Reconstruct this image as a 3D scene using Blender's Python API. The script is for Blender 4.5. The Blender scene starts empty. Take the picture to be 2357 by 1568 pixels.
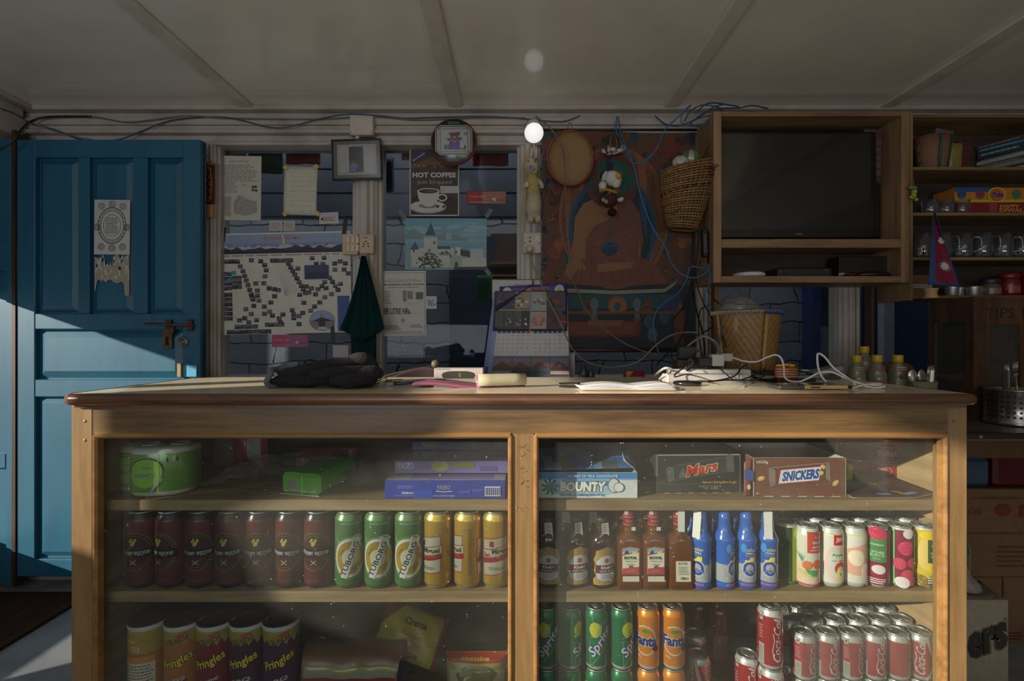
import bpy, math, random
from mathutils import Vector, Matrix
R = random.Random(7)
SC = bpy.context.scene
COL = SC.collection
# ------------------------------------------------------------------ camera
F, CX, HY, HC = 1140.0, 1178.5, 778.0, 1.03      # focal length (px of a 2357x1568 frame), principal column, horizon row, eye height
cam_d = bpy.data.cameras.new('camera'); cam = bpy.data.objects.new('camera', cam_d); COL.objects.link(cam)
cam.location = (0, 0, HC); cam.rotation_euler = (math.pi/2, 0, 0)
cam_d.sensor_width = 36; cam_d.lens = 36*F/2357; cam_d.shift_y = -6/2357; cam_d.clip_start = .05
SC.camera = cam
# ------------------------------------------------------------------ light
SC.view_settings.view_transform = 'Standard'; SC.view_settings.look = 'None'
SC.view_settings.gamma = 1; SC.view_settings.use_curve_mapping = False
SC.view_settings.exposure = 0.0
w = bpy.data.worlds.new('sky'); SC.world = w; w.use_nodes = True
w.node_tree.nodes['Background'].inputs[0].default_value = (.62, .78, 1.0, 1)
w.node_tree.nodes['Background'].inputs[1].default_value = 0.28
sun_d = bpy.data.lights.new('sun', 'SUN'); sun = bpy.data.objects.new('sun', sun_d); COL.objects.link(sun)
sun_d.energy = 7.6; sun_d.angle = math.radians(.9); sun_d.color = (1.0, .90, .76)
SUN = Vector((.86, .51, -.30)).normalized()
sun.rotation_euler = SUN.to_track_quat('-Z', 'Y').to_euler()
def window_or_fill_light(loc, rot, sx, sy, e, c):        # soft daylight from a window, and added fill for the room beyond
    d = bpy.data.lights.new('window_or_fill', 'AREA'); d.shape = 'RECTANGLE'; d.size = sx; d.size_y = sy; d.energy = e; d.color = c
    o = bpy.data.objects.new('window_or_fill', d); COL.objects.link(o); o.location = loc; o.rotation_euler = rot
PI = math.pi
window_or_fill_light((-1.1, -2.30, 1.0), (PI/2+1.2, 0, 0), 1.5, 1.2, 42.0, (.86, .92, 1.0))
window_or_fill_light((.9, -2.30, 1.0), (PI/2+1.2, 0, 0), 1.5, 1.2, 23.0, (1.0, .94, .84))
window_or_fill_light((-2.3, 1.5, 1.0), (PI/2, 0, -PI/2), .8, 1.1, .25, (.72, .85, 1.0))
window_or_fill_light((-2.45, 2.55, 1.5), (PI/2, 0, -PI/2), .5, 1.2, 5, (.90, .94, 1.0))  # added fill at the left end of the room beyond, no window there
window_or_fill_light((.1, 2.42, 2.38), (.55, 0, 0), 4.4, .2, 27, (1.0, .98, .95))  # added overhead fill that brightens the brick, no real opening above
# ------------------------------------------------------------------ helpers
def lin(c):
    return tuple(((v/255)/12.92 if v/255 <= .04045 else ((v/255+.055)/1.055)**2.4) for v in c)
def P(px, py, Y):                                  # a point of the place, read off the photograph at a known distance
    return Vector(((px-CX)/F*Y, Y, HC+(HY-py)/F*Y))
def yon(py, z):                                    # distance of a point of known height z seen at row py
    return F*(HC-z)/(py-HY)
MATS = {}
def nodemat(name):
    m = bpy.data.materials.new(name); m.use_nodes = True
    nt = m.node_tree; return m, nt, nt.nodes['Principled BSDF']
def att(rough=.6, metal=0, coat=0, noise=.10, nscale=30, bump=0, spec=.5, key=None):
    """surface whose colour is the 'Col' attribute of its faces, worn a little by noise"""
    k = ('att', rough, metal, coat, noise, nscale, bump, spec)
    if k in MATS: return MATS[k]
    m, nt, b = nodemat(key or 'printed_surface'); N = nt.nodes; L = nt.links
    a = N.new('ShaderNodeAttribute'); a.attribute_name = 'Col'
    tc = N.new('ShaderNodeTexCoord'); no = N.new('ShaderNodeTexNoise'); no.inputs['Scale'].default_value = nscale; no.inputs['Detail'].default_value = 4
    L.new(tc.outputs['Object'], no.inputs['Vector'])
    mr = N.new('ShaderNodeMapRange'); mr.inputs[1].default_value = .3; mr.inputs[2].default_value = .7; mr.inputs[3].default_value = 1-noise; mr.inputs[4].default_value = 1+noise*.5
    L.new(no.outputs['Fac'], mr.inputs[0])
    mx = N.new('ShaderNodeVectorMath'); mx.operation = 'SCALE'
    L.new(a.outputs['Color'], mx.inputs[0]); L.new(mr.outputs[0], mx.inputs['Scale']); L.new(mx.outputs[0], b.inputs['Base Color'])
    b.inputs['Roughness'].default_value = rough; b.inputs['Metallic'].default_value = metal
    b.inputs['Coat Weight'].default_value = coat; b.inputs['Coat Roughness'].default_value = .12; b.inputs['Specular IOR Level'].default_value = spec
    if bump:
        bp = N.new('ShaderNodeBump'); bp.inputs['Strength'].default_value = bump; bp.inputs['Distance'].default_value = .004
        L.new(no.outputs['Fac'], bp.inputs['Height']); L.new(bp.outputs[0], b.inputs['Normal'])
    MATS[k] = m; return m
def wood(name, c1, c2, axis='x', rough=.45, scale=9, coat=0, bump=.15, knots=True):
    if name in MATS: return MATS[name]
    m, nt, b = nodemat(name); N = nt.nodes; L = nt.links
    tc = N.new('ShaderNodeTexCoord'); mp = N.new('ShaderNodeMapping')
    s = {'x': (.10, 1, 1), 'y': (1, .10, 1), 'z': (1, 1, .10)}[axis]
    mp.inputs['Scale'].default_value = tuple(v*scale for v in s)
    L.new(tc.outputs['Object'], mp.inputs['Vector'])
    n1 = N.new('ShaderNodeTexNoise'); n1.inputs['Scale'].default_value = 1.6; n1.inputs['Detail'].default_value = 8; n1.inputs['Distortion'].default_value = 1.4
    L.new(mp.outputs[0], n1.inputs['Vector'])
    n2 = N.new('ShaderNodeTexNoise'); n2.inputs['Scale'].default_value = 14; n2.inputs['Detail'].default_value = 3
    L.new(mp.outputs[0], n2.inputs['Vector'])
    ma = N.new('ShaderNodeMath'); ma.operation = 'MULTIPLY_ADD'; ma.inputs[1].default_value = .35; L.new(n2.outputs['Fac'], ma.inputs[0]); L.new(n1.outputs['Fac'], ma.inputs[2])
    cr = N.new('ShaderNodeValToRGB'); cr.color_ramp.elements[0].position = .5; cr.color_ramp.elements[1].position = .85
    cr.color_ramp.elements[0].color = (*lin(c2), 1); cr.color_ramp.elements[1].color = (*lin(c1), 1)
    L.new(ma.outputs[0], cr.inputs[0]); L.new(cr.outputs[0], b.inputs['Base Color'])
    b.inputs['Roughness'].default_value = rough; b.inputs['Coat Weight'].default_value = coat; b.inputs['Coat Roughness'].default_value = .25
    bp = N.new('ShaderNodeBump'); bp.inputs['Strength'].default_value = bump; bp.inputs['Distance'].default_value = .002
    L.new(ma.outputs[0], bp.inputs['Height']); L.new(bp.outputs[0], b.inputs['Normal'])
    MATS[name] = m; return m
def paint(name, c, rough=.5, spots=None, amount=.15, scale=8, coat=0, metal=0, stretch=(1, 1, 1), bump=.1, coat_rough=.1):
    """one paint with a second tone worn through it"""
    if name in MATS: return MATS[name]
    m, nt, b = nodemat(name); N = nt.nodes; L = nt.links
    tc = N.new('ShaderNodeTexCoord'); mp = N.new('ShaderNodeMapping'); mp.inputs['Scale'].default_value = stretch
    L.new(tc.outputs['Object'], mp.inputs['Vector'])
    n1 = N.new('ShaderNodeTexNoise'); n1.inputs['Scale'].default_value = scale; n1.inputs['Detail'].default_value = 8
    L.new(mp.outputs[0], n1.inputs['Vector'])
    cr = N.new('ShaderNodeValToRGB'); cr.color_ramp.elements[0].position = .45; cr.color_ramp.elements[1].position = .72
    cr.color_ramp.elements[0].color = (0, 0, 0, 1); cr.color_ramp.elements[1].color = (amount*4,)*3+(1,) if amount < .25 else (1, 1, 1, 1)
    L.new(n1.outputs['Fac'], cr.inputs[0])
    mx = N.new('ShaderNodeMix'); mx.data_type = 'RGBA'; mx.inputs['A'].default_value = (*lin(c), 1)
    mx.inputs['B'].default_value = (*lin(spots or tuple(v*.8 for v in c)), 1)
    L.new(cr.outputs[0], mx.inputs['Factor']); L.new(mx.outputs['Result'], b.inputs['Base Color'])
    b.inputs['Roughness'].default_value = rough; b.inputs['Metallic'].default_value = metal
    b.inputs['Coat Weight'].default_value = coat; b.inputs['Coat Roughness'].default_value = coat_rough
    bp = N.new('ShaderNodeBump'); bp.inputs['Strength'].default_value = bump; bp.inputs['Distance'].default_value = .003
    L.new(n1.outputs['Fac'], bp.inputs['Height']); L.new(bp.outputs[0], b.inputs['Normal'])
    MATS[name] = m; return m
def glass(name, tint=(1, 1, 1), haze=.04, spots=.5, refl=1.0, hazecol=(150, 150, 145), rough=.02, scale=60):
    """thin pane: lets light through, mirrors a little, carries dust specks and smears"""
    if name in MATS: return MATS[name]
    m = bpy.data.materials.new(name); m.use_nodes = True; nt = m.node_tree; N = nt.nodes; L = nt.links
    N.remove(N['Principled BSDF']); out = N['Material Output']
    tr = N.new('ShaderNodeBsdfTransparent'); tr.inputs[0].default_value = (*tint, 1)
    gl = N.new('ShaderNodeBsdfGlossy'); gl.inputs['Roughness'].default_value = rough
    fr = N.new('ShaderNodeFresnel'); ge = N.new('ShaderNodeNewGeometry'); io = N.new('ShaderNodeMapRange'); io.inputs[3].default_value = 1.5; io.inputs[4].default_value = 1/1.5; L.new(ge.outputs['Backfacing'], io.inputs[0]); L.new(io.outputs[0], fr.inputs['IOR'])
    mu = N.new('ShaderNodeMath'); mu.operation = 'MULTIPLY'; mu.inputs[1].default_value = 1.4*refl; mu.use_clamp = True; L.new(fr.outputs[0], mu.inputs[0])
    m1 = N.new('ShaderNodeMixShader'); L.new(mu.outputs[0], m1.inputs[0]); L.new(tr.outputs[0], m1.inputs[1]); L.new(gl.outputs[0], m1.inputs[2])
    df = N.new('ShaderNodeBsdfDiffuse'); df.inputs[0].default_value = (*lin(hazecol), 1)
    tc = N.new('ShaderNodeTexCoord')
    n1 = N.new('ShaderNodeTexNoise'); n1.inputs['Scale'].default_value = scale; n1.inputs['Detail'].default_value = 2; L.new(tc.outputs['Object'], n1.inputs['Vector'])
    c1 = N.new('ShaderNodeValToRGB'); c1.color_ramp.elements[0].position = .74; c1.color_ramp.elements[1].position = .80
    L.new(n1.outputs['Fac'], c1.inputs[0])
    n2 = N.new('ShaderNodeTexNoise'); n2.inputs['Scale'].default_value = 4; n2.inputs['Detail'].default_value = 5; L.new(tc.outputs['Object'], n2.inputs['Vector'])
    c2 = N.new('ShaderNodeMapRange'); c2.inputs[1].default_value = .4; c2.inputs[2].default_value = .7; c2.inputs[3].default_value = haze*.5; c2.inputs[4].default_value = haze*1.5
    L.new(n2.outputs['Fac'], c2.inputs[0])
    ad = N.new('ShaderNodeMath'); ad.operation = 'MULTIPLY_ADD'; ad.inputs[1].default_value = spots; ad.use_clamp = True
    L.new(c1.outputs[0], ad.inputs[0]); L.new(c2.outputs[0], ad.inputs[2])
    m2 = N.new('ShaderNodeMixShader'); L.new(ad.outputs[0], m2.inputs[0]); L.new(m1.outputs[0], m2.inputs[1]); L.new(df.outputs[0], m2.inputs[2])
    L.new(m2.outputs[0], out.inputs['Surface'])
    MATS[name] = m; return m
def emit(name, c, s):
    if name in MATS: return MATS[name]
    m, nt, b = nodemat(name); b.inputs['Base Color'].default_value = (*c, 1); b.inputs['Emission Color'].default_value = (*c, 1); b.inputs['Emission Strength'].default_value = s
    MATS[name] = m; return m

class MB:
    """collects coloured faces and links them as ONE mesh object"""
    def __init__(s): s.v = []; s.f = []; s.c = []; s.n = {}; s.sm = []
    def face(s, pts, c, nrm=None, smooth=False):
        i = len(s.v); s.v += [tuple(p) for p in pts]; s.f.append(list(range(i, i+len(pts)))); s.c.append(c); s.sm.append(smooth)
        if nrm is not None: s.n[len(s.f)-1] = nrm
        return s
    def idx(s, vs, fs, c, smooth=True):
        i = len(s.v); s.v += [tuple(p) for p in vs]
        for k, f in enumerate(fs):
            s.f.append([i+j for j in f]); s.c.append(c[k] if isinstance(c, list) else c); s.sm.append(smooth)
        return s
    def box(s, a, b, c=(200, 200, 200), bev=0, M=None, taper=None):
        (x0, y0, z0), (x1, y1, z1) = a, b
        x0, x1 = sorted((x0, x1)); y0, y1 = sorted((y0, y1)); z0, z1 = sorted((z0, z1))
        if bev:
            e = min(bev, (x1-x0)*.45, (y1-y0)*.45, (z1-z0)*.45); vs = []
            for (X, Y, Z, sx, sy, sz) in [(x, y, z, 1 if x == x0 else -1, 1 if y == y0 else -1, 1 if z == z0 else -1) for x in (x0, x1) for y in (y0, y1) for z in (z0, z1)]:
                vs += [(X, Y+sy*e, Z+sz*e), (X+sx*e, Y, Z+sz*e), (X+sx*e, Y+sy*e, Z)]
            def q(n, k): return n*3+k
            # corner order: n = ix*4+iy*2+iz
            fs = [[q(0,0),q(1,0),q(3,0),q(2,0)], [q(4,0),q(6,0),q(7,0),q(5,0)], [q(0,1),q(4,1),q(5,1),q(1,1)], [q(2,1),q(3,1),q(7,1),q(6,1)], [q(0,2),q(2,2),q(6,2),q(4,2)], [q(1,2),q(5,2),q(7,2),q(3,2)]]
            for ix in (0, 1):                                   # edges along y,z,x
                for iz in (0, 1): n0, n1 = ix*4+iz, ix*4+2+iz; fs.append([q(n0,0),q(n0,2),q(n1,2),q(n1,0)])
                for iy in (0, 1): n0, n1 = ix*4+iy*2, ix*4+iy*2+1; fs.append([q(n0,0),q(n0,1),q(n1,1),q(n1,0)])
            for iy in (0, 1):
                for iz in (0, 1): n0, n1 = iy*2+iz, 4+iy*2+iz; fs.append([q(n0,1),q(n0,2),q(n1,2),q(n1,1)])
            for n in range(8): fs.append([q(n,0),q(n,1),q(n,2)])
            # orient outward
            C = Vector(((x0+x1)/2, (y0+y1)/2, (z0+z1)/2)); out = []
            for f in fs:
                p = [Vector(vs[j]) for j in f]; nn = (p[1]-p[0]).cross(p[2]-p[0]); m = sum(p, Vector())/len(p)
                out.append(f if nn.dot(m-C) > 0 else f[::-1])
            fs = out
        else:
            vs = [(x, y, z) for x in (x0, x1) for y in (y0, y1) for z in (z0, z1)]
            fs = [[0,1,3,2], [4,6,7,5], [0,4,5,1], [2,3,7,6], [0,2,6,4], [1,5,7,3]]
        if M is not None: vs = [M @ Vector(v) for v in vs]
        return s.idx(vs, fs, c, False)
    def lathe(s, prof, n=32, c=(200, 200, 200), o=(0, 0, 0), cap=True, M=None, smooth=True, sx=1, sy=1, a0=0):
        """prof: (radius, height[, colour of the band above])"""
        vs = []; fs = []; cs = []
        for r, z, *_ in prof:
            for k in range(n):
                a = a0+2*PI*k/n; vs.append((math.cos(a)*r*sx, math.sin(a)*r*sy, z))
        for i in range(len(prof)-1):
            cc = prof[i][2] if len(prof[i]) > 2 else c
            for k in range(n):
                fs.append([i*n+k, i*n+(k+1) % n, (i+1)*n+(k+1) % n, (i+1)*n+k]); cs.append(cc)
        if cap:
            if prof[0][0] > 1e-6: fs.append(list(range(n))[::-1]); cs.append(prof[0][2] if len(prof[0]) > 2 else c)
            if prof[-1][0] > 1e-6: fs.append([(len(prof)-1)*n+k for k in range(n)]); cs.append(prof[-1][2] if len(prof[-1]) > 2 else c)
        o = Vector(o); vs = [((M @ Vector(v)) if M is not None else Vector(v))+o for v in vs]
        k0 = len(s.f); s.idx(vs, fs, cs, smooth)
        return s
    def tube(s, pts, r=.002, n=7, c=(200, 200, 200), cap=True, smooth_path=0, flat=1.0):
        pts = [Vector(p) for p in pts]
        if smooth_path: pts = spline(pts, smooth_path)
        m = len(pts); vs = []; fs = []; up = Vector((0, 0, 1))
        t0 = (pts[1]-pts[0]).normalized(); nx = t0.cross(up)
        if nx.length < 1e-3: nx = t0.cross(Vector((1, 0, 0)))
        nx.normalize()
        for i, p in enumerate(pts):
            t = (pts[min(i+1, m-1)]-pts[max(i-1, 0)]).normalized()
            nx = (nx-t*nx.dot(t)); nx = nx.normalized() if nx.length > 1e-6 else t.orthogonal().normalized()
            ny = t.cross(nx); rr = r[i*len(r)//m] if isinstance(r, (list, tuple)) else (r(i/(m-1)) if callable(r) else r)
            for k in range(n):
                a = 2*PI*k/n; vs.append(p+nx*math.cos(a)*rr+ny*math.sin(a)*rr*flat)
        for i in range(m-1):
            for k in range(n): fs.append([i*n+k, i*n+(k+1) % n, (i+1)*n+(k+1) % n, (i+1)*n+k])
        if cap: fs.append(list(range(n))[::-1]); fs.append([(m-1)*n+k for k in range(n)])
        return s.idx(vs, fs, c, True)
    def ball(s, o, r, c=(200, 200, 200), n=16, m=10, sc=(1, 1, 1), M=None):
        vs = []; fs = []
        for i in range(m+1):
            t = PI*i/m
            for k in range(n):
                a = 2*PI*k/n; v = Vector((math.sin(t)*math.cos(a)*r*sc[0], math.sin(t)*math.sin(a)*r*sc[1], -math.cos(t)*r*sc[2]))
                vs.append((M @ v if M is not None else v)+Vector(o))
        for i in range(m):
            for k in range(n):
                f = [i*n+k, i*n+(k+1) % n, (i+1)*n+(k+1) % n, (i+1)*n+k]
                fs.append(f)
        return s.idx(vs, fs, c, True)
    def grid(s, fn, nu, nv, c, smooth=True, thick=0, two=None):
        """surface fn(u,v); c is a colour or fn(u,v); thick gives it a back and edges along its local normal"""
        V = [[Vector(fn(i/nu, j/nv)) for i in range(nu+1)] for j in range(nv+1)]
        vs = [p for r_ in V for p in r_]; W = nu+1
        fs = []; cs = []
        for j in range(nv):
            for i in range(nu):
                fs.append([j*W+i, j*W+i+1, (j+1)*W+i+1, (j+1)*W+i]); cs.append(c((i+.5)/nu, (j+.5)/nv) if callable(c) else c)
        if thick:
            nb = []
            for j in range(nv+1):
                for i in range(nu+1):
                    du = V[j][min(i+1, nu)]-V[j][max(i-1, 0)]; dv = V[min(j+1, nv)][i]-V[max(j-1, 0)][i]
                    nn = du.cross(dv); nn = nn.normalized() if nn.length > 1e-12 else Vector((0, 0, 1)); nb.append(V[j][i]-nn*thick)
            o = len(vs); vs += nb
            for k, f in list(enumerate(fs)): fs.append([o+q for q in f[::-1]]); cs.append(two or cs[k])
            def edge(a, b): fs.append([b, a, o+a, o+b]); cs.append(two or cs[0])
            for i in range(nu): edge(i, i+1); edge(nv*W+i+1, nv*W+i)
            for j in range(nv): edge((j+1)*W, j*W); edge(j*W+nu, (j+1)*W+nu)
        return s.idx(vs, fs, cs, smooth)
    def build(s, name, mat=None, parent=None, loc=(0, 0, 0), rot=None):
        me = bpy.data.meshes.new(name); loc = Vector(loc)
        me.from_pydata(s.v, [], s.f)
        ca = me.color_attributes.new('Col', 'FLOAT_COLOR', 'CORNER'); data = []
        cache = {}
        for f, c in zip(s.f, s.c):
            if c not in cache: cache[c] = list(lin(c))+[1.0]
            data += cache[c]*len(f)
        ca.data.foreach_set('color', data)
        me.polygons.foreach_set('use_smooth', s.sm)
        if s.n:
            me.update(); ns = [tuple(x.vector) for x in me.corner_normals]; k = 0
            for i, f in enumerate(s.f):
                if i in s.n:
                    for q in range(len(f)): ns[k+q] = tuple(s.n[i][q])
                k += len(f)
            me.normals_split_custom_set(ns)
        me.materials.append(mat or att())
        o = bpy.data.objects.new(name, me); COL.objects.link(o); o.location = loc
        if rot: o.rotation_euler = rot
        if parent: o.parent = parent
        return o
def spline(pts, k=8):
    out = []; n = len(pts)
    for i in range(n-1):
        p0, p1, p2, p3 = pts[max(i-1, 0)], pts[i], pts[i+1], pts[min(i+2, n-1)]
        for j in range(k):
            t = j/k; out.append(.5*((2*p1)+(p2-p0)*t+(2*p0-5*p1+4*p2-p3)*t*t+(3*p1-p0-3*p2+p3)*t*t*t))
    out.append(pts[-1]); return out
def tag(o, label=None, cat=None, group=None, kind=None):
    if label: o['label'] = label
    if cat: o['category'] = cat
    if group: o['group'] = group
    if kind: o['kind'] = kind
    return o
def thing(name, label, cat, loc=(0, 0, 0), rot=(0, 0, 0), group=None):
    o = bpy.data.objects.new(name, None); COL.objects.link(o); o.empty_display_size = .02
    o.location = loc; o.rotation_euler = rot; return tag(o, label, cat, group)
def struct(o): o['kind'] = 'structure'; return o
def dup(root, loc=None, rot=None, label=None, group=None):
    r = root.copy(); COL.objects.link(r)
    if loc is not None: r.location = loc
    if rot is not None: r.rotation_euler = rot
    if label: r['label'] = label
    if group: r['group'] = group
    for ch in list(root.children):
        c = ch.copy(); COL.objects.link(c); c.parent = r
        for g in ch.children:
            d = g.copy(); COL.objects.link(d); d.parent = c
    return r
ORD = ['first', 'second', 'third', 'fourth', 'fifth', 'sixth', 'seventh', 'eighth', 'ninth', 'tenth', 'eleventh', 'twelfth', 'thirteenth', 'fourteenth']
# ---- lettering and flat artwork
TXT = {}
def text_mesh(s, bold=0.0):
    k = (s, bold)
    if k in TXT: return TXT[k]
    cu = bpy.data.curves.new('t', 'FONT'); cu.body = s; cu.resolution_u = 2; cu.offset = bold; cu.size = 1
    o = bpy.data.objects.new('t', cu); COL.objects.link(o); bpy.context.view_layer.update()
    e = o.evaluated_get(bpy.context.evaluated_depsgraph_get()); me = e.to_mesh()
    vs = [(v.co.x, v.co.y) for v in me.vertices]; ps = [[vs[i] for i in p.vertices] for p in me.polygons]
    e.to_mesh_clear(); bpy.data.objects.remove(o); bpy.data.curves.remove(cu)
    if not vs: vs = [(0, 0), (1, 1)]
    x0 = min(v[0] for v in vs); x1 = max(v[0] for v in vs); y0 = min(v[1] for v in vs); y1 = max(v[1] for v in vs)
    TXT[k] = ([[(p[0]-x0, p[1]-y0) for p in q] for q in ps], x1-x0, y1-y0); return TXT[k]
def clip(poly, axis, val, keep_less):
    out = []; n = len(poly)
    for i in range(n):
        a, b = poly[i], poly[(i+1) % n]
        ia = (a[axis] <= val) == keep_less or a[axis] == val; ib = (b[axis] <= val) == keep_less or b[axis] == val
        if ia: out.append(a)
        if ia != ib:
            t = (val-a[axis])/(b[axis]-a[axis]); out.append((a[0]+(b[0]-a[0])*t, a[1]+(b[1]-a[1])*t))
    out = [p for i, p in enumerate(out) if abs(p[0]-out[i-1][0])+abs(p[1]-out[i-1][1]) > 1e-7]
    if len(out) < 3 or abs(sum(out[i-1][0]*out[i][1]-out[i][0]*out[i-1][1] for i in range(len(out)))) < 1e-10: return []
    return out
class Art:
    """flat coloured polygons in metres, layer over layer"""
    def __init__(s, w=1, h=1): s.w = w; s.h = h; s.p = []; s.l = 0; s.k = 0
    def poly(s, pts, c, layer=None):
        a = sum(pts[i][0]*pts[(i+1) % len(pts)][1]-pts[(i+1) % len(pts)][0]*pts[i][1] for i in range(len(pts)))
        if a < 0: pts = pts[::-1]
        if layer is None: s.l += 1
        elif layer != s.l: s.k = (s.k+1) % 40; layer += s.k*.02
        s.p.append((list(pts), c, s.l if layer is None else layer)); return s
    def rect(s, x0, y0, x1, y1, c, layer=None): return s.poly([(x0, y0), (x1, y0), (x1, y1), (x0, y1)], c, layer)
    def ell(s, cx, cy, rx, ry, c, n=20, rot=0, layer=None):
        return s.poly([(cx+rx*math.cos(2*PI*k/n)*math.cos(rot)-ry*math.sin(2*PI*k/n)*math.sin(rot), cy+rx*math.cos(2*PI*k/n)*math.sin(rot)+ry*math.sin(2*PI*k/n)*math.cos(rot)) for k in range(n)], c, layer)
    def ring(s, cx, cy, rx, ry, t, c, n=28, a0=0, a1=2*PI, rot=0):
        s.l += 1
        for k in range(n):
            a, b = a0+(a1-a0)*k/n, a0+(a1-a0)*(k+1)/n
            q = [(rx*math.cos(a), ry*math.sin(a)), (rx*math.cos(b), ry*math.sin(b)), ((rx-t)*math.cos(b), (ry-t)*math.sin(b)), ((rx-t)*math.cos(a), (ry-t)*math.sin(a))]
            s.poly([(cx+x*math.cos(rot)-y*math.sin(rot), cy+x*math.sin(rot)+y*math.cos(rot)) for x, y in q], c, s.l)
        return s
    def line(s, pts, t, c):
        s.l += 1
        for (x0, y0), (x1, y1) in zip(pts, pts[1:]):
            d = math.hypot(x1-x0, y1-y0) or 1e-9; nx, ny = -(y1-y0)/d*t/2, (x1-x0)/d*t/2
            s.poly([(x0+nx, y0+ny), (x1+nx, y1+ny), (x1-nx, y1-ny), (x0-nx, y0-ny)], c, s.l)
        return s
    def text(s, t, x, y, h=None, w=None, c=(20, 20, 20), bold=.0, shear=0, rot=0, anchor='c', squeeze=None):
        ps, tw, th = text_mesh(t, bold)
        sy = h/th if h else w/tw; sx = w/tw if w else sy
        ox = {'c': -tw*sx/2, 'l': 0, 'r': -tw*sx}[anchor]; s.l += 1; cr, sr = math.cos(rot), math.sin(rot)
        for q in ps:
            pts = []
            for a, b in q:
                X = a*sx+ox+b*sy*shear; Y = b*sy-(th*sy/2); pts.append((x+X*cr-Y*sr, y+X*sr+Y*cr))
            s.poly(pts, c, s.l)
        return s
    def lines(s, x0, y0, x1, y1, n, c, fill=.45, rag=.25, rnd=None):
        """n rows of small print too small to read"""
        rnd = rnd or R; s.l += 1; dy = (y1-y0)/n
        for k in range(n):
            x = x0; xe = x1-(x1-x0)*rag*rnd.random(); yy = y1-dy*(k+.5)
            while x < xe:
                wl = min((x1-x0)*rnd.uniform(.04, .14), xe-x); s.poly([(x, yy-dy*fill/2), (x+wl, yy-dy*fill/2), (x+wl, yy+dy*fill/2), (x, yy+dy*fill/2)], c, s.l); x += wl+(x1-x0)*.018
        return s
    def cut(s, x0, x1, y0=None, y1=None):
        out = []
        for p, c, l in s.p:
            for ax, v, kl in ((0, x1, True), (0, x0, False), (1, y1, True), (1, y0, False)):
                if v is not None and len(p) >= 3: p = clip(p, ax, v, kl)
            if len(p) >= 3: out.append((p, c, l))
        s.p = out; return s
    def onto(s, mb, fn, eps=.00025, step=None):
        """fn(x, y, lift) -> point; step slices wide polygons so that they follow a bent sheet"""
        rk = {l: i for i, l in enumerate(sorted({q[2] for q in s.p}))}; eps = min(eps, .0026/max(1, len(rk)))
        for p, c, l in s.p:
            l = rk[l]; pieces = [p]
            if step:
                lo = min(q[0] for q in p); hi = max(q[0] for q in p); pieces = []
                for k in range(math.floor(lo/step), math.floor(hi/step)+1):
                    q = clip(clip(p, 0, k*step, False), 0, (k+1)*step, True) if (hi-lo) > 0 else p
                    if len(q) >= 3: pieces.append(q)
            for q in pieces: mb.face([fn(x, y, eps*(l+1)) for x, y in q], c)
        return mb
    def wrap(s, mb, r, n=32, z0=0, eps=.00012, a0=-PI/2, rfn=None):
        """around a lathe of n sides; x=0 faces a0, x grows to the viewer's right"""
        st = 2*PI/n; L = st*r
        rk = {l: i for i, l in enumerate(sorted({q[2] for q in s.p}))}; eps = min(eps, .0016/max(1, len(rk)))
        for p, c, l in s.p:
            l = rk[l]
            lo = min(q[0] for q in p); hi = max(q[0] for q in p)
            for k in range(math.floor(lo/L), math.floor(hi/L)+1):
                q = clip(clip(p, 0, k*L, False), 0, (k+1)*L, True)
                if len(q) < 3: continue
                pts = []; nr = []
                for x, y in q:
                    t = x/L-k; rr = (rfn(y) if rfn else r)+eps*(l+1); A, B = a0+k*st, a0+(k+1)*st
                    X = math.cos(A)*(1-t)+math.cos(B)*t; Y = math.sin(A)*(1-t)+math.sin(B)*t
                    pts.append((X*rr, Y*rr, z0+y)); nr.append(Vector((X, Y, 0)).normalized())
                mb.face(pts, c, nr)
        return mb
def front(x0, y0, Y, curl=None):
    """map a sheet that faces the camera, lower left corner at (x0, Y, y0)"""
    return lambda x, y, e: (x0+x, Y-e-(curl(x, y) if curl else 0), y0+y)
def sheet(name, label, cat, px0, py0, px1, py1, Y, art=None, base=(205, 202, 192), tilt=0, curl=None, group=None, rough=.55, th=.0006, nu=1, nv=1, coat=0, parts=True):
    """paper or card seen from the front; px/py are its corners read off the photo"""
    a = P(px0, py1, Y); b = P(px1, py0, Y); w_, h_ = b.x-a.x, b.z-a.z
    A = Art(w_, h_)
    if art: art(A, w_, h_)
    A.cut(0, w_, 0, h_)
    m = MB(); cf = curl or (lambda x, y: 0)
    if curl: nu, nv = max(nu, 10), max(nv, 10)
    cxx, cyy = w_/2, h_/2
    def fn(x, y, e): return (x-cxx, -e-cf(x/w_, y/h_), y-cyy)
    m.grid(lambda u, v: fn(u*w_, v*h_, 0), nu, nv, base, smooth=bool(curl), thick=th)
    if curl:
        for p, c, l in A.p:
            q = p; m_fn = None
        A.onto(m, fn, step=w_/nu)
    else: A.onto(m, fn)
    o = m.build(name, att(rough=rough, noise=.05, coat=coat), loc=((a.x+b.x)/2, Y, (a.z+b.z)/2), rot=(0, tilt, 0))
    return tag(o, label, cat, group)
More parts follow.
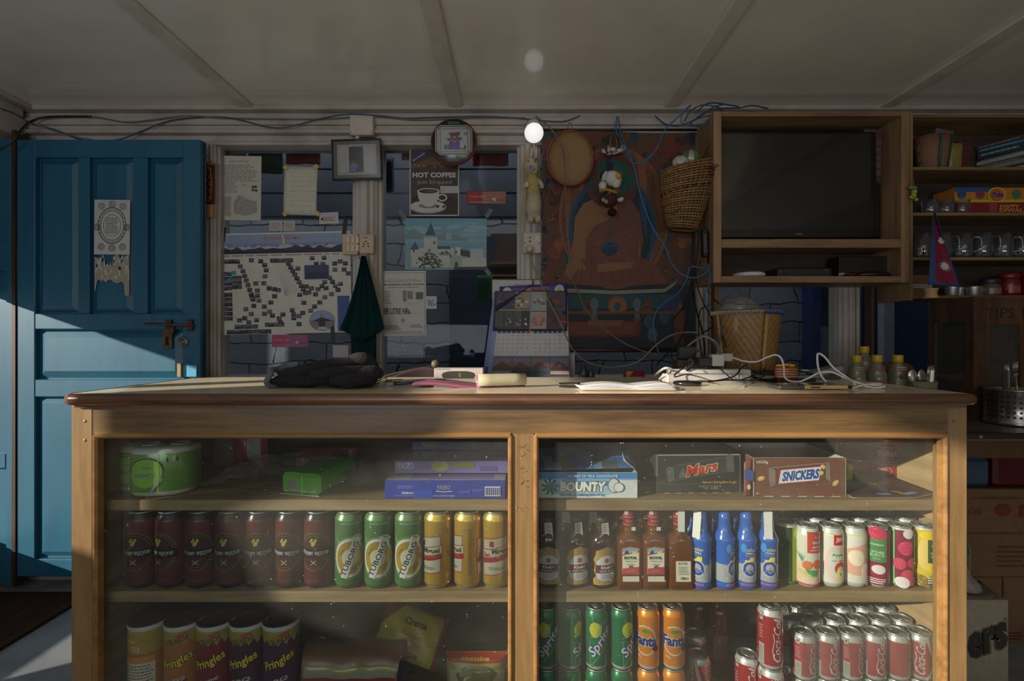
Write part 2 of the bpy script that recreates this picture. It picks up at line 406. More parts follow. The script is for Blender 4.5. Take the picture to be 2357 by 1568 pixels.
# ================================================================== the setting
CEIL = 2.003; YW = 2.12
WHITE = paint('white_gloss_paint', (172, 163, 154), rough=.35, spots=(138, 128, 118), amount=.2, scale=7, bump=.25)
CEILM = paint('ceiling_paint', (230, 223, 208), rough=.4, spots=(216, 208, 192), amount=.2, scale=3, coat=1.0, coat_rough=.10, bump=.05)
BLUE = paint('blue_gloss_paint', (31, 90, 114), rough=.42, spots=(24, 79, 104), amount=.24, scale=9, stretch=(1, 1, .2), bump=.35, coat=.05, coat_rough=.3)
TIMBER = wood('dark_timber', (70, 48, 34), (38, 26, 20), 'z')
FLOORM = paint('cement_floor', (128, 132, 136), rough=.7, spots=(98, 102, 108), amount=.3, scale=5, bump=.3)
DULL = paint('room_plaster', (150, 142, 130), rough=.8)
def sbox(name, a, b, mat, bev=0):
    return struct(MB().box(a, b, bev=bev).build(name, mat))
sbox('floor', (-4.2, -2.6, -.1), (3.2, 3.2, 0), FLOORM)
sbox('ceiling', (-2.4, -2.6, CEIL), (2.6, 2.2, CEIL+.06), CEILM)
k = 0
for X in (-1.11, -.235, .66, 1.56):
    k += 1; m = MB(); m.box((X-.028, -2.5, CEIL-.013), (X+.028, YW-.03, CEIL+.001), bev=.004)
    struct(m.build('trim_%d' % k, paint('batten_paint', (206, 198, 184), rough=.4, scale=7)))
# cornice on the back wall and its return on the left
m = MB()
for z0, z1, y in ((1.985, 2.004, 2.065), (1.955, 1.985, 2.10), (1.925, 1.955, 2.075), (1.905, 1.925, 2.085), (1.888, 1.905, 2.07), (1.86, 1.888, 2.095), (1.845, 1.86, 2.09)):
    m.box((-2.1, y, z0), (2.5, 2.19, z1), bev=.003)
struct(m.build('wall_back_beam', WHITE)).name = 'trim_5'
m = MB()
for z0, z1, x in ((1.985, 2.004, -2.0), (1.94, 1.985, -2.04), (1.86, 1.94, -2.03)):
    m.box((-2.12, -2.5, z0), (x, 2.07, z1), bev=.003)
struct(m.build('trim_6', WHITE))
# blank part of the back wall behind the door, low wall under the windows
m = MB(); m.box((-2.5, 2.11, 0), (-1.33, 2.2, 1.86)); m.box((-1.33, 2.11, 0), (2.5, 2.2, .865)); m.box((-1.33, 2.08, .845), (2.5, 2.2, .868), bev=.004)
struct(m.build('wall_back', WHITE))
sbox('wall_right', (2.5, -2.6, 0), (2.6, 2.2, CEIL), DULL)
# unseen left wall; openings and a slanted blocker shaped to throw the sun patches
m = MB(); xl0, xl1 = -2.16, -2.10
def wpoly(pts):
    n = len(pts); vs = [(xl1, y, z) for y, z in pts]+[(xl0, y, z) for y, z in pts]
    m.idx(vs, [list(range(n)), list(range(n, 2*n))[::-1]]+[[i, (i+1) % n, n+(i+1) % n, n+i] for i in range(n)], (200, 200, 200), False)
wpoly([(2.2, 0), (2.2, .2), (.8, .2), (.8, 0)])
wpoly([(2.2, 1.215), (2.2, CEIL), (.78, CEIL), (.78, 1.215)])
wpoly([(1.12, .2), (1.12, 1.215), (.78, 1.215), (.78, .2)])
wpoly([(.78, 0), (.78, CEIL), (.70, CEIL), (.70, 0)])
wpoly([(.70, 0), (.70, 1.0), (-2.6, 1.0), (-2.6, 0)])
wpoly([(.70, 1.72), (.70, CEIL), (-.05, CEIL), (-.16, 1.98), (-.16, 1.72)])
wpoly([(.47, 1.0), (.47, 1.72), (.41, 1.72), (.41, 1.0)])
wpoly([(.27, 1.0), (.27, 1.58), (-.14, 1.58), (-.12, 1.50), (.19, 1.17), (.12, 1.0)])  # added slanted blocker that shades the left of the counter
wpoly([(-.05, CEIL), (-2.6, CEIL), (-2.6, 1.98), (-.16, 1.98)])
wpoly([(-1.3, 1.0), (-1.3, 1.98), (-2.6, 1.98), (-2.6, 1.0)])
struct(m.build('wall_left', DULL))
# wall behind the viewer, with two windows
m = MB()
m.box((-2.2, -2.6, 0), (2.6, -2.5, .62)); m.box((-2.2, -2.6, 1.88), (2.6, -2.5, CEIL))
for a, b in ((-2.2, -1.9), (-.3, .1), (1.7, 2.6)): m.box((a, -2.6, .62), (b, -2.5, 1.88))
struct(m.build('wall_front', DULL))
# posts of the window wall (moulded, each three steps)
def post(n, px0, px1, Y=2.085, z0=.86, z1=1.86):
    a, b = P(px0, 0, Y).x, P(px1, 0, Y).x; m = MB(); w_ = b-a
    m.box((a, Y+.03, z0), (b, 2.19, z1), bev=.003)
    m.box((a+w_*.12, Y+.012, z0), (b-w_*.12, Y+.04, z1), bev=.006)
    m.box((a+w_*.30, Y, z0), (b-w_*.42, Y+.03, z1), bev=.006)
    m.box((a+w_*.62, Y, z0), (b-w_*.20, Y+.03, z1), bev=.006)
    struct(m.build('trim_%d' % n, WHITE))
post(7, 452, 497); post(8, 806, 875); post(9, 1190, 1246); post(10, 1590, 1642); post(11, 1943, 1992)
sbox('trim_12', P(1636, 650, 2.10)-Vector((0, 0, .45)), P(1657, 650, 2.06), wood('raw_stud', (128, 92, 52), (96, 68, 38), 'z'))
sbox('trim_13', P(1990, 655, 2.10)-Vector((0, 0, .45)), P(2012, 655, 2.06), wood('raw_stud2', (92, 72, 54), (70, 52, 40), 'z'))
PANE = glass('window_glass', tint=(.62, .66, .70), haze=.035, spots=.12, refl=.14, hazecol=(110, 112, 112), scale=40)
for n, (a, b) in enumerate(((497, 806), (875, 1190), (1246, 1590), (1642, 1943), (1992, 2420))):
    A_, B_ = P(a, 0, 2.15).x-.01, P(b, 0, 2.15).x+.01
    m = MB(); m.box((A_, 2.150, .868), (B_, 2.154, 1.86))
    struct(m.build('window_%d' % (n+1), PANE))
# the room beyond the glass: painted rough brick, planks above
def brick():
    m_, nt, b = nodemat('slate_painted_brick'); N = nt.nodes; L = nt.links
    tc = N.new('ShaderNodeTexCoord'); sp = N.new('ShaderNodeSeparateXYZ'); cb = N.new('ShaderNodeCombineXYZ')
    no = N.new('ShaderNodeTexNoise'); no.inputs['Scale'].default_value = 6; no.inputs['Detail'].default_value = 5; L.new(tc.outputs['Object'], no.inputs['Vector'])
    L.new(tc.outputs['Object'], sp.inputs[0])
    a1 = N.new('ShaderNodeMath'); a1.operation = 'MULTIPLY_ADD'; a1.inputs[1].default_value = .14; L.new(no.outputs['Fac'], a1.inputs[0]); L.new(sp.outputs[0], a1.inputs[2])
    a2 = N.new('ShaderNodeMath'); a2.operation = 'MULTIPLY_ADD'; a2.inputs[1].default_value = .07; L.new(no.outputs['Fac'], a2.inputs[0]); L.new(sp.outputs[2], a2.inputs[2])
    L.new(a1.outputs[0], cb.inputs[0]); L.new(a2.outputs[0], cb.inputs[1])
    br = N.new('ShaderNodeTexBrick'); br.inputs['Scale'].default_value = 1; br.inputs['Brick Width'].default_value = .29; br.inputs['Row Height'].default_value = .115
    br.inputs['Mortar Size'].default_value = .005; br.inputs['Mortar Smooth'].default_value = .6; br.inputs['Bias'].default_value = .0
    br.inputs['Color1'].default_value = (*lin((122, 126, 132)), 1); br.inputs['Color2'].default_value = (*lin((104, 110, 118)), 1); br.inputs['Mortar'].default_value = (*lin((34, 36, 44)), 1)
    L.new(cb.outputs[0], br.inputs['Vector']); L.new(br.outputs['Color'], b.inputs['Base Color']); b.inputs['Roughness'].default_value = .6
    sb = N.new('ShaderNodeMath'); sb.operation = 'SUBTRACT'; L.new(no.outputs['Fac'], sb.inputs[0]); L.new(br.outputs['Fac'], sb.inputs[1])
    bp = N.new('ShaderNodeBump'); bp.inputs['Distance'].default_value = .012; bp.inputs['Strength'].default_value = .8; L.new(sb.outputs[0], bp.inputs['Height']); L.new(bp.outputs[0], b.inputs['Normal'])
    return m_
m = MB(); m.box((-2.7, 2.9, 0), (3.1, 3.0, 1.74)); struct(m.build('wall_far_back', brick())).name = 'wall_beyond'
m = MB(); rnd = random.Random(3)
for i in range(5):
    g = rnd.randint(-6, 6); m.box((-2.7, 2.88+rnd.random()*.01, 1.735+i*.14), (3.1, 2.98, 1.735+i*.14+.135), (32+g//2, 42+g//2, 55+g//2), bev=.004)
struct(m.build('trim_14', att(rough=.5, noise=.3, nscale=8)))
sbox('ceiling_beyond', (-2.7, 2.2, 2.42), (3.1, 3.0, 2.46), DULL)
sbox('wall_beyond_left', (-2.72, 2.2, 0), (-2.6, 3.0, 2.42), DULL); sbox('wall_beyond_right', (3.0, 2.2, 0), (3.1, 3.0, 2.42), DULL)
sbox('wall_over_beam', (-2.72, 2.19, 2.0), (3.1, 2.24, 2.44), DULL)
# dark posts and a blue door seen through the right-hand panes
m = MB(); m.box((P(1866, 0, 2.8).x, 2.78, .2), (P(1885, 0, 2.8).x, 2.88, 1.74), (26, 48, 96)); m.box((P(1885, 0, 2.8).x, 2.80, .2), (P(1950, 0, 2.8).x, 2.88, 1.74), (30, 36, 48))
m.box((P(2004, 0, 2.8).x, 2.80, .2), (P(2200, 0, 2.8).x, 2.88, 1.74), (20, 52, 78)); m.box((P(2048, 0, 2.7).x, 2.74, .2), (P(2072, 0, 2.7).x, 2.79, 1.34), (150, 152, 160))
struct(m.build('door_3', att(rough=.5, noise=.2)))
m = MB(); m.box((P(1035, 0, 2.8).x, 2.78, .2), (P(1140, 0, 2.8).x, 2.88, 1.60), (24, 38, 56)); m.box((P(1130, 0, 2.8).x, 2.80, .9), (P(1192, 0, 2.8).x, 2.87, 1.62), (74, 52, 40))
for z in (1.30, 1.37, 1.44): m.box((P(1128, 0, 2.75).x, 2.74, z), (P(1195, 0, 2.75).x, 2.81, z+.012), (120, 88, 56))
struct(m.build('door_4', att(rough=.5, noise=.2)))
# ------------------------------------------------------------------ blue door against the back wall
YD = 2.0
def dx(px): return (px-CX)/F*YD
def dz(py): return HC+(HY-py)/F*YD
def raised(m, x0, z0, x1, z1, yr, yf, ins):
    """raised and fielded panel: recess at yr, field at yf, bevel of width ins"""
    o = [(x0, yr, z0), (x1, yr, z0), (x1, yr, z1), (x0, yr, z1)]; g = min(.008, ins)
    q = [(x0+ins, yf, z0+ins), (x1-ins, yf, z0+ins), (x1-ins, yf, z1-ins), (x0+ins, yf, z1-ins)]
    m.face(q, (200, 200, 200))
    for i in range(4): m.face([o[i], o[(i+1) % 4], q[(i+1) % 4], q[i]], (200, 200, 200))
m = MB(); x0, x1, z0, z1 = dx(38), dx(461), dz(1328), dz(321)
m.box((x0, YD+.022, z0), (x1, YD+.04, z1))
def rail(a, b, c, d): m.box((dx(a), YD, dz(d)), (dx(b), YD+.03, dz(c)), bev=.003)
rail(38, 80, 321, 1328); rail(420, 461, 321, 1328)
rail(80, 420, 321, 362); rail(80, 420, 722, 758); rail(80, 420, 874, 914); rail(80, 420, 1288, 1328)
rail(179, 205, 362, 722); rail(305, 339, 362, 722); rail(182, 215, 914, 1288); rail(305, 335, 914, 1288)
for a, b, c, d in ((80, 179, 362, 722), (205, 305, 362, 722), (339, 420, 362, 722), (80, 420, 758, 874), (80, 182, 914, 1288), (215, 305, 914, 1288), (335, 420, 914, 1288)):
    raised(m, dx(a)+.006, dz(d)+.006, dx(b)-.006, dz(c)-.006, YD+.021, YD+.006, .022 if b-a < 200 else .028)
door = struct(m.build('door_1', BLUE))
RUST = att(rough=.5, metal=.6, noise=.5, nscale=60, bump=.3)
m = MB(); m.tube([(dx(338), YD-.012, dz(746)), (dx(450), YD-.012, dz(750))], .0055, 10, (96, 74, 58))
for px in (392, 440): m.box((dx(px)-.012, YD-.014, dz(762)), (dx(px)+.012, YD-.0005, dz(736)), (84, 64, 52), bev=.002)
m.box((dx(378), YD-.010, dz(803)), (dx(399), YD-.003, dz(760)), (110, 82, 60), bev=.003); m.box((dx(385), YD-.0112, dz(795)), (dx(392), YD-.010, dz(775)), (30, 24, 20)); m.box((dx(385), YD-.018, dz(768)), (dx(406), YD-.008, dz(752)), (90, 70, 54), bev=.002)
m.build('bolt', RUST, door)
m = MB(); M_ = Matrix.Rotation(PI/2, 4, 'X')
m.lathe([(.022, 0), (.022, .003), (.019, .005), (.017, .004), (.011, .004), (.009, .012), (.004, .013), (0, .013)], 24, (110, 112, 112), o=(dx(422), YD-.0005, dz(788)), M=M_)
m.build('lock_cylinder', att(rough=.35, metal=.8, noise=.2), door)
m = MB(); m.box((dx(413), YD-.016, dz(868)), (dx(423), YD-.0005, dz(836)), (150, 124, 88), bev=.002); m.box((dx(423), YD-.006, dz(868)), (dx(455), YD-.0005, dz(840)), (70, 150, 186), bev=.002)  # tan latch piece, plus a paler blue plate painted as a lit patch
m.build('latch_and_lit_patch', att(rough=.5), door)
m = MB(); m.box((dx(29), YD-.004, .03), (dx(38)-.001, YD+.05, dz(300)), (62, 40, 30)); struct(m.build('door_hinge_post', TIMBER)).name = 'trim_15'
m = MB(); m.box((-2.75, YD+.02, .02), (dx(28), YD+.05, dz(318)), bev=.004); m.box((-2.75, YD, .02), (-2.14, YD+.04, dz(318)), bev=.006); m.box((-2.75, YD+.005, 1.3), (dx(28)-.001, YD+.03, 1.42), bev=.004)
m.box((-2.75, YD+.006, .5), (dx(10), YD+.03, .56), bev=.004); m.box((dx(10), YD+.004, .02), (dx(28)-.0005, YD+.03, dz(318)), bev=.004)
struct(m.build('door_2', BLUE))
# papers stuck on the door
def swirl(A, w_, h_):
    ink = (70, 70, 74)
    A.ring(w_/2, h_*.53, w_*.40, h_*.34, w_*.02, ink); A.ring(w_/2, h_*.53, w_*.34, h_*.28, w_*.03, (120, 120, 122)); A.ring(w_/2, h_*.53, w_*.25, h_*.20, w_*.012, ink)
    A.lines(w_*.32, h_*.38, w_*.68, h_*.68, 9, (90, 90, 92))
    for cx, cy in ((.2, .88), (.8, .88), (.5, .92), (.2, .14), (.8, .14), (.5, .12), (.08, .5), (.92, .5)):
        for r in (.10, .07, .04): A.ring(w_*cx, h_*cy, w_*r, w_*r, w_*.012, ink, 12)
    for k in range(26):
        a = 2*PI*k/26; A.ring(w_/2+w_*.37*math.cos(a), h_*.53+h_*.31*math.sin(a), w_*.035, w_*.03, w_*.01, ink, 8)
sheet('ornate_paper', 'white paper printed with a grey ring of scrollwork, stuck on the blue door', 'paper', 217, 460, 299, 586, YD-.001, swirl, (178, 178, 176), tilt=.01)
m = MB(); rnd = random.Random(5); a = P(218, 683, YD-.001); n = 26; W_ = P(298, 0, YD).x-a.x; H_ = dz(584)-a.z
top = [H_*(1-.12*rnd.random()) for _ in range(n+1)]; bot = [H_*(.30+.10*rnd.random()) if k < 23 else H_*.04*rnd.random() for k in range(n+1)]
for k in range(3): bot[k] = H_*.12*(k+1)
for k in range(8, 14): top[k] = H_*(.70+.1*rnd.random())
for k in range(n):
    for j in range(8):
        u0, u1 = k/n*W_, (k+1)/n*W_
        if rnd.random() < .10 and j > 3: continue
        q = [(u0, bot[k]+(top[k]-bot[k])*j/8), (u1, bot[k+1]+(top[k+1]-bot[k+1])*j/8), (u1, bot[k+1]+(top[k+1]-bot[k+1])*(j+1)/8), (u0, bot[k]+(top[k]-bot[k])*(j+1)/8)]
        cc = (150, 142, 124) if rnd.random() < .75 else (176, 174, 168); y_ = rnd.random()*.0006
        m.face([(a.x+x, YD-.0012-y_, a.z+z) for x, z in q], cc)
tag(m.build('torn_paper', att(rough=.8)), 'torn brownish remains of a paper glued to the blue door under the ornate sheet', 'paper')
# ------------------------------------------------------------------ rug
m = MB(); cs = [Vector(v) for v in ((-2.08, 1.15, 0), (-1.68, 1.15, 0), (-1.68, 1.985, 0), (-2.08, 1.985, 0))]
def rug(u, v):
    a_ = cs[0].lerp(cs[1], u); b_ = cs[3].lerp(cs[2], u); p = a_.lerp(b_, v); p.z = .012+.0015*math.sin(u*90)*math.sin(v*70); return p
rc = random.Random(2)
m.grid(rug, 60, 40, lambda u, v: (58, 50, 34) if u > .93 or v > .97 else rc.choice([(60, 36, 30), (48, 40, 32), (70, 40, 32), (56, 46, 36), (64, 34, 28)]), thick=.011)
tag(m.build('door_mat', att(rough=.95, noise=.4, nscale=150, bump=.6, spec=.1)), 'dark reddish woven mat on the cement floor by the blue door', 'mat')
# ================================================================== shop counter
ZT = .915; YF = 1.04
CW = wood('varnished_pine', (120, 94, 57), (76, 55, 34), 'x', rough=.38, coat=.2)
CWZ = wood('varnished_pine_upright', (150, 120, 80), (118, 92, 58), 'z', rough=.4, coat=.2)
NOSE = wood('red_brown_moulding', (112, 76, 50), (72, 46, 32), 'x', rough=.3, coat=.5)
RAWX = wood('raw_shelf_board', (146, 122, 88), (110, 90, 64), 'x', rough=.7)
INSIDE = wood('inner_board', (168, 140, 104), (138, 112, 80), 'y', rough=.7)
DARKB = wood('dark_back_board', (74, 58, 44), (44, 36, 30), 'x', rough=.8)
def X1(px, Y=YF): return (px-CX)/F*Y
def Z1(py, Y=YF): return HC+(HY-py)/F*Y
counter = thing('shop_counter', 'long wooden shop counter with glazed shelves and a pale laminate top', 'counter', (0, 1.2, 0))
def cpart(m, name, mat): o = m.build(name, mat); o.parent = counter; o.matrix_parent_inverse = Matrix.Translation((0, -1.2, 0)); return o
XL, XR, YB = X1(163), X1(2227), 1.45
LAM = paint('cream_laminate', (222, 210, 180), rough=.5, spots=(205, 194, 165), amount=.1, scale=20, coat=.55, coat_rough=.03, bump=.0)
LAM.node_tree.nodes['Principled BSDF'].inputs['Specular IOR Level'].default_value = .2
m = MB(); m.box((X1(160, 1.02), 1.025, ZT-.018), (X1(2236, 1.02), 1.45, ZT), bev=.001); cpart(m, 'worktop', LAM)
# rounded nosing round the top
m = MB(); xa, xb = X1(152, 1.02), X1(2244, 1.02); r = .0115; prof = [(r*math.cos(t), r*math.sin(t)) for t in [PI/2+PI*k/8 for k in range(9)]]
pts = [(xa, 1.45), (xa, 1.035), (xa+.004, 1.027), (xa+.012, 1.023), (xb-.012, 1.023), (xb-.004, 1.027), (xb, 1.035), (xb, 1.45)]
vs = []; fs = []
for i, (x, y) in enumerate(pts):
    a_ = Vector(pts[max(i-1, 0)]); b_ = Vector(pts[min(i+1, len(pts)-1)]); t = (b_-a_).normalized(); o_ = Vector((-t.y, t.x))*-1
    if i in (0,): o_ = Vector((-1, 0))
    if i == len(pts)-1: o_ = Vector((1, 0))
    out = o_ if (Vector((x, y))-Vector((0, 1.24))).dot(o_) > 0 else -o_
    for c_, s_ in prof: vs.append((x+out.x*(-c_)-out.x*.0, y+out.y*(-c_), ZT-.012+s_*1.05))
n = len(prof)
for i in range(len(pts)-1):
    for k in range(n-1): fs.append([i*n+k, i*n+k+1, (i+1)*n+k+1, (i+1)*n+k])
m.idx(vs, fs, (200, 200, 200), True); m.box((xa, 1.024, ZT-.024), (xb, 1.05, ZT-.001)); m.box((xa+.006, 1.032, ZT-.031), (xb-.006, 1.06, ZT-.022))
cpart(m, 'edge_moulding', NOSE)
AP0, AP1 = Z1(1003), Z1(935)
m = MB(); m.box((X1(213)+.0005, YF+.001, AP0+.004), (X1(2182)-.0005, YF+.022, ZT-.024)); cpart(m, 'apron', CW)
for a, b in ((163, 213), (2182, 2227)):
    m = MB(); m.box((X1(a), YF, 0), (X1(b), YF+.04, ZT-.024), bev=.002)
    for z in (.855, .815):
        x_ = X1((a*.35+b*.65) if a < 1000 else (a*.7+b*.3)); m.lathe([(.0035, 0), (.0025, .001), (0, .001)], 8, (40, 34, 30), o=(x_, YF-.0002, z), M=Matrix.Rotation(PI/2, 4, 'X'))
    cpart(m, 'corner_post', CWZ)
m = MB(); m.box((X1(1180), YF+.001, .02), (X1(1229), YF+.03, AP0+.004), bev=.001); cpart(m, 'middle_post', CWZ)
m = MB(); rr = random.Random(9)                       # scuffs where labels were peeled from the middle post
for yc, big in ((1028, 1), (1048, 1), (1079, 1), (1108, 1), (1172, 2)):
    A = Art()
    for k in range(30):
        gx, gy = rr.gauss(0, .0045 if big == 1 else .009), rr.gauss(0, .005 if big == 1 else .003); A.poly([(gx+rr.uniform(-.0022, .0022), gy+rr.uniform(-.0022, .0022)) for _ in range(3)], (104, 84, 62) if rr.random() < .75 else (160, 148, 134), 1)
    A.onto(m, front(X1(1204), Z1(yc), YF+.0009, None), .0002)
o_ = cpart(m, 'label_residue', att(rough=.9)); o_['kind'] = 'stuff'
# glazing beads
def bead(px0, px1):
    a, b = X1(px0), X1(px1); m = MB(); w_ = .011
    m.box((a, YF-.004, .02), (a+w_, YF+.02, AP0+.004), bev=.004); m.box((b-w_, YF-.004, .02), (b, YF+.02, AP0+.004), bev=.004)
    m.box((a+.002, YF-.004, AP0-.006), (b-.002, YF+.02, AP0+.006), bev=.004)
    return m
cpart(bead(213, 1181), 'glazing_bead', wood('bead_wood', (150, 112, 66), (116, 82, 46), 'x', rough=.35, coat=.3))
cpart(bead(1228, 2183), 'glazing_bead', MATS['bead_wood'])
CG = glass('counter_glass', tint=(.93, .96, .94), haze=.028, spots=.6, refl=.7, hazecol=(200, 196, 184), scale=120)  # haze raised beyond plain dust, a pale veil that lifts the dark shelves
for a, b in ((222, 1172), (1238, 2174)):
    m = MB(); m.box((X1(a), YF+.0205, .02), (X1(b), YF+.0240, AP0)); cpart(m, 'glass_pane', CG)
# carcass
m = MB()
for x, x2 in ((XL+.001, -.906), (.949, XR-.0005)): m = MB(); m.box((x, YF+.042, .02), (x2, YB-.01, ZT-.02)); cpart(m, 'side_panel', INSIDE)
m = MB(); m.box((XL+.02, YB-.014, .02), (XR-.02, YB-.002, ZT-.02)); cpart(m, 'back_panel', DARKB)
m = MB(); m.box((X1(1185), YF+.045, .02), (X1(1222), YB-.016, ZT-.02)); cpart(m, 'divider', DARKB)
for x in (-.9055, .9285):
    for z in (.655, .456): m = MB(); m.box((x, YF+.05, z-.026), (x+.02, YB-.02, z-.002)); cpart(m, 'shelf_batten', INSIDE)
S1, S2, S3 = .678, .479, .165; YS = 1.075
for z in (S1, S2, S3):
    for a, b in ((-.9055, X1(1185)-.001), (X1(1222)+.001, .9485)):
        m = MB(); m.box((a, YS, z-.0235), (b, YB-.018, z), bev=.0015); cpart(m, 'shelf', RAWX)
m = MB(); m.box((XL+.02, YF+.05, .02), (XR-.02, YB-.02, .05)); cpart(m, 'plinth', DARKB)
# ================================================================== goods in the counter
PAPER = att(rough=.5, noise=.06); CARD = att(rough=.55, noise=.12, nscale=60); CANM = att(rough=.30, metal=.45, noise=.06, nscale=80)
GOLDM = att(rough=.28, metal=.75, noise=.05); ALU = att(rough=.35, metal=.85, noise=.1); FILMY = att(rough=.25, noise=.06, coat=.6); FOIL = att(rough=.3, noise=.1, bump=.2, coat=.5)
def make_can(name, label, cat, r, h, c_body, c_neck, c_base, art, mat=None, lid=(168, 168, 168), n=32, group=None):
    t = thing(name, label, cat, group=group); rn = r*.80
    m = MB(); m.lathe([(r*.76, .0005, c_base), (r*.80, .0025, c_base), (r*.93, .006, c_base), (r, .012, c_body), (r, h-.020, c_body), (r*.985, h-.016, c_neck), (rn+.001, h-.006, c_neck), (rn, h-.004, c_neck)], n, c_body)
    if art:
        A = Art(2*PI*r, h); art(A, r, h); A.wrap(m, r, n)
    m.build('body', mat or CANM, t)
    m = MB(); m.lathe([(rn-.0005, h-.0045), (rn+.0012, h-.003), (rn+.0014, h-.0008), (rn, h), (rn-.0014, h-.001), (rn-.002, h-.005), (rn-.004, h-.0058), (rn-.006, h-.0048), (0, h-.0046)], n, lid, cap=False)
    lid_o = m.build('lid', ALU, t)
    m = MB(); m.lathe([(.0001, 0), (.0075, 0), (.0082, .0006), (.0075, .0012), (.0001, .0012)], 14, (185, 185, 185), o=(0, .003, h-.0042), cap=False, sy=1.5)
    m.lathe([(.0022, .0012), (.0015, .0018), (0, .0019)], 8, (150, 150, 150), o=(0, -.002, h-.0042)); m.build('pull_tab', ALU, lid_o)
    return t
PROTO_USED = set()
def put(proto, loc, rotz, label, group):
    if proto.name not in PROTO_USED:
        PROTO_USED.add(proto.name); proto.location = loc; proto.rotation_euler = (0, 0, rotz); proto['label'] = label; proto['group'] = group; return proto
    return dup(proto, loc, (0, 0, rotz), label, group)
def ax(px, Y): return (px-CX)/F*Y
# --- red strong beer
def art_red(A, r, h):
    c = h*.50; g = (150, 140, 60); K = (26, 24, 28)
    A.ell(0, c, r*1.12, h*.235, K, 28); A.ell(0, c, r*1.02, h*.215, (72, 32, 38), 28)
    A.ring(0, c, r*1.15, h*.245, .0008, g); A.ring(0, c, r*1.0, h*.208, .0006, g)
    A.l += 1
    for k in range(30):
        a = 2*PI*k/30; A.rect(r*1.07*math.cos(a)-.0012, c+h*.226*math.sin(a)-.0008, r*1.07*math.cos(a)+.0012, c+h*.226*math.sin(a)+.0008, g, A.l)
    A.poly([(-.010, c+.022), (-.004, c+.030), (-.001, c+.027), (-.007, c+.019)], (190, 182, 90)); A.ell(-.001, c+.018, .0045, .0065, (190, 182, 90), 12, -.5); A.ell(.004, c+.025, .0028, .004, (190, 182, 90), 10)
    A.rect(-r*1.25, c-.013, r*1.25, c+.0065, (20, 24, 32)); A.text('गोर्खा स्ट्रङ', 0, c-.0030, w=r*1.95, h=.0125, c=(205, 205, 205), bold=.012)
    A.line([(-.006, c-.028), (.006, c-.018)], .0018, (190, 175, 130)); A.line([(.006, c-.028), (-.006, c-.018)], .0018, (190, 175, 130))
    A.lines(-r*.9, h*.115, r*.9, h*.145, 2, (120, 84, 84)); A.lines(r*1.9, h*.2, r*2.4, h*.7, 16, (140, 130, 130)); A.rect(r*1.95, h*.35, r*2.35, h*.52, (150, 145, 140))
red = make_can('beer_can', 'x', 'beer can', .0328, .168, (98, 42, 48), (34, 34, 40), (26, 28, 34), art_red)
for i, (px, rz) in enumerate(zip((331, 398, 466, 534, 602, 671, 736), (.02, -.33, .14, .02, .12, -.06, -.02))):
    put(red, (ax(px, 1.112), 1.112, S2), rz, '%s from the left of the dark red strong beer cans on the middle shelf' % ORD[i], 'dark red beer cans on the middle shelf')
# --- green beer
def art_green(A, r, h):
    c = h*.42; W = (205, 205, 200)
    A.poly([(-r*1.5, h*.86), (-r*.9, h*.62), (-r*.7, h*.60), (-r*1.4, h*.80)], (120, 180, 90)); A.poly([(-r*2, h*.3), (-r*.2, h*.12), (r*1.6, h*.2), (r*1.6, h*.08), (-r*2, h*.08)], (60, 110, 56))
    A.ring(.001, c, r*1.16, h*.275, .0007, (170, 200, 160)); A.ell(0, c, r*1.08, h*.255, W, 30); A.ell(0, c, r*.93, h*.215, (160, 134, 60), 28); A.ell(.0, c, r*.52, h*.115, (190, 186, 170), 24)
    A.ell(.015, c+h*.235, .0115, h*.062, W, 20); A.ell(.015, c+h*.24, .0085, h*.045, (150, 150, 146), 18)
    q = [(-.020, c-.042), (-.006, c-.044), (.024, c+.040), (.008, c+.046)]; A.poly(q, W)
    A.text('TUBORG', -.0005, c-.002, h=.0115, w=.078, c=(36, 44, 40), bold=.015, rot=1.16)
    A.text('DENMARK', -.017, c+.014, h=.003, w=.02, c=(110, 92, 40), rot=.95); A.text('GOLD', .016, c-.018, h=.0036, w=.016, c=(60, 50, 20), rot=.95)
    A.text('IMPORTED STRENGTH', .004, h*.865, h=.0036, w=.044, c=(205, 214, 200))
grn = make_can('beer_can', 'x', 'beer can', .0328, .168, (84, 118, 74), (100, 130, 90), (66, 96, 58), art_green)
for i, (px, rz) in enumerate(zip((806, 873, 942), (.30, .16, .12))):
    put(grn, (ax(px, 1.112), 1.112, S2), rz, '%s of the three green beer cans with white and gold ovals' % ('left', 'middle', 'right')[i], 'green beer cans on the middle shelf')
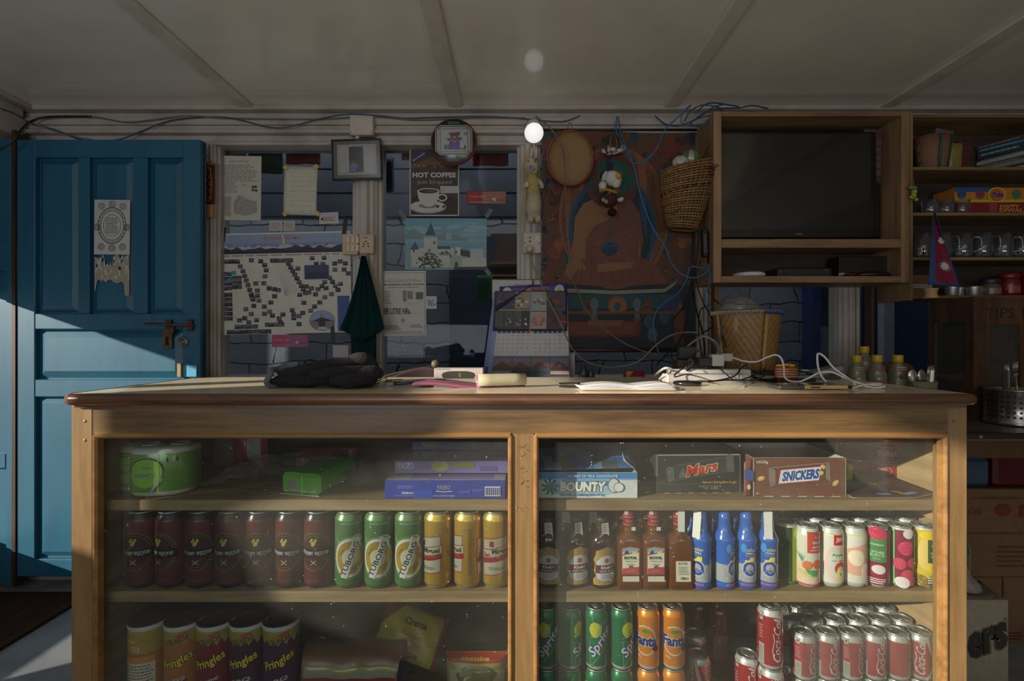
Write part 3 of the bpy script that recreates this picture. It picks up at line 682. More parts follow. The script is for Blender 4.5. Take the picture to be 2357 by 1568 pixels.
# --- gold beer
def art_gold(A, r, h):
    W = (216, 210, 196); RD = (176, 44, 44)
    for ox in (0, 2*PI*r*.5):
        A.poly([(ox-r*1.1, h*.17), (ox+r*.95, h*.23), (ox+r*.95, h*.71), (ox-r*1.1, h*.65)], RD); A.poly([(ox-r*1.06, h*.18), (ox+r*.91, h*.24), (ox+r*.91, h*.70), (ox-r*1.06, h*.64)], W)
        A.poly([(ox-r*1.18, h*.33), (ox+r*1.05, h*.41), (ox+r*1.05, h*.59), (ox-r*1.18, h*.51)], RD); A.poly([(ox-r*1.15, h*.40), (ox+r*1.02, h*.48), (ox+r*1.02, h*.58), (ox-r*1.15, h*.50)], W)
        A.text('San', ox-r*.80, h*.452, h=.011, w=r*.55, c=(150, 36, 40), bold=.03, rot=.08); A.text('Miguel', ox+r*.25, h*.50, h=.014, w=r*1.25, c=(60, 50, 50), bold=.03, rot=.08)
        A.text('PALE PILSEN', ox, h*.43, h=.004, w=r*1.5, c=(214, 140, 120), rot=.08); A.rect(ox-r*.55, h*.56, ox-r*.25, h*.63, RD); A.lines(ox-r*.6, h*.26, ox+r*.6, h*.30, 2, (120, 100, 70))
    A.lines(r*1.35, h*.2, r*1.6, h*.8, 22, (130, 100, 40)); A.lines(-r*1.9, h*.06, r*1.9, h*.075, 1, (120, 90, 40))
gold = make_can('beer_can', 'x', 'beer can', .0320, .168, (208, 168, 72), (216, 184, 96), (190, 176, 140), art_gold, GOLDM)
for i, (px, rz) in enumerate(zip((1008, 1077, 1142), (-.62, -1.25, .12))):
    put(gold, (ax(px, 1.112), 1.112, S2), rz, ('left gold beer can showing the end of its red and white label', 'middle gold beer can turned so its bare gold side faces out', 'right gold beer can beside the middle post of the counter')[i], 'gold beer cans on the middle shelf')
# --- lofted bottles
def loft(m, prof, c, n=40, ex=2.0, cap=True, o=(0, 0, 0)):
    """prof: (half width, half depth, height, exponent or None[, colour])"""
    vs = []; fs = []; cs = []
    for hw, hd, z, e, *_ in prof:
        e = e or ex
        for k in range(n):
            a = 2*PI*k/n; ca, sa = math.cos(a), math.sin(a)
            vs.append((o[0]+math.copysign(abs(ca)**(2/e), ca)*hw, o[1]+math.copysign(abs(sa)**(2/e), sa)*hd, o[2]+z))
    for i in range(len(prof)-1):
        cc = prof[i][4] if len(prof[i]) > 4 else c
        for k in range(n): fs.append([i*n+k, i*n+(k+1) % n, (i+1)*n+(k+1) % n, (i+1)*n+k]); cs.append(cc)
    if cap: fs.append(list(range(n))[::-1]); cs.append(cs[0]); fs.append([(len(prof)-1)*n+k for k in range(n)]); cs.append(cs[-1])
    m.idx(vs, fs, cs, True); return m
def liquor(name, col, rough=.08, trans=.75):
    if name in MATS: return MATS[name]
    m, nt, b = nodemat(name); b.inputs['Base Color'].default_value = (*lin(col), 1); b.inputs['Roughness'].default_value = rough
    b.inputs['Transmission Weight'].default_value = trans; b.inputs['IOR'].default_value = 1.4; b.inputs['Coat Weight'].default_value = .6; b.inputs['Coat Roughness'].default_value = .03
    no = nt.nodes.new('ShaderNodeTexNoise'); no.inputs['Scale'].default_value = 40; bp = nt.nodes.new('ShaderNodeBump'); bp.inputs['Distance'].default_value = .0006; bp.inputs['Strength'].default_value = .3
    nt.links.new(no.outputs['Fac'], bp.inputs['Height']); nt.links.new(bp.outputs[0], b.inputs['Normal']); MATS[name] = m; return m
AMBER = liquor('amber_liquor', (196, 112, 22), rough=.04, trans=.85); RUM = liquor('dark_rum', (40, 12, 10), trans=.2); VOD = liquor('blue_bottle_glass', (20, 60, 190), trans=.15, rough=.2)
def rum_label(A):
    G = (150, 122, 66); w_ = .052; h_ = .082
    sc = [(w_/2*(1+.03*math.sin(k*1.9))*x, y) for k, (x, y) in enumerate([(-1, 0), (-1, .01), (-.9, .02), (-1, .03), (-.9, .045), (-1, .055), (-.92, .065), (-.85, .074), (-.5, .078), (0, .083), (.5, .078), (.85, .074), (.92, .065), (1, .055), (.9, .045), (1, .03), (.9, .02), (1, .01), (1, 0)])]
    A.poly(sc, G); A.poly([(-.020, .014), (-.0225, .03), (-.021, .052), (-.012, .062), (0, .0645), (.012, .062), (.021, .052), (.0225, .03), (.020, .014), (.008, .0095), (-.008, .0095)], (176, 176, 184))
    A.ell(0, .053, .0055, .0055, (150, 76, 40), 16); A.rect(-.0235, .026, .0235, .044, (88, 22, 34)); A.text('Khukri', 0, .0385, h=.007, w=.026, c=(206, 196, 196), bold=.03); A.text('XXX Rum', 0, .0305, h=.005, w=.034, c=(196, 176, 176), bold=.02)
    A.lines(-.013, .013, .013, .024, 3, (140, 140, 150))
def make_rum():
    t = thing('rum_bottle', 'x', 'bottle'); m = MB()
    loft(m, [(.022, .018, .0, 2.3), (.0265, .020, .004, 2.3), (.0275, .021, .012, 2.3), (.0275, .021, .085, 2.3), (.0265, .020, .100, 2.2), (.022, .017, .112, 2), (.014, .013, .122, 2), (.0112, .0112, .128, 2), (.0110, .0110, .133, 2)], (40, 20, 20))
    m.build('bottle_glass', RUM, t)
    m = MB(); m.lathe([(.0125, .124), (.0132, .128), (.0128, .140), (.0135, .142), (.0135, .150), (.0125, .152), (0, .152)], 20, (54, 40, 34)); m.build('screw_cap', att(rough=.4), t)
    m = MB(); A = Art(); A.poly([(-.014, .112), (-.008, .118), (-.009, .142), (.008, .143), (.010, .118), (.012, .108), (.006, .112), (0, .116)], (196, 192, 184)); A.lines(-.007, .122, .007, .140, 4, (150, 120, 120)); A.onto(m, front(0, 0, 0, lambda x, y: .0139), .0002); m.build('tax_strip', PAPER, t)
    m = MB(); A = Art(); rum_label(A); A.onto(m, lambda x, y, e: (x, -.0212*(max(0, 1-abs(x/.0278)**2.3))**(1/2.3)-e-.0004, y+.010), .00015, step=.004); m.build('label', att(rough=.4, noise=.08), t)
    return t
rum = make_rum()
for i, (px, rz, y) in enumerate(((1262, -.05, 1.108), (1326, .25, 1.108), (1386, .30, 1.105))):
    put(rum, (ax(px, y), y, S2), rz, ('dark rum bottle beside the middle post, its label half in shade', 'middle one of the three front rum bottles, its label turned right', 'dark rum bottle with a bright torn paper strip next to the whisky')[i], 'dark rum bottles')
for i, px in enumerate((1300, 1362)): put(rum, (ax(px, 1.175), 1.175, S2), .1, ('rum bottle in the back row behind the left gap of the front rum bottles', 'rum bottle in the back row behind the right gap of the front rum bottles')[i], 'dark rum bottles')
def make_royal(back=False):
    t = thing('whisky_bottle', 'x', 'bottle'); m = MB()
    loft(m, [(.024, .017, 0, 5), (.0275, .019, .003, 5), (.0275, .019, .018, 5), (.0262, .018, .022, 5), (.0262, .018, .095, 5), (.0262, .018, .100, 4), (.023, .016, .112, 3), (.0135, .0125, .119, 2.2), (.0122, .0122, .124, 2), (.0122, .0122, .138, 2)], (200, 120, 30))
    m.build('bottle_glass', AMBER, t)
    m = MB(); m.lathe([(.0128, .136, (132, 30, 56)), (.0130, .139, (170, 140, 70)), (.0130, .1405, (132, 30, 56)), (.0130, .156, (170, 140, 70)), (.0130, .1575, (132, 30, 56)), (.0128, .172), (0, .172)], 24, (132, 30, 56)); A = Art(); A.text('ROYAL', 0, .148, h=.005, w=.016, c=(190, 150, 90)); A.wrap(m, .0130, 24); m.build('cap_sleeve', att(rough=.35, metal=.2), t)
    m = MB(); A = Art(); x = .008 if back else .004
    if back: A.rect(-.007, .126, .008, .172, (200, 200, 196)); A.line([(-.007+.0, .126), (.008, .126)], .002, (180, 180, 176))
    else: A.rect(-.013, .163, -.004, .173, (180, 180, 180)); A.rect(.003, .128, .012, .136, (190, 190, 180))
    A.onto(m, front(0, 0, 0, lambda x, y: .0133), .0002); m.build('tax_strip', PAPER, t)
    m = MB(); A = Art(); RD = (170, 70, 70)
    if back:
        A.rect(-.014, .018, .020, .064, RD); A.rect(-.013, .019, .019, .063, (196, 194, 180)); A.text('ROYAL', .003, .058, h=.0055, w=.020, c=(40, 36, 34), bold=.03); A.lines(-.008, .034, .014, .053, 6, (130, 130, 120)); 
        for k in range(12): A.rect(-.006+k*.0016, .023, -.0052+k*.0016, .029, (60, 60, 60), 3)
    else:
        A.poly([(-.0195, .034), (-.0195, .092), (-.002, .0955), (.0195, .092), (.0195, .034)], RD); A.poly([(-.018, .036), (-.018, .090), (-.002, .0935), (.018, .090), (.018, .036)], (198, 196, 184))
        A.poly([(-.018, .082), (-.018, .090), (-.002, .0935), (.018, .090), (.018, .086)], (120, 150, 170)); A.poly([(-.018, .079), (.018, .086), (.018, .083), (-.018, .076)], (150, 60, 50)); A.rect(.003, .080, .014, .085, (206, 180, 90)); A.poly([(-.015, .080), (-.008, .088), (-.004, .081)], (40, 40, 50))
        A.text('ROYAL', 0, .071, h=.0065, w=.028, c=(40, 34, 30), bold=.03); A.text('TREASURE', 0, .0635, h=.0032, w=.026, c=(130, 120, 110)); A.text('WHISKY', 0, .0565, h=.0034, w=.018, c=(130, 120, 110)); A.ell(0, .050, .0048, .0048, (120, 60, 50), 14)
        A.poly([(-.018, .036), (-.018, .048), (.018, .052), (.018, .036)], (160, 62, 70)); A.lines(-.012, .039, .012, .045, 2, (190, 110, 110)); A.rect(-.018, .0200, .018, .0315, (190, 186, 172)); A.text('Premium', 0, .0258, h=.004, w=.020, c=(190, 110, 110))
    A.onto(m, front(0, 0, 0, lambda x, y: .0193 if y < .022 else .0186), .0002); m.build('label', att(rough=.4, noise=.05), t)
    return t
ry = make_royal(); rb = make_royal(True)
put(ry, (ax(1447, 1.10), 1.10, S2), 0, 'whisky bottle right beside the dark rum, first of the amber bottles', 'amber whisky bottles'); put(ry, (ax(1504, 1.10), 1.10, S2), 0, 'amber whisky bottle standing between two other amber bottles', 'amber whisky bottles')
put(rb, (ax(1563, 1.10), 1.10, S2), 0, 'amber whisky bottle showing its small back label beside the blue bottles', 'amber whisky bottles')
for i, px in enumerate((1420, 1475, 1532)): put(ry, (ax(px, 1.17), 1.17, S2), 0, '%s whisky bottle in the back row behind the amber bottles' % ('left', 'middle', 'right')[i], 'amber whisky bottles')
def make_vodka(strip):
    t = thing('vodka_bottle', 'x', 'bottle'); m = MB(); B = (42, 86, 168); n = 32; r = .0212
    m.lathe([(.018, 0, (60, 90, 150)), (.0205, .003, (40, 70, 170)), (r, .008, B), (r, .018, (150, 152, 158)), (r, .056, B), (r, .098, B), (.0225, .104, B), (.0220, .110, B), (.017, .120, B), (.0135, .128, B), (.0125, .150, B), (.0122, .172, B), (0, .172)], n, B)
    A = Art(); A.lines(-.066, .020, .066, .055, 8, (120, 124, 134), fill=.18, rag=0); A.ell(0, .047, .0165, .019, (165, 165, 170)); A.ell(0, .047, .0135, .0155, (36, 66, 150)); A.ell(0, .047, .0085, .010, (150, 152, 160)); A.ell(0, .046, .002, .002, (190, 90, 40), 10)
    A.rect(-.0135, .039, .0135, .0435, (36, 66, 150)); A.text('SINCE 1888', 0, .0412, h=.0022, w=.022, c=(190, 190, 200)); A.text('Ruslan', 0, .089, h=.0085, w=.024, c=(170, 166, 146), bold=.03); A.text('VODKA', 0, .081, h=.004, w=.018, c=(206, 210, 220), bold=.02)
    A.text('Mega Lemon', 0, .0755, h=.0032, w=.020, c=(206, 150, 40)); A.poly([(-.010, .062), (-.003, .062), (.010, .064), (.010, .073), (.001, .073), (-.003, .066), (-.010, .066)], (206, 190, 80)); A.ell(-.012, .092, .006, .010, (60, 130, 200), 14); A.lines(-.017, .009, .017, .017, 1, (190, 90, 90))
    A.wrap(m, r, n); m.build('bottle_glass', att(rough=.22, coat=.8, noise=.04), t)
    if strip:
        m = MB(); A = Art(); A.rect(-.0115, .112, .0055, .170, (196, 194, 190)); 
        for k in range(14): A.ell(.0055, .1135+k*.0042, .0012, .0014, (196, 194, 190), 8)
        A.onto(m, lambda x, y, e: (x, -.0128-(.0095*max(0, (.128-y)/.018))-e, y)); m.build('tax_strip', PAPER, t)
    return t
va = make_vodka(True); vb = make_vodka(False)
put(va, (ax(1614, 1.10), 1.10, S2), -.75, 'blue vodka bottle with a white strip, right beside the whisky', 'blue vodka bottles'); put(vb, (ax(1667, 1.10), 1.10, S2), .65, 'blue vodka bottle, left one of the two bare-necked ones', 'blue vodka bottles')
put(vb, (ax(1717, 1.10), 1.10, S2), -.05, 'blue vodka bottle, right one of the two bare-necked ones', 'blue vodka bottles'); put(va, (ax(1767, 1.10), 1.10, S2), -.25, 'blue vodka bottle with a white strip beside the green can', 'blue vodka bottles')
for i, px in enumerate((1590, 1640, 1690)): put(vb, (ax(px, 1.155), 1.155, S2), 0, '%s of three blue bottles standing in the back row' % ('left', 'middle', 'right')[i], 'blue vodka bottles')
# --- juice cans
W_ = (204, 200, 194)
def fruit(A, cx, cy, r, c, tex=None):
    A.ell(cx, cy, r, r, c, 18)
    if tex:
        rr = random.Random(int(cx*1e5)); A.l += 1
        for k in range(18):
            a, q = rr.uniform(0, 6.28), r*.85*rr.random()**.5; A.ell(cx+q*math.cos(a), cy+q*math.sin(a), r*.07, r*.07, tex, 6, layer=A.l)
def j_green(A, r, h): A.rect(-r*3.14, h*.06, -r*.3, h*.95, (44, 70, 40)); A.rect(-r*.3, h*.06, r*.8, h*.95, (150, 160, 50)); A.ell(r*.3, h*.86, r*.5, h*.10, (176, 200, 90)); A.rect(r*.8, h*.06, r*1.4, h*.95, (210, 170, 140)); A.rect(-r*3.14, h*.02, r*3.14, h*.06, (50, 110, 60))
def j_mixed(A, r, h):
    A.rect(-r*3.1, h*.08, r*3.1, h*.4, (214, 186, 164)); A.rect(-r*.35, h*.58, r*2.0, h*.93, (190, 78, 66)); A.text("Dole's", r*.55, h*.84, h=.0045, w=.014, c=W_); A.text('SAMOA', r*.60, h*.755, h=.006, w=.028, c=W_, bold=.04); A.text('MIXED FRUIT', r*.65, h*.68, h=.005, w=.030, c=W_, bold=.03); A.lines(-r*.1, h*.615, r*1.2, h*.64, 1, W_)
    for k in range(5): A.poly([(-r*.75, h*.42), (-r*(1.3-k*.25), h*.58), (-r*.65, h*.46)], (96, 150, 110))
    fruit(A, -r*.35, h*.38, r*.38, (200, 110, 70), (220, 170, 130)); fruit(A, r*.45, h*.40, r*.40, (206, 104, 50)); A.poly([(-r*.5, h*.31), (r*.6, h*.31), (r*.3, h*.20), (-r*.2, h*.22)], (80, 150, 90)); A.ell(-r*.6, h*.24, r*.7, h*.03, (190, 190, 130), rot=-.3); A.rect(-r*3.14, h*.05, r*3.14, h*.07, (186, 70, 66))
def j_apple(A, r, h):
    A.rect(-r*3.1, h*.88, r*3.1, h*.895, (200, 196, 70)); A.rect(-r*.1, h*.71, r*.75, h*.88, (196, 30, 34)); A.text('JEFI', r*.40, h*.795, h=.011, w=.018, c=W_, bold=.04); A.ell(r*.0, h*.42, r*.75, h*.27, (224, 186, 176)); A.ell(r*.05, h*.42, r*.6, h*.22, W_)
    A.text('Apple', r*.25, h*.55, h=.0075, w=.026, c=(60, 150, 90), bold=.04); A.text('with Aloe', r*.25, h*.46, h=.004, w=.026, c=(190, 60, 60)); A.ell(r*.45, h*.33, r*.5, h*.11, (196, 60, 40)); A.ell(r*.45, h*.24, r*.36, h*.13, (216, 204, 140)); A.ell(r*.45, h*.24, r*.05, h*.02, (90, 60, 20), 8); A.rect(-r*2.6, h*.1, -r*1.2, h*.7, (200, 120, 104))
def j_peach(A, r, h):
    A.rect(-r*3.1, h*.86, r*3.1, h*.875, (200, 196, 70)); A.poly([(-r*.9, h*.62), (r*1.4, h*.80), (r*1.6, h*.2), (-r*.8, h*.22)], (214, 160, 140)); A.ell(-r*.1, h*.50, r*.65, h*.13, (226, 208, 190)); A.ell(r*.1, h*.48, r*.12, h*.02, (220, 206, 110), 10); A.ell(r*.8, h*.22, r*.5, h*.2, (226, 204, 190), rot=.3)
def j_lychee(A, r, h):
    A.rect(-r*3.14, h*.05, r*3.14, h*.95, (120, 30, 56)); fruit(A, 0, h*.86, r*.8, (190, 50, 84), (214, 90, 120)); A.rect(-r*.75, h*.43, r*.75, h*.80, (70, 134, 74)); A.text('CHABAA', 0, h*.715, h=.0042, w=.026, c=W_, bold=.03); A.text('LYCHEE', 0, h*.59, h=.0058, w=.028, c=W_, bold=.02); A.text('JUICE', 0, h*.535, h=.0066, w=.028, c=W_, bold=.01); A.text('DRINK', 0, h*.485, h=.003, w=.014, c=W_)
    fruit(A, .002, h*.29, r*.62, (150, 34, 60)); A.ell(.003, h*.31, r*.50, h*.075, (216, 206, 210)); A.lines(-r*.7, h*.07, r*.7, h*.17, 3, (220, 200, 206), fill=.6)
def j_lychee2(A, r, h):
    A.rect(-r*3.14, h*.05, r*3.14, h*.95, (126, 32, 58)); A.rect(-r*2.4, h*.05, -r*.55, h*.95, (30, 46, 40)); A.rect(-r*.62, h*.05, -r*.45, h*.95, (120, 206, 130))
    for k in range(5): A.ell(-r*1.0, h*(.88-k*.10), r*.2, h*.035, (130, 130, 136), 12)
    for x, y, q in ((.4, .66, .62), (-.1, .40, .5), (.9, .42, .45), (.5, .22, .5), (.9, .12, .4)): fruit(A, r*x, h*y, r*q, (196, 60, 92), (220, 110, 136))
    fruit(A, r*.55, h*.90, r*.42, (216, 206, 210)); A.ell(r*.1, h*.10, r*.55, h*.09, (220, 210, 214), rot=-.3); A.rect(r*1.1, h*.4, r*1.9, h*.9, (70, 134, 74))
def j_pine(A, r, h):
    A.rect(-r*3.14, h*.05, r*3.14, h*.95, (206, 176, 60)); A.rect(-r*3.1, h*.05, -r*1.0, h*.95, (150, 130, 40)); A.ell(r*.4, h*.86, r*.9, h*.08, (226, 196, 50)); A.ell(-r*.1, h*.55, r*.5, h*.25, (220, 190, 110)); A.poly([(-r*.2, h*.05), (r*.2, h*.2), (r*1.2, h*.2), (r*1.4, h*.05)], (80, 90, 40))
    fruit(A, r*.5, h*.34, r*.5, (226, 200, 60)); A.rect(r*.1, h*.42, r*1.6, h*.80, (42, 84, 48)); A.text('CHABAA', r*.85, h*.70, h=.004, w=.026, c=W_, bold=.03); A.text('PINEAPPLE', r*.85, h*.58, h=.0045, w=.028, c=W_, bold=.02); A.text('JUICE', r*.85, h*.53, h=.0066, w=.028, c=W_, bold=.01); A.lines(r*.1, h*.08, r*1.2, h*.2, 3, W_, fill=.6); fruit(A, -r*.4, h*.12, r*.5, (130, 110, 50), (200, 190, 90))
JC = att(rough=.32, metal=.15, noise=.05)
kinds = [('green drink can half hidden behind the last blue bottle', j_green, (150, 160, 50), 1808, 1.13, .35), ('white juice can with a pineapple and a red mixed fruit block', j_mixed, (206, 200, 190), 1857, 1.112, -.15), ('white juice can with a red square and an apple', j_apple, (210, 206, 200), 1911, 1.112, -.2),
         ('pale peach-coloured juice can with a cut apple on it', j_peach, (212, 204, 196), 1964, 1.112, -.25), ('crimson juice can with a green lychee name block', j_lychee, (130, 34, 60), 2016, 1.112, -.55), ('juice can covered in red lychees with a bright green stripe', j_lychee2, (130, 34, 60), 2070, 1.112, -.55), ('yellow pineapple juice can beside the right end of the shelf', j_pine, (206, 176, 60), 2124, 1.112, -.45)]
jp = []
for lab, fn, c, px, y, rz in kinds:
    t = make_can('juice_can', lab, 'juice can', .0256, .134, c, (190, 190, 186), (176, 176, 172), fn, JC, lid=(190, 190, 190)); t['group'] = 'juice cans on the middle shelf'; t.location = (ax(px, y), y, S2); t.rotation_euler = (0, 0, rz); jp.append(t)
xs = [t.location.x for t in jp]
for row in range(1, 5):
    for i in range(7 if row < 4 else 6):
        if row == 1 and i == 0: y = 1.184
        else: y = 1.1125+.0525*row
        if i == 3 and row == 2: continue
        s_ = jp[(i*3+row) % 6+1]
        x_ = 1.112*(jp[i].location.x/jp[i].location.y)
        dup(s_, (x_, y+.0, S2), (0, 0, s_.rotation_euler.z+1.0), 'juice can in row %s behind the front, %s from the left' % (('two', 'three', 'four', 'five')[row-1], ORD[i]), 'juice cans on the middle shelf')
# --- slim cans, mini cans on the lower shelf
def outline(A, t, x, y, w, h, c, oc, rot=0, shear=0, b=.05, ob=.16):
    b *= .45; ob *= .5
    A.text(t, x, y, w=w*1.04, h=h*1.10, c=oc, bold=ob, rot=rot, shear=shear); A.text(t, x, y, w=w, h=h, c=c, bold=b, rot=rot, shear=shear)
def a_sprite(A, r, h):
    A.ring(.0, h*.86, .018, .012, .0009, (150, 190, 160), a0=PI, a1=2*PI); A.line([(-.022, h*.55), (-.010, h*.56), (.0, h*.62)], .0012, (150, 190, 160)); A.poly([(-.02, h*.52), (-.018, h*.06), (.022, h*.50), (.020, h*.44)], (30, 116, 74))
    A.line([(-.022, h*.5), (-.020, h*.08), (.024, h*.50)], .001, (140, 180, 150)); A.ell(-.010, h*.68, .013, .0165, (196, 196, 60), 22); A.poly([(-.010, h*.56), (.004, h*.62), (.004, h*.78), (-.004, h*.68)], (150, 190, 90))
    outline(A, 'Sprite', .001, h*.46, .072, .026, (206, 208, 214), (32, 66, 140), rot=.92, shear=.25)
def a_fanta(A, r, h):
    A.ring(0, h*.50, .026, h*.24, .0028, (206, 200, 190), a0=-.3, a1=2.2); A.ring(0, h*.50, .026, h*.24, .0028, (206, 200, 190), a0=3.0, a1=5.6); A.poly([(-.010, h*.64), (.0, h*.69), (.011, h*.645), (.0, h*.615)], (66, 140, 60)); A.line([(-.018, h*.24), (-.008, h*.21)], .002, (206, 200, 190))
    outline(A, 'Fanta', .0, h*.50, .052, .024, (40, 48, 120), (204, 200, 206), b=.09, ob=.22, rot=.02); A.ell(.024, h*.38, .008, .006, (70, 24, 50), 14)
def a_coke(A, r, h):
    W = (214, 206, 206); A.line([(.006, h*.98), (.010, h*.82), (.019, h*.55), (.021, h*.35), (.014, h*.17), (.004, h*.06)], .0075 if h > .12 else .0055, W)
    outline(A, 'Coca-Cola', -.006, h*.52, h*.74, .016, W, W, rot=PI/2-.02, shear=.35, b=.0, ob=.0); A.line([(-.013, h*.2), (-.0165, h*.34), (-.0125, h*.50), (-.015, h*.62)], .0016, W)
    A.rect(.030, h*.12, .043, h*.42, (196, 192, 188)); A.lines(.028, h*.5, .045, h*.92, 11, (206, 170, 170)); A.rect(-.044, h*.80, -.036, h*.92, (200, 196, 190)); A.rect(-.0415, h*.84, -.0385, h*.88, (50, 100, 70)); A.rect(-.046, h*.10, -.033, h*.42, (190, 186, 180)); A.lines(-.044, h*.5, -.034, h*.74, 5, (206, 160, 160))
    for k in range(9): A.rect(-.045, h*(.13+k*.03), -.034, h*(.14+k*.03), (120, 118, 116), 9)
spr = make_can('soda_can', 'x', 'soda can', .0262, .1345, (30, 106, 70), (32, 104, 70), (180, 184, 182), a_sprite)
fan = make_can('soda_can', 'x', 'soda can', .0262, .1345, (204, 124, 42), (204, 124, 42), (190, 180, 170), a_fanta)
cok = make_can('soda_can', 'x', 'soda can', .0262, .1345, (162, 48, 50), (190, 186, 184), (190, 186, 184), a_coke)
Y3 = 1.107
for i, (px, rz) in enumerate(((1257, .15), (1312, 1.1), (1372, .15), (1430, .75))):
    w_ = ('the middle post', 'the first column', 'the turned one', 'the orange cans')[i]
    for lv in (0, 1): put(spr, (ax(px, Y3), Y3, S3+lv*.135), rz-(0 if lv else .9), '%s green lemon soda can of the %s column beside the post, on the lower shelf' % (('lower', 'upper')[lv], ORD[i]), 'green soda cans stacked in twos')
for i, (px, rz) in enumerate(((1491, -.5), (1548, -.15))):
    for lv in (0, 1): put(fan, (ax(px, Y3), Y3, S3+lv*.135), rz, '%s orange soda can of the %s column' % (('lower', 'upper')[lv], ('left', 'right')[i]), 'orange soda cans stacked in twos')
put(cok, (ax(1772, Y3), Y3, S3+.135), .35, 'tall red cola can stacked on top of another, tilted label', 'tall red cola cans'); put(cok, (ax(1774, Y3), Y3, S3), .1, 'tall red cola can at the bottom of the stack of two', 'tall red cola cans')
put(cok, (ax(1608, 1.15), 1.15, S3), -.9, 'single red cola can just right of the orange cans', 'tall red cola cans'); put(cok, (ax(1719, 1.15), 1.15, S3), .2, 'single red cola can with an open gap on its left, beside the stack of two', 'tall red cola cans')
put(cok, (ax(1600, 1.23), 1.23, S3), 1.5, 'shaded red cola can standing behind the one beside the orange cans', 'tall red cola cans')
mini = make_can('mini_can', 'x', 'soda can', .0256, .1025, (172, 74, 76), (196, 192, 190), (190, 186, 184), a_coke, lid=(196, 196, 194))
rots = (.65, .35, .75, .3, 2.1, -.35)
for row in range(5):
    for lv in (0, 1):
        if row >= 3 and lv == 0: continue
        for i in range(6):
            y = 1.118+row*.0525
            put(mini, (.640+(ax(1848, 1.118)-.640)+i*.0525, y, S3+lv*.1035), rots[(i+row*2) % 6], '%s red mini can %s from the left, %s' % (('lower layer', 'upper layer')[lv], ORD[i], ('in the front row', 'in the row behind the front', 'in the middle row', 'in the fourth row back', 'in the rearmost row')[row]), 'shrink-wrapped red mini cans')
m = MB(); x0 = ax(1848, 1.118)-.030; x1 = x0+.325
def wr(u, v):
    z = S3+.001+v*.215; y = 1.0885-.002*math.sin(v*PI)+.0012*math.sin(u*37+v*6)+.0008*math.sin(v*31); return (x0+(x1-x0)*u, y, z)
m.grid(wr, 40, 16, (255, 255, 255)); tag(m.build('shrink_wrap', glass('shrink_film', haze=.10, spots=.0, refl=1.2, hazecol=(200, 196, 196), rough=.12)), 'clear shrink film stretched over the front of the red mini cans', 'plastic film')
# tall dark bottles behind on the lower right shelf
m = MB(); dk = thing('ketchup_bottle', 'dark red bottle standing far back between the cola cans on the lower shelf', 'bottle', (ax(1650, 1.28), 1.28, S3))
m.lathe([(.024, 0), (.029, .004), (.029, .12), (.024, .15), (.014, .19), (.013, .215)], 20, (92, 22, 24)); m.build('bottle_glass', att(rough=.15, coat=.5), dk)
m = MB(); m.lathe([(.015, .21), (.016, .214), (.016, .235), (0, .236)], 16, (40, 26, 26)); m.build('cap', att(rough=.4), dk)
m = MB(); A = Art(); A.rect(-.02, .05, .02, .11, (120, 90, 84)); A.rect(-.012, .165, .002, .172, (206, 150, 140)); A.wrap(m, .0292, 20); m.build('label', PAPER, dk)
d2 = dup(dk, (ax(1598, 1.30), 1.30, S3), (0, 0, .3), 'dark red bottle far back right of the orange cans, its paper label to the front'); d2.location.z = S3+.001
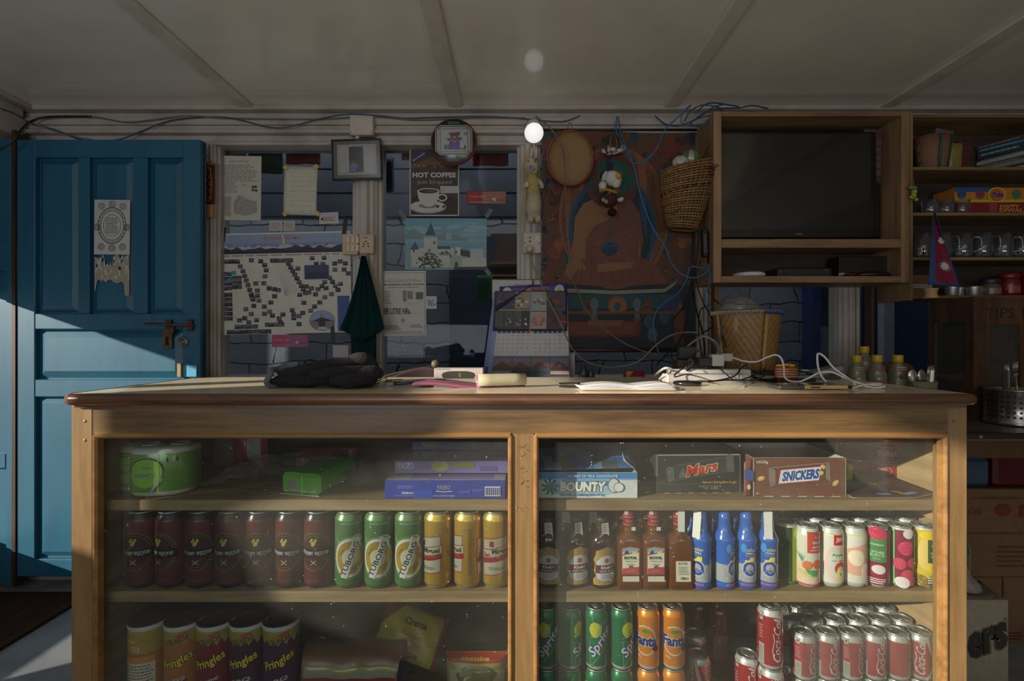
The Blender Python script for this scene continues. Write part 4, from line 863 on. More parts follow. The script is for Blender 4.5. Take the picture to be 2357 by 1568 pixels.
# --- tubes of crisps
def make_tube(kind, c, name2, sub):
    t = thing('crisp_tube', 'x', 'crisps'); r, h, n = .0385, .232, 36; m = MB(); YL = (150, 134, 62)
    m.lathe([(r*.97, 0, (170, 170, 170)), (r, .002, (170, 170, 170)), (r, .007, c), (r, h-.012, (190, 190, 190)), (r+.0008, h-.010, (190, 190, 190)), (r+.0008, h-.006, (190, 190, 190))], n, c)
    A = Art(); rr = random.Random(3)
    if kind == 'back':
        A.rect(-r*3.14, h*.74, r*3.14, h*.95, (160, 134, 54)); A.text('Pringles', -.014, h*.855, h=.008, w=.024, c=(200, 180, 50), bold=.05, rot=.1); A.text('Pringles', .024, h*.85, h=.006, w=.020, c=(120, 80, 20), rot=.1); A.rect(-.012, h*.76, .006, h*.81, (210, 180, 150)); A.lines(-.011, h*.765, .005, h*.805, 3, (140, 90, 50))
        A.rect(-.036, h*.26, .036, h*.71, (196, 190, 180)); A.rect(-.036, h*.65, .036, h*.71, (190, 130, 60)); A.lines(-.034, h*.27, .034, h*.64, 13, (110, 100, 90)); A.lines(-.03, h*.04, .03, h*.10, 2, (226, 190, 120))
    else:
        pts = [(-r*3.14, h*.955)]
        for k in range(29): pts.append((-r*3.14+k*r*6.28/28, h*(.86 if k % 2 else .80)+h*.02*rr.random()))
        pts.append((r*3.14, h*.955)); A.l += 1
        for k in range(28): A.poly([pts[k+1], pts[k+2], (pts[k+2][0], h*.955), (pts[k+1][0], h*.955)], YL, A.l)
        A.l += 1
        for k in range(16): x = rr.uniform(-r*1.3, r*1.3); A.poly([(x, h*.94), (x*1.3+.001, h*.88), (x*1.3+.0016, h*.88)], (90, 70, 20), A.l)
        outline(A, 'NEW', .012, h*.915, .022, .009, (196, 60, 50), (120, 40, 30), rot=.22, b=.05, ob=.12); outline(A, 'CRUNCH!', .002, h*.865, .046, .012, (60, 56, 50), (150, 130, 60), rot=.22, b=.05, ob=.15)
        outline(A, 'Pringles', 0, h*.655, .066, .024, (222, 196, 50), (40, 30, 20), rot=.38, shear=.15, b=.04, ob=.16)
        A.poly([(-.030, h*.08), (.036, h*.20), (.036, h*.26), (-.030, h*.16)], c); outline(A, name2, .0, h*.49, .040, .010, (206, 200, 200), (60, 30, 40), rot=.25, b=.04, ob=.12)
        if sub: A.poly([(-.020, h*.44), (.022, h*.50), (.022, h*.40), (-.020, h*.34)], (130, 40, 50)); A.text('BURGER', .002, h*.42, h=.006, w=.030, c=(206, 190, 180), rot=.25)
    A.wrap(m, r, n); m.build('tube', att(rough=.35, noise=.05), t)
    m = MB(); m.lathe([(r+.0014, h-.008, (196, 196, 200)), (r+.0022, h-.0075, (196, 196, 200)), (r+.0022, h-.003, (150, 150, 156)), (r+.001, h-.001, (60, 50, 56)), (r-.002, h-.001, (60, 50, 56)), (r-.004, h-.003, (60, 50, 56)), (0, h-.003)], n, (60, 50, 56), cap=False); m.build('plastic_lid', att(rough=.2, coat=.6), t)
    return t
for i, (px, args, lab, rz) in enumerate(((343, ('back', (164, 106, 40), '', 0), 'orange crisp tube turned to show its nutrition table', .0), (424, ('f', (164, 100, 36), 'CHEESE', 1), 'orange cheese burger crisp tube beside the crimson one', .15),
        (498, ('f', (120, 32, 50), 'Original', 0), 'crimson crisp tube standing in the middle of the five', .12), (573, ('f', (70, 34, 66), 'BBQ', 0), 'purple barbecue crisp tube beside the crimson one', .05), (648, ('f', (72, 34, 70), 'BBQ', 0), 'purple barbecue crisp tube at the right end of the row', .25))):
    t = make_tube(*args); t['label'] = lab; t['group'] = 'crisp tubes on the lower shelf'; y = 1.122; t.location = (ax(px, y), y, S3); t.rotation_euler = (0, 0, rz)
# --- soft packets
def pillow(w, h, d, c, art=None, mat=None, crimp=.008, n=18, wob=.06, seed=1, name='packet', two=None):
    """a bag lying in its own xz plane, front to -y"""
    rr = random.Random(seed); ph = [rr.uniform(0, 6) for _ in range(6)]
    def bul(u, v):
        e = (1-abs(2*u-1)**3)*(1-abs(2*v-1)**3); e = max(e, 0)**.6
        return d/2*e*(1+wob*math.sin(9*u+ph[0])*math.cos(7*v+ph[1])+wob*math.sin(17*u+13*v+ph[2]))
    m = MB()
    def fr(u, v): return ((u-.5)*w*(1-.03*math.sin(v*PI)), -bul(u, v)-.0004, v*h)
    def bk(u, v): return ((.5-u)*w*(1-.03*math.sin(v*PI)), bul(1-u, v)+.0004, v*h)
    m.grid(fr, n, n, c); m.grid(bk, n, n, two or c)
    if art:
        A = Art(w, h); art(A, w, h); A.cut(-w/2, w/2, 0, h)
        st = w/n
        B = []
        for p, cc, l in A.p:
            lo = min(q[1] for q in p); hi = max(q[1] for q in p); s2 = h/n
            for k in range(math.floor(lo/s2), math.floor(hi/s2)+1):
                q = clip(clip(p, 1, k*s2, False), 1, (k+1)*s2, True) if hi > lo else p
                if len(q) >= 3: B.append((q, cc, l))
        A.p = B
        A.onto(m, lambda x, y, e: (x*(1-.03*math.sin(y/h*PI)), -bul(x/w+.5, y/h)-.0012-e, y), .00015, step=st)
    return m
def a_crack(A, w, h):
    A.rect(-w*.5, 0, w*.5, h, (176, 160, 50)); A.poly([(-w*.5, h*.5), (-w*.2, h), (-w*.5, h)], (130, 60, 46)); A.text('Creme', .0, h*.66, h=.018, w=.062, c=(60, 70, 30), bold=.06, rot=0); A.text('Cracker', .0, h*.42, h=.012, w=.058, c=(90, 90, 30)); A.ell(.0, h*.2, .028, .016, (150, 120, 50)); A.rect(-.03, h*.05, .03, h*.12, (120, 50, 40)); A.rect(w*.42, 0, w*.5, h, (140, 40, 40))
m = pillow(.17, .12, .05, (176, 160, 50), a_crack, seed=4)
o = m.build('cracker_packet', FOIL, loc=(ax(925, 1.22), 1.23, S3+.065), rot=(-.75, .42, .1)); tag(o, 'yellow and red packet of cream crackers lying tilted behind the other packets', 'snack packet')
m = MB()
def br(u, v):
    a = PI*(v*1.0); rx = .055; rz = .078; return ((u-.5)*.235*(1-.08*abs(math.cos(a))), -rx*math.cos(a)*(1+.03*math.sin(u*20)), .07+rz*math.sin(a)**.6*(1+.04*math.sin(u*9+v*4)) if 0 < v < 1 else .07)
def brc(u, v):
    return (112, 84, 62) if v > .17 or abs(u-.5) > .47 else ((150, 134, 48) if v > .12+.02*math.sin(u*11) else ((140, 134, 120) if v > .06 else ((120, 30, 38) if v > .03 else (30, 36, 80))))
m.grid(br, 40, 60, brc); m.box((-.115, -.054, 0), (.115, .054, .071), (28, 36, 96), bev=.01)
A = Art(); A.text('Wai Wai', .05, .072, h=.010, w=.05, c=(60, 60, 120)); A.onto(m, front(0, 0, -.056))
tag(m.build('noodle_pack', FOIL, loc=(ax(828, 1.19), 1.165, S3)), 'clear-topped family pack with a blue, red and yellow front on the lower shelf', 'snack packet')
def a_chip(A, w, h):
    A.rect(-w*.5, 0, w*.5, h*.5, (60, 110, 170)); A.rect(-w*.5, h*.45, w*.5, h*.8, (190, 180, 150)); A.ell(0, h*.72, w*.32, h*.14, (120, 110, 40)); A.ring(0, h*.72, w*.33, h*.15, .001, (50, 50, 40)); A.rect(-w*.5, h*.9, w*.5, h, (160, 50, 36)); A.lines(-w*.25, h*.92, w*.25, h*.97, 1, (190, 150, 60), fill=.7)
    for k in range(7): A.ell(-w*.4+k*w*.13, h*.45, w*.07, h*.08, ((180, 120, 60), (90, 130, 60), (190, 60, 50))[k % 3], 10)
m = pillow(.145, .20, .07, (160, 150, 60), a_chip, seed=8); o = m.build('snack_bag', FOIL, loc=(ax(1098, 1.15), 1.16, S3+.001)); o.scale = (1, 1, .65); tag(o, 'colourful snack bag standing beside the middle post on the lower shelf', 'snack packet')
# --- top shelf, left: toilet rolls, tissue packs, boxes
def roll_pack(label, px, Y, rz, sx=1.0):
    t = thing('toilet_roll_pack', label, 'toilet paper', (ax(px, Y), Y, S1), (0, 0, rz), 'green wrapped toilet roll packs'); m = MB(); G = (100, 142, 60); Wt = (190, 190, 184)
    hw, hd = .066, .055
    loft(m, [(hw*.80, hd*.80, 0, 2.6, Wt), (hw*.93, hd*.93, .003, 2.6, Wt), (hw, hd, .012, 2.6, G), (hw*1.01, hd*1.01, .055, 2.6, G), (hw, hd, .096, 2.6, Wt), (hw*.96, hd*.96, .104, 2.6, Wt), (hw*.8, hd*.8, .109, 2.6, Wt), (.001, .001, .108, 2.6, Wt)], G, n=44)
    A = Art(); A.ell(-.020, .056, .034, .034, (128, 180, 70), 24); A.ring(-.018, .058, .036, .030, .0024, (34, 34, 70), 30, -.6, 3.3); A.line([(.014, .042), (.006, .034), (-.006, .018), (-.008, .012)], .005, (150, 150, 160)); A.text('Livon', -.020, .048, h=.013, w=.040, c=(120, 120, 150), bold=.02, rot=PI, shear=.3); A.text('Classic', -.018, .066, h=.004, w=.020, c=(60, 60, 90), rot=PI)
    for x in (.022, .040): A.rect(x, .078, x+.003, .088, (50, 50, 80), 8)
    A.lines(.012, .02, .055, .06, 9, (90, 140, 60)); A.line([(.006, .012), (.006, .096)], .0012, (190, 190, 120)); A.poly([(.02, .096), (.028, .080), (.036, .096)], (150, 180, 90))
    A.cut(-.062, .062, .012, .096); A.onto(m, lambda x, y, e: (x, -hd*1.012*(max(0, 1-abs(x/(hw*1.01))**2.6))**(1/2.6)-e-.0006, y), .00015, step=.004)
    m.build('wrapper', att(rough=.3, coat=.5, noise=.08, bump=.15), t)
    m = MB(); m.lathe([(.020, .1085), (.020, .1105), (.014, .1105), (.014, .105)], 20, (180, 176, 168), o=(-.03, 0, 0), cap=False); m.lathe([(.020, .1085), (.020, .1105), (.014, .1105), (.014, .105)], 20, (180, 176, 168), o=(.03, 0, 0), cap=False); m.build('roll_core', PAPER, t)
    return t
roll_pack('front one of the two green toilet roll packs on the top shelf', 384, 1.143, .22); o_ = roll_pack('green toilet roll pack half hidden behind the other at the left end', 340, 1.172, 0); o_.location.x = -.862; o_.scale = (.74, .9, .96)
def cartbox(name, label, cat, px0, px1, pyt, pyb, Y, depth, zb, c, art=None, rz=0, top=None, group=None, mat=None, bev=.001):
    x0, x1 = ax(px0, Y), ax(px1, Y); w_ = x1-x0; zt = Z1(pyt, Y) if pyt is not None else zb+.05; h_ = zt-zb
    m = MB(); m.box((-w_/2, 0, 0), (w_/2, depth, h_), c, bev=bev)
    if art: A = Art(w_, h_); art(A, w_, h_); A.cut(-w_/2, w_/2, 0, h_); A.onto(m, front(0, 0, 0))
    if top: A = Art(w_, depth); top(A, w_, depth); A.cut(-w_/2, w_/2, 0, depth); A.onto(m, lambda x, y, e: (x, y, h_+e))
    o = m.build(name, mat or CARD, loc=((x0+x1)/2, Y, zb), rot=(0, 0, rz)); return tag(o, label, cat, group)
def a_paseo(A, w, h):
    A.rect(-w*.5, 0, w*.5, h*.06, (24, 36, 130)); A.lines(-w*.40, h*.55, -w*.26, h*.75, 3, (110, 120, 190)); A.text('Asianova', -w*.30, h*.33, h=.006, w=.034, c=(180, 184, 214), shear=.2, bold=.03); A.lines(-w*.42, h*.12, -w*.2, h*.22, 2, (110, 120, 190)); A.rect(-w*.26, 0, -w*.1, h*.5, (36, 72, 168)); A.text('PASEO', -w*.01, h*.62, h=.009, w=.028, c=(170, 160, 140)); A.lines(-w*.10, h*.12, w*.1, h*.2, 1, (170, 160, 190)); A.line([(-.02, h*.42), (0, h*.38), (.016, h*.42)], .0015, (180, 180, 210))
    A.text('Facial Tissue', w*.22, h*.45, h=.007, w=.05, c=(120, 110, 190), rot=.1); A.rect(w*.33, h*.15, w*.46, h*.68, (196, 196, 216)); A.l += 1
    for k in range(14): A.rect(w*.335+k*w*.0088, h*.2, w*.335+k*w*.0088+.0009*(1+k % 2), h*.62, (50, 50, 120), A.l)
def tp(A, w, h): A.rect(-w*.5, 0, w*.5, h, (150, 156, 176)); A.rect(-w*.3, h*.1, w*.4, h*.5, (120, 110, 170))
cartbox('tissue_pack', 'long bright blue tissue box pack on the top shelf, below the purple one', 'tissue box', 886, 1163, 1106, None, 1.085, .11, S1, (42, 58, 150), a_paseo, top=tp, mat=FILMY)
def a_p2(A, w, h): A.rect(-w*.5, h*.2, w*.5, h, (116, 100, 160)); A.text('PASEO', -w*.40, h*.62, h=.014, w=.034, c=(200, 196, 210)); A.ell(-w*.1, h*.6, .02, .012, (150, 150, 90)); A.rect(w*.0, h*.5, w*.2, h*.9, (120, 120, 60)); A.rect(w*.25, h*.2, w*.4, h*.6, (90, 76, 140))
cartbox('tissue_pack', 'purple tissue pack stacked on the bright blue one', 'tissue box', 909, 1170, 1062, None, 1.125, .10, S1+.0445, (116, 100, 160), a_p2, mat=FILMY)
def a_p3(A, w, h):
    for k in range(24): A.ell(R.uniform(-w*.5, w*.5), R.uniform(0, h), .009, .003, (66, 58, 96), 6, layer=1)
    A.rect(-w*.4, h*.75, -w*.2, h*.95, (96, 96, 40))
cartbox('tissue_pack', 'dark blue flowered tissue pack behind the purple one', 'tissue box', 948, 1180, 1016, None, 1.235, .12, S1+.035, (46, 42, 96), a_p3, mat=FILMY)
def a_gt(A, w, h): A.rect(-w*.32, h*.25, 0, h*.78, (140, 150, 120)); A.lines(-w*.30, h*.3, -w*.02, h*.72, 4, (120, 132, 100)); A.rect(w*.05, h*.1, w*.1, h*.9, (90, 210, 50)); A.line([(-w*.5, h*.04), (w*.5, h*.04)], .0015, (200, 210, 190))
t = cartbox('tissue_pack', 'bright green soft tissue pack lying alone on the top shelf', 'tissue box', 638, 740, 1091, None, 1.105, .16, S1, (100, 172, 66), a_gt, rz=-.22, mat=FILMY, bev=.008)
def a_rb(A, w, h): A.text('9', -w*.38, h*.3, h=.014, c=(190, 170, 160)); A.lines(-w*.3, h*.2, w*.15, h*.8, 4, (170, 80, 80)); A.rect(w*.2, h*.1, w*.38, h*.9, (60, 20, 26)); A.rect(w*.38, h*.1, w*.45, h*.9, (180, 180, 176))
cartbox('flat_box', 'flat red box with small print standing at the back of the top shelf', 'box', 682, 818, 1032, 1066, 1.36, .05, S1+.0, (150, 30, 40), a_rb, rz=.05)
m = pillow(.15, .16, .05, (150, 60, 76), lambda A, w, h: (A.rect(-w*.5, 0, -w*.05, h, (130, 126, 120)), A.rect(w*.2, 0, w*.42, h*.7, (146, 146, 146)), A.ring(w*.31, h*.35, w*.15, h*.42, .003, (170, 40, 50))), seed=11); tag(m.build('sanitary_pack', FOIL, loc=(ax(545, 1.33), 1.35, S1+.002)), 'pink and white plastic packet behind the toilet roll packs', 'packet')
m = MB(); rr = random.Random(21); ph = [rr.uniform(0, 6) for _ in range(8)]
def film(u, v):
    x = ax(470, 1.2)+(ax(1000, 1.2)-ax(470, 1.2))*u; y = 1.15+.21*v
    z = S1+.004+.052*math.sin(PI*min(1, u*1.4))**.7*math.sin(PI*(.15+.7*v))+.004*math.sin(u*40+ph[0]+v*9)+.003*math.sin(v*33+u*13+ph[1])+.0025*math.sin(u*90+v*21)
    return (x, y, z)
m.grid(film, 90, 30, (180, 176, 172)); tag(m.build('plastic_wrap', glass('crumpled_film', haze=.30, spots=.0, refl=1.6, hazecol=(150, 146, 148), rough=.2)), 'crumpled clear plastic sheeting lying across the top shelf', 'plastic film')
# --- top shelf, right: chocolate boxes
def shell(m, w, d, h, t, c, ci, top=False):
    """open carton, outside colour c, inside ci; front face at y=0"""
    a = w/2
    for (p, q) in (((-a, 0, 0), (a, t, h)), ((-a, d-t, 0), (a, d, h)), ((-a, t, 0), (-a+t, d-t, h)), ((a-t, t, 0), (a, d-t, h)), ((-a, t, 0), (a, d-t, t))): m.box(p, q, c)
    e = .0004
    m.face([(-a+t+e, d-t-e, t), (a-t-e, d-t-e, t), (a-t-e, d-t-e, h), (-a+t+e, d-t-e, h)], ci); m.face([(-a+t+e, t, t), (-a+t+e, d-t, t), (-a+t+e, d-t, h), (-a+t+e, t, h)], ci); m.face([(a-t-e, d-t, t), (a-t-e, t, t), (a-t-e, t, h), (a-t-e, d-t, h)], ci)
    for x0, y0, x1, y1 in ((-a, 0, a, t), (-a, d-t, a, d), (-a, 0, -a+t, d), (a-t, 0, a, d)): m.box((x0, y0, h), (x1, y1, h+.0004), (190, 186, 176))
m = MB(); w_ = ax(1467, 1.09)-ax(1236, 1.09); h_ = Z1(1088, 1.09)-S1; t = thing('chocolate_box', 'white and blue coconut chocolate box with its lid flap bent back', 'box', ((ax(1467, 1.09)+ax(1236, 1.09))/2, 1.09, S1), group='chocolate bar boxes')
shell(m, w_, .15, h_, .0015, (196, 200, 204), (150, 150, 148)); A = Art(w_, h_); B = (60, 120, 180)
A.rect(-w_/2, h_*.74, w_/2, h_, B); A.rect(-w_/2, h_*.70, w_/2, h_*.76, (120, 160, 200)); A.ell(-.010, h_*.42, .085, h_*.36, (110, 156, 200), 30); A.ell(.0, h_*.36, .070, h_*.28, (60, 116, 176), 30); A.ell(.0, h_*.30, .075, h_*.22, (150, 180, 204), 30)
for k in range(9): a = 2*PI*k/9; A.poly([(-.082, h_*.45), (-.082+.020*math.cos(a), h_*.45+.020*math.sin(a)), (-.082+.017*math.cos(a+.35), h_*.45+.017*math.sin(a+.35))], (70, 100, 60))
outline(A, 'BOUNTY', -.010, h_*.45, .100, .022, (214, 214, 206), (90, 84, 90), b=.13, ob=.24, shear=.08); A.ell(.058, h_*.50, .0125, .0155, (196, 196, 200)); A.ring(.058, h_*.50, .013, .016, .0014, (90, 80, 96)); A.ell(.069, h_*.42, .011, .010, (206, 206, 210)); A.ring(.069, h_*.42, .0115, .0105, .0012, (100, 84, 96))
A.text('Net Wt.   1.368 kg (24 x 57 g)', -.012, h_*.13, h=.0065, w=.098, c=(50, 90, 140), bold=.02); A.text('24 BARS OF MILK CHOCOLATE', .012, h_*.87, h=.0055, w=.110, c=(200, 206, 214), bold=.02)
A.onto(m, front(0, 0, 0)); m.build('carton', CARD, t)
m = MB(); tt = lambda u, v: (-w_/2+.001+u*(w_-.002), .012+.10*v-.018*u*(1-v)*0, h_+.002+.030*v**.8+.012*u*v+(.006*(1-v)*u))
m.grid(tt, 12, 8, lambda u, v: ((44, 80, 140), (90, 110, 140), (60, 66, 78))[int(u*7+v*2) % 3], thick=.001, two=(130, 130, 130)); m.grid(lambda u, v: (w_/2-.028+.026*u, .004+.02*v, h_+.001+.034*(1-u)*(.6+.4*v)+.004), 5, 5, lambda u, v: (60, 120, 190) if v > .4 else (190, 194, 196), thick=.001); m.build('flap', CARD, t)
def a_mars(A, w, h):
    K = (44, 42, 42); A.rect(-w*.49, h*.97, w*.49, h, (150, 150, 148)); A.rect(-w*.49, 0, -w*.475, h, (110, 110, 108)); A.rect(w*.475, 0, w*.49, h, (90, 90, 90)); G = (96, 98, 100)
    q = lambda x, y: (x*math.cos(.17)-y*math.sin(.17), h*.62+x*math.sin(.17)+y*math.cos(.17))
    A.poly([q(-.055, -.016), q(.062, -.016), q(.066, .016), q(-.052, .016)], (56, 56, 58)); A.line([q(-.058, -.0165), q(.062, -.0165)], .001, G); A.line([q(-.055, .0165), q(.064, .0165)], .001, G)
    A.poly([q(-.074, -.018), q(-.058, -.015), q(-.055, .013), q(-.068, .018), q(-.076, .012)], (84, 86, 88)); A.poly([q(.062, -.016), q(.080, -.022), q(.084, .014), q(.074, .024), (q(.066, .016))], (84, 86, 88)); A.poly([q(-.050, -.012), q(-.030, -.014), q(-.035, .012)], (90, 92, 94)); A.ring(q(.050, -.018)[0], q(.050, -.018)[1], .010, .012, .0006, G)
    outline(A, 'Mars', q(.004, 0)[0], q(.004, 0)[1], .072, .024, (178, 40, 40), (196, 176, 130), rot=.20, shear=.35, b=.06, ob=.16)
    A.text('Net wt.1.224 kg (24 x 51 g\u212e)', w*.24, h*.27, h=.0068, w=.078, c=(190, 160, 60), bold=.02); A.rect(-w*.46, h*.235, w*.0, h*.243, (120, 100, 30)); A.text('M 30/11/17  S 24-03-18', w*.13, h*.175, h=.0045, w=.050, c=(150, 150, 140)); A.text('703E3   ALGERIE', w*.14, h*.12, h=.0045, w=.034, c=(150, 150, 140)); A.lines(-w*.46, h*.28, -w*.4, h*.32, 1, (120, 100, 30))
    for k in range(6): A.rect(-w*.4+k*w*.14, 0, -w*.4+k*w*.14+.012, .0012, (160, 160, 156))
o = cartbox('chocolate_box', 'closed black chocolate box with a red name across a dark bar', 'box', 1508, 1708, 1046, None, 1.125, .14, S1, (46, 44, 44), a_mars, rz=.03, group='chocolate bar boxes')
t = thing('chocolate_box', 'open brown chocolate box with peanuts and a blue name on a bar', 'box', ((ax(1733, 1.10)+ax(1946, 1.10))/2, 1.10, S1), group='chocolate bar boxes'); w_ = ax(1946, 1.10)-ax(1733, 1.10); h_ = Z1(1054, 1.10)-S1; m = MB(); BR = (112, 70, 58)
shell(m, w_, .15, h_, .0015, BR, (168, 168, 166)); A = Art(w_, h_); A.text('24X50g', -w_*.40, h_*.88, h=.008, w=.026, c=(196, 190, 186), bold=.02)
q = lambda x, y: (x*math.cos(.09)-y*math.sin(.09), h_*.55+x*math.sin(.09)+y*math.cos(.09))
A.poly([q(-.064, -.022), q(.066, -.022), q(.068, .022), q(-.062, .022)], (96, 66, 58)); A.line([q(-.064, .0215), q(.066, .0215)], .001, (170, 160, 156)); A.poly([q(-.066, -.020), q(-.054, -.017), q(-.052, .016), q(-.066, .024), q(-.068, 0)], (130, 112, 106)); A.poly([q(.058, -.014), q(.068, -.020), q(.070, .024), q(.060, .018)], (130, 112, 106))
A.poly([q(-.050, -.0165), q(.044, -.0165), q(.052, .0165), q(-.042, .0165)], (176, 40, 50)); A.poly([q(-.0475, -.0145), q(.042, -.0145), q(.0495, .0145), q(-.040, .0145)], (206, 210, 216)); A.text('SNICKERS', q(.001, 0)[0], q(.001, 0)[1], h=.022, w=.082, c=(36, 70, 150), bold=.05, rot=.09, shear=.22)
for x, y, r_ in ((-.085, .040, .3), (.080, .030, .7), (.052, .066, -.6), (.048, .052, .4)): A.ell(x, y, .0085 if abs(x) > .06 else .006, .0052, (196, 160, 100), 14, r_); A.ell(x-.001, y+.001, .004, .002, (214, 190, 140), 10, r_)
for k in range(5): A.rect(-w_*.38+k*w_*.18, 0, -w_*.38+k*w_*.18+.02, .0014, (190, 186, 180), 30)
A.rect(-w_/2, 0, -w_/2+.0016, h_, (190, 186, 180)); A.rect(w_/2-.0014, 0, w_/2, h_, (170, 164, 160)); A.onto(m, front(0, 0, 0)); m.build('carton', CARD, t)
m = MB(); m.grid(lambda u, v: (-w_/2-.001-.020*u, .002-.004*u+.03*v*0+.0, .001+v*(h_-.004)-.006*u*v), 3, 4, (130, 76, 64), thick=.001); A = Art(); A.ell(-w_/2-.011, .022, .004, .006, (206, 190, 150), 12); A.poly([(-w_/2-.020, .040), (-w_/2-.002, .034), (-w_/2-.002, .058), (-w_/2-.020, .062)], (60, 80, 150)); A.onto(m, front(0, 0, -.004)); m.build('flap', CARD, t)
# flattened carton, tuna tins, pouches at the right end
m = MB()
def fl(u, v): x = ax(1952, 1.10)+(ax(2142, 1.10)-ax(1952, 1.10))*u; return (x, 1.085+.19*v, S1+.002+.010*max(0, u-.75)*4*(1-v)+.012*v)
m.grid(fl, 14, 8, (74, 52, 46), thick=.0014, two=(150, 140, 128)); A = Art()
A.p = []; 
for x0 in (.02, .075): A.poly([(x0+.05, .01), (x0+.085, .012), (x0+.03, .10), (x0, .095)], (56, 44, 60)); A.poly([(x0+.05, .012), (x0+.08, .014), (x0+.074, .026), (x0+.046, .024)], (120, 130, 180))
for x, y in ((.118, .03), (.125, .018), (.10, .08)): A.ell(x, y, .010, .004, (190, 150, 60), 10, -.4)
A.onto(m, lambda x, y, e: tuple(Vector(fl(x/.183, y/.19))+Vector((0, 0, e+.0006))), step=.0131); tag(m.build('flattened_carton', CARD), 'flattened brown chocolate carton lying right of the open box', 'cardboard')
def tuna(label, px, Y, z, rz, big):
    t = thing('tuna_tin', label, 'tin', (ax(px, Y), Y, z), (0, 0, rz), 'tuna tins at the right end of the top shelf'); r, h, n = .044, .040, 32; m = MB(); m.lathe([(r*.96, 0, (150, 150, 150)), (r, .001, (150, 150, 150)), (r, .003, (134, 30, 36)), (r, h-.003, (150, 150, 150)), (r, h-.001, (150, 150, 150)), (r*.97, h)], n, (134, 30, 36)); A = Art()
    if big: A.text('TUNA', .006, h*.56, h=.015, w=.046, c=(176, 170, 166), bold=.05); A.lines(-.02, .006, .03, .012, 1, (150, 110, 100))
    else: A.ring(-.006, h*.55, .021, .012, .0012, (150, 140, 140)); A.text('FIGHT', -.006, h*.62, h=.006, w=.022, c=(170, 160, 160)); A.rect(-.018, h*.3, .006, h*.38, (40, 50, 100)); A.text('TU', .036, h*.5, h=.016, w=.016, c=(176, 170, 166), bold=.05); A.rect(.044, .004, .050, h-.004, (170, 160, 160))
    A.wrap(m, r, n); m.build('tin_wall', att(rough=.4), t); m = MB(); m.lathe([(r*.95, h-.0005), (r*.93, h-.002), (0, h-.002)], n, (90, 86, 84), cap=False); m.build('tin_lid', ALU, t); return t
tuna('lower of the stacked tuna tins with an oval mark', 2032, 1.265, S1+.001, -.55, False); tuna('upper of the stacked tuna tins, reading TUNA', 2032, 1.265, S1+.0425, -.55, True); tuna('tuna tin half hidden behind the open brown box', 1968, 1.30, S1+.001, -1.3, True)
for i, (px, Y, z, rz, lab) in enumerate(((2025, 1.255, S1+.084, .15, 'pink pouch lying on top of the tuna tins'), (2122, 1.36, S1+.003, -.1, 'pink pouch leaning at the right end inside the counter'))):
    m = pillow(.11, (.07, .13)[i], .016, (176, 96, 104), lambda A, w, h: A.lines(-w*.4, h*.2, w*.3, h*.8, 4, (196, 130, 136)), seed=30+i); o = m.build('pouch', FOIL, loc=(ax(px, Y), Y, z), rot=(PI/2-.35 if i == 0 else -.25, 0, rz)); tag(o, lab, 'pouch', 'pink pouches')
cartbox('biscuit_packet', 'narrow yellow-green packet standing just right of the open brown box', 'packet', 1949, 1963, 1070, None, 1.20, .03, S1, (150, 150, 40), mat=FOIL)
# ================================================================== things on the window wall
YG = 2.146; YP = 2.083                       # face of the glass, face of the posts
TAPE_B = (30, 30, 32); TAN = (190, 160, 90)
# prayer flags behind the glass
m0 = 0
for lab, a, b, c, d, col_ in (('small olive yellow prayer flag at the top left pane corner', 509, 566, 326, 360, (110, 98, 40)), ('dark green prayer flag behind the left pane', 572, 650, 327, 400, (44, 66, 44)), ('deep red prayer flag behind the left pane', 659, 736, 326, 378, (112, 36, 36)), ('olive yellow prayer flag behind the coffee poster', 924, 1000, 326, 368, (104, 92, 34)), ('dark red prayer flag hanging right of the round plaque', 1088, 1170, 326, 382, (110, 40, 28)), ('dark blue prayer flag behind the middle pane, left of the coffee poster', 876, 908, 364, 444, (26, 34, 62)), ('green prayer flag low behind the middle pane by the calendar', 1098, 1134, 634, 690, (30, 76, 36))):
    Y = 2.30; col_ = tuple(int(v*1.45) for v in col_); A_, B_ = P(a, d, Y), P(b, c-(4 if c < 330 else 0), Y); m = MB(); w_, h_ = B_.x-A_.x, B_.z-A_.z
    m.grid(lambda u, v: (w_*(u-.5), .006*math.sin(u*9+a)+.003*math.sin(v*7), h_*(v-.5)), 10, 8, col_, thick=.001); AA = Art(w_, h_); AA.lines(w_*.1, h_*.15, w_*.9, h_*.85, 6, tuple(int(v*.8) for v in col_))
    AA.onto(m, lambda x, y, e: (x-w_/2, .006*math.sin(x/w_*9+a)+.003*math.sin(y/h_*7)-e-.0006, y-h_/2), step=w_/10)
    tag(m.build('prayer_flag', att(rough=.9, noise=.15), loc=((A_.x+B_.x)/2, Y, (A_.z+B_.z)/2)), lab, 'prayer flag', 'prayer flags behind the window glass')
m = MB(); m.tube([P(500, 324, 2.302), P(700, 322, 2.302), P(880, 326, 2.302), P(1100, 323, 2.302), P(1195, 326, 2.302)], .002, 6, (80, 76, 70), smooth_path=4); tag(m.build('flag_string', att()), 'thin string along the top of the panes that carries the prayer flags', 'string')
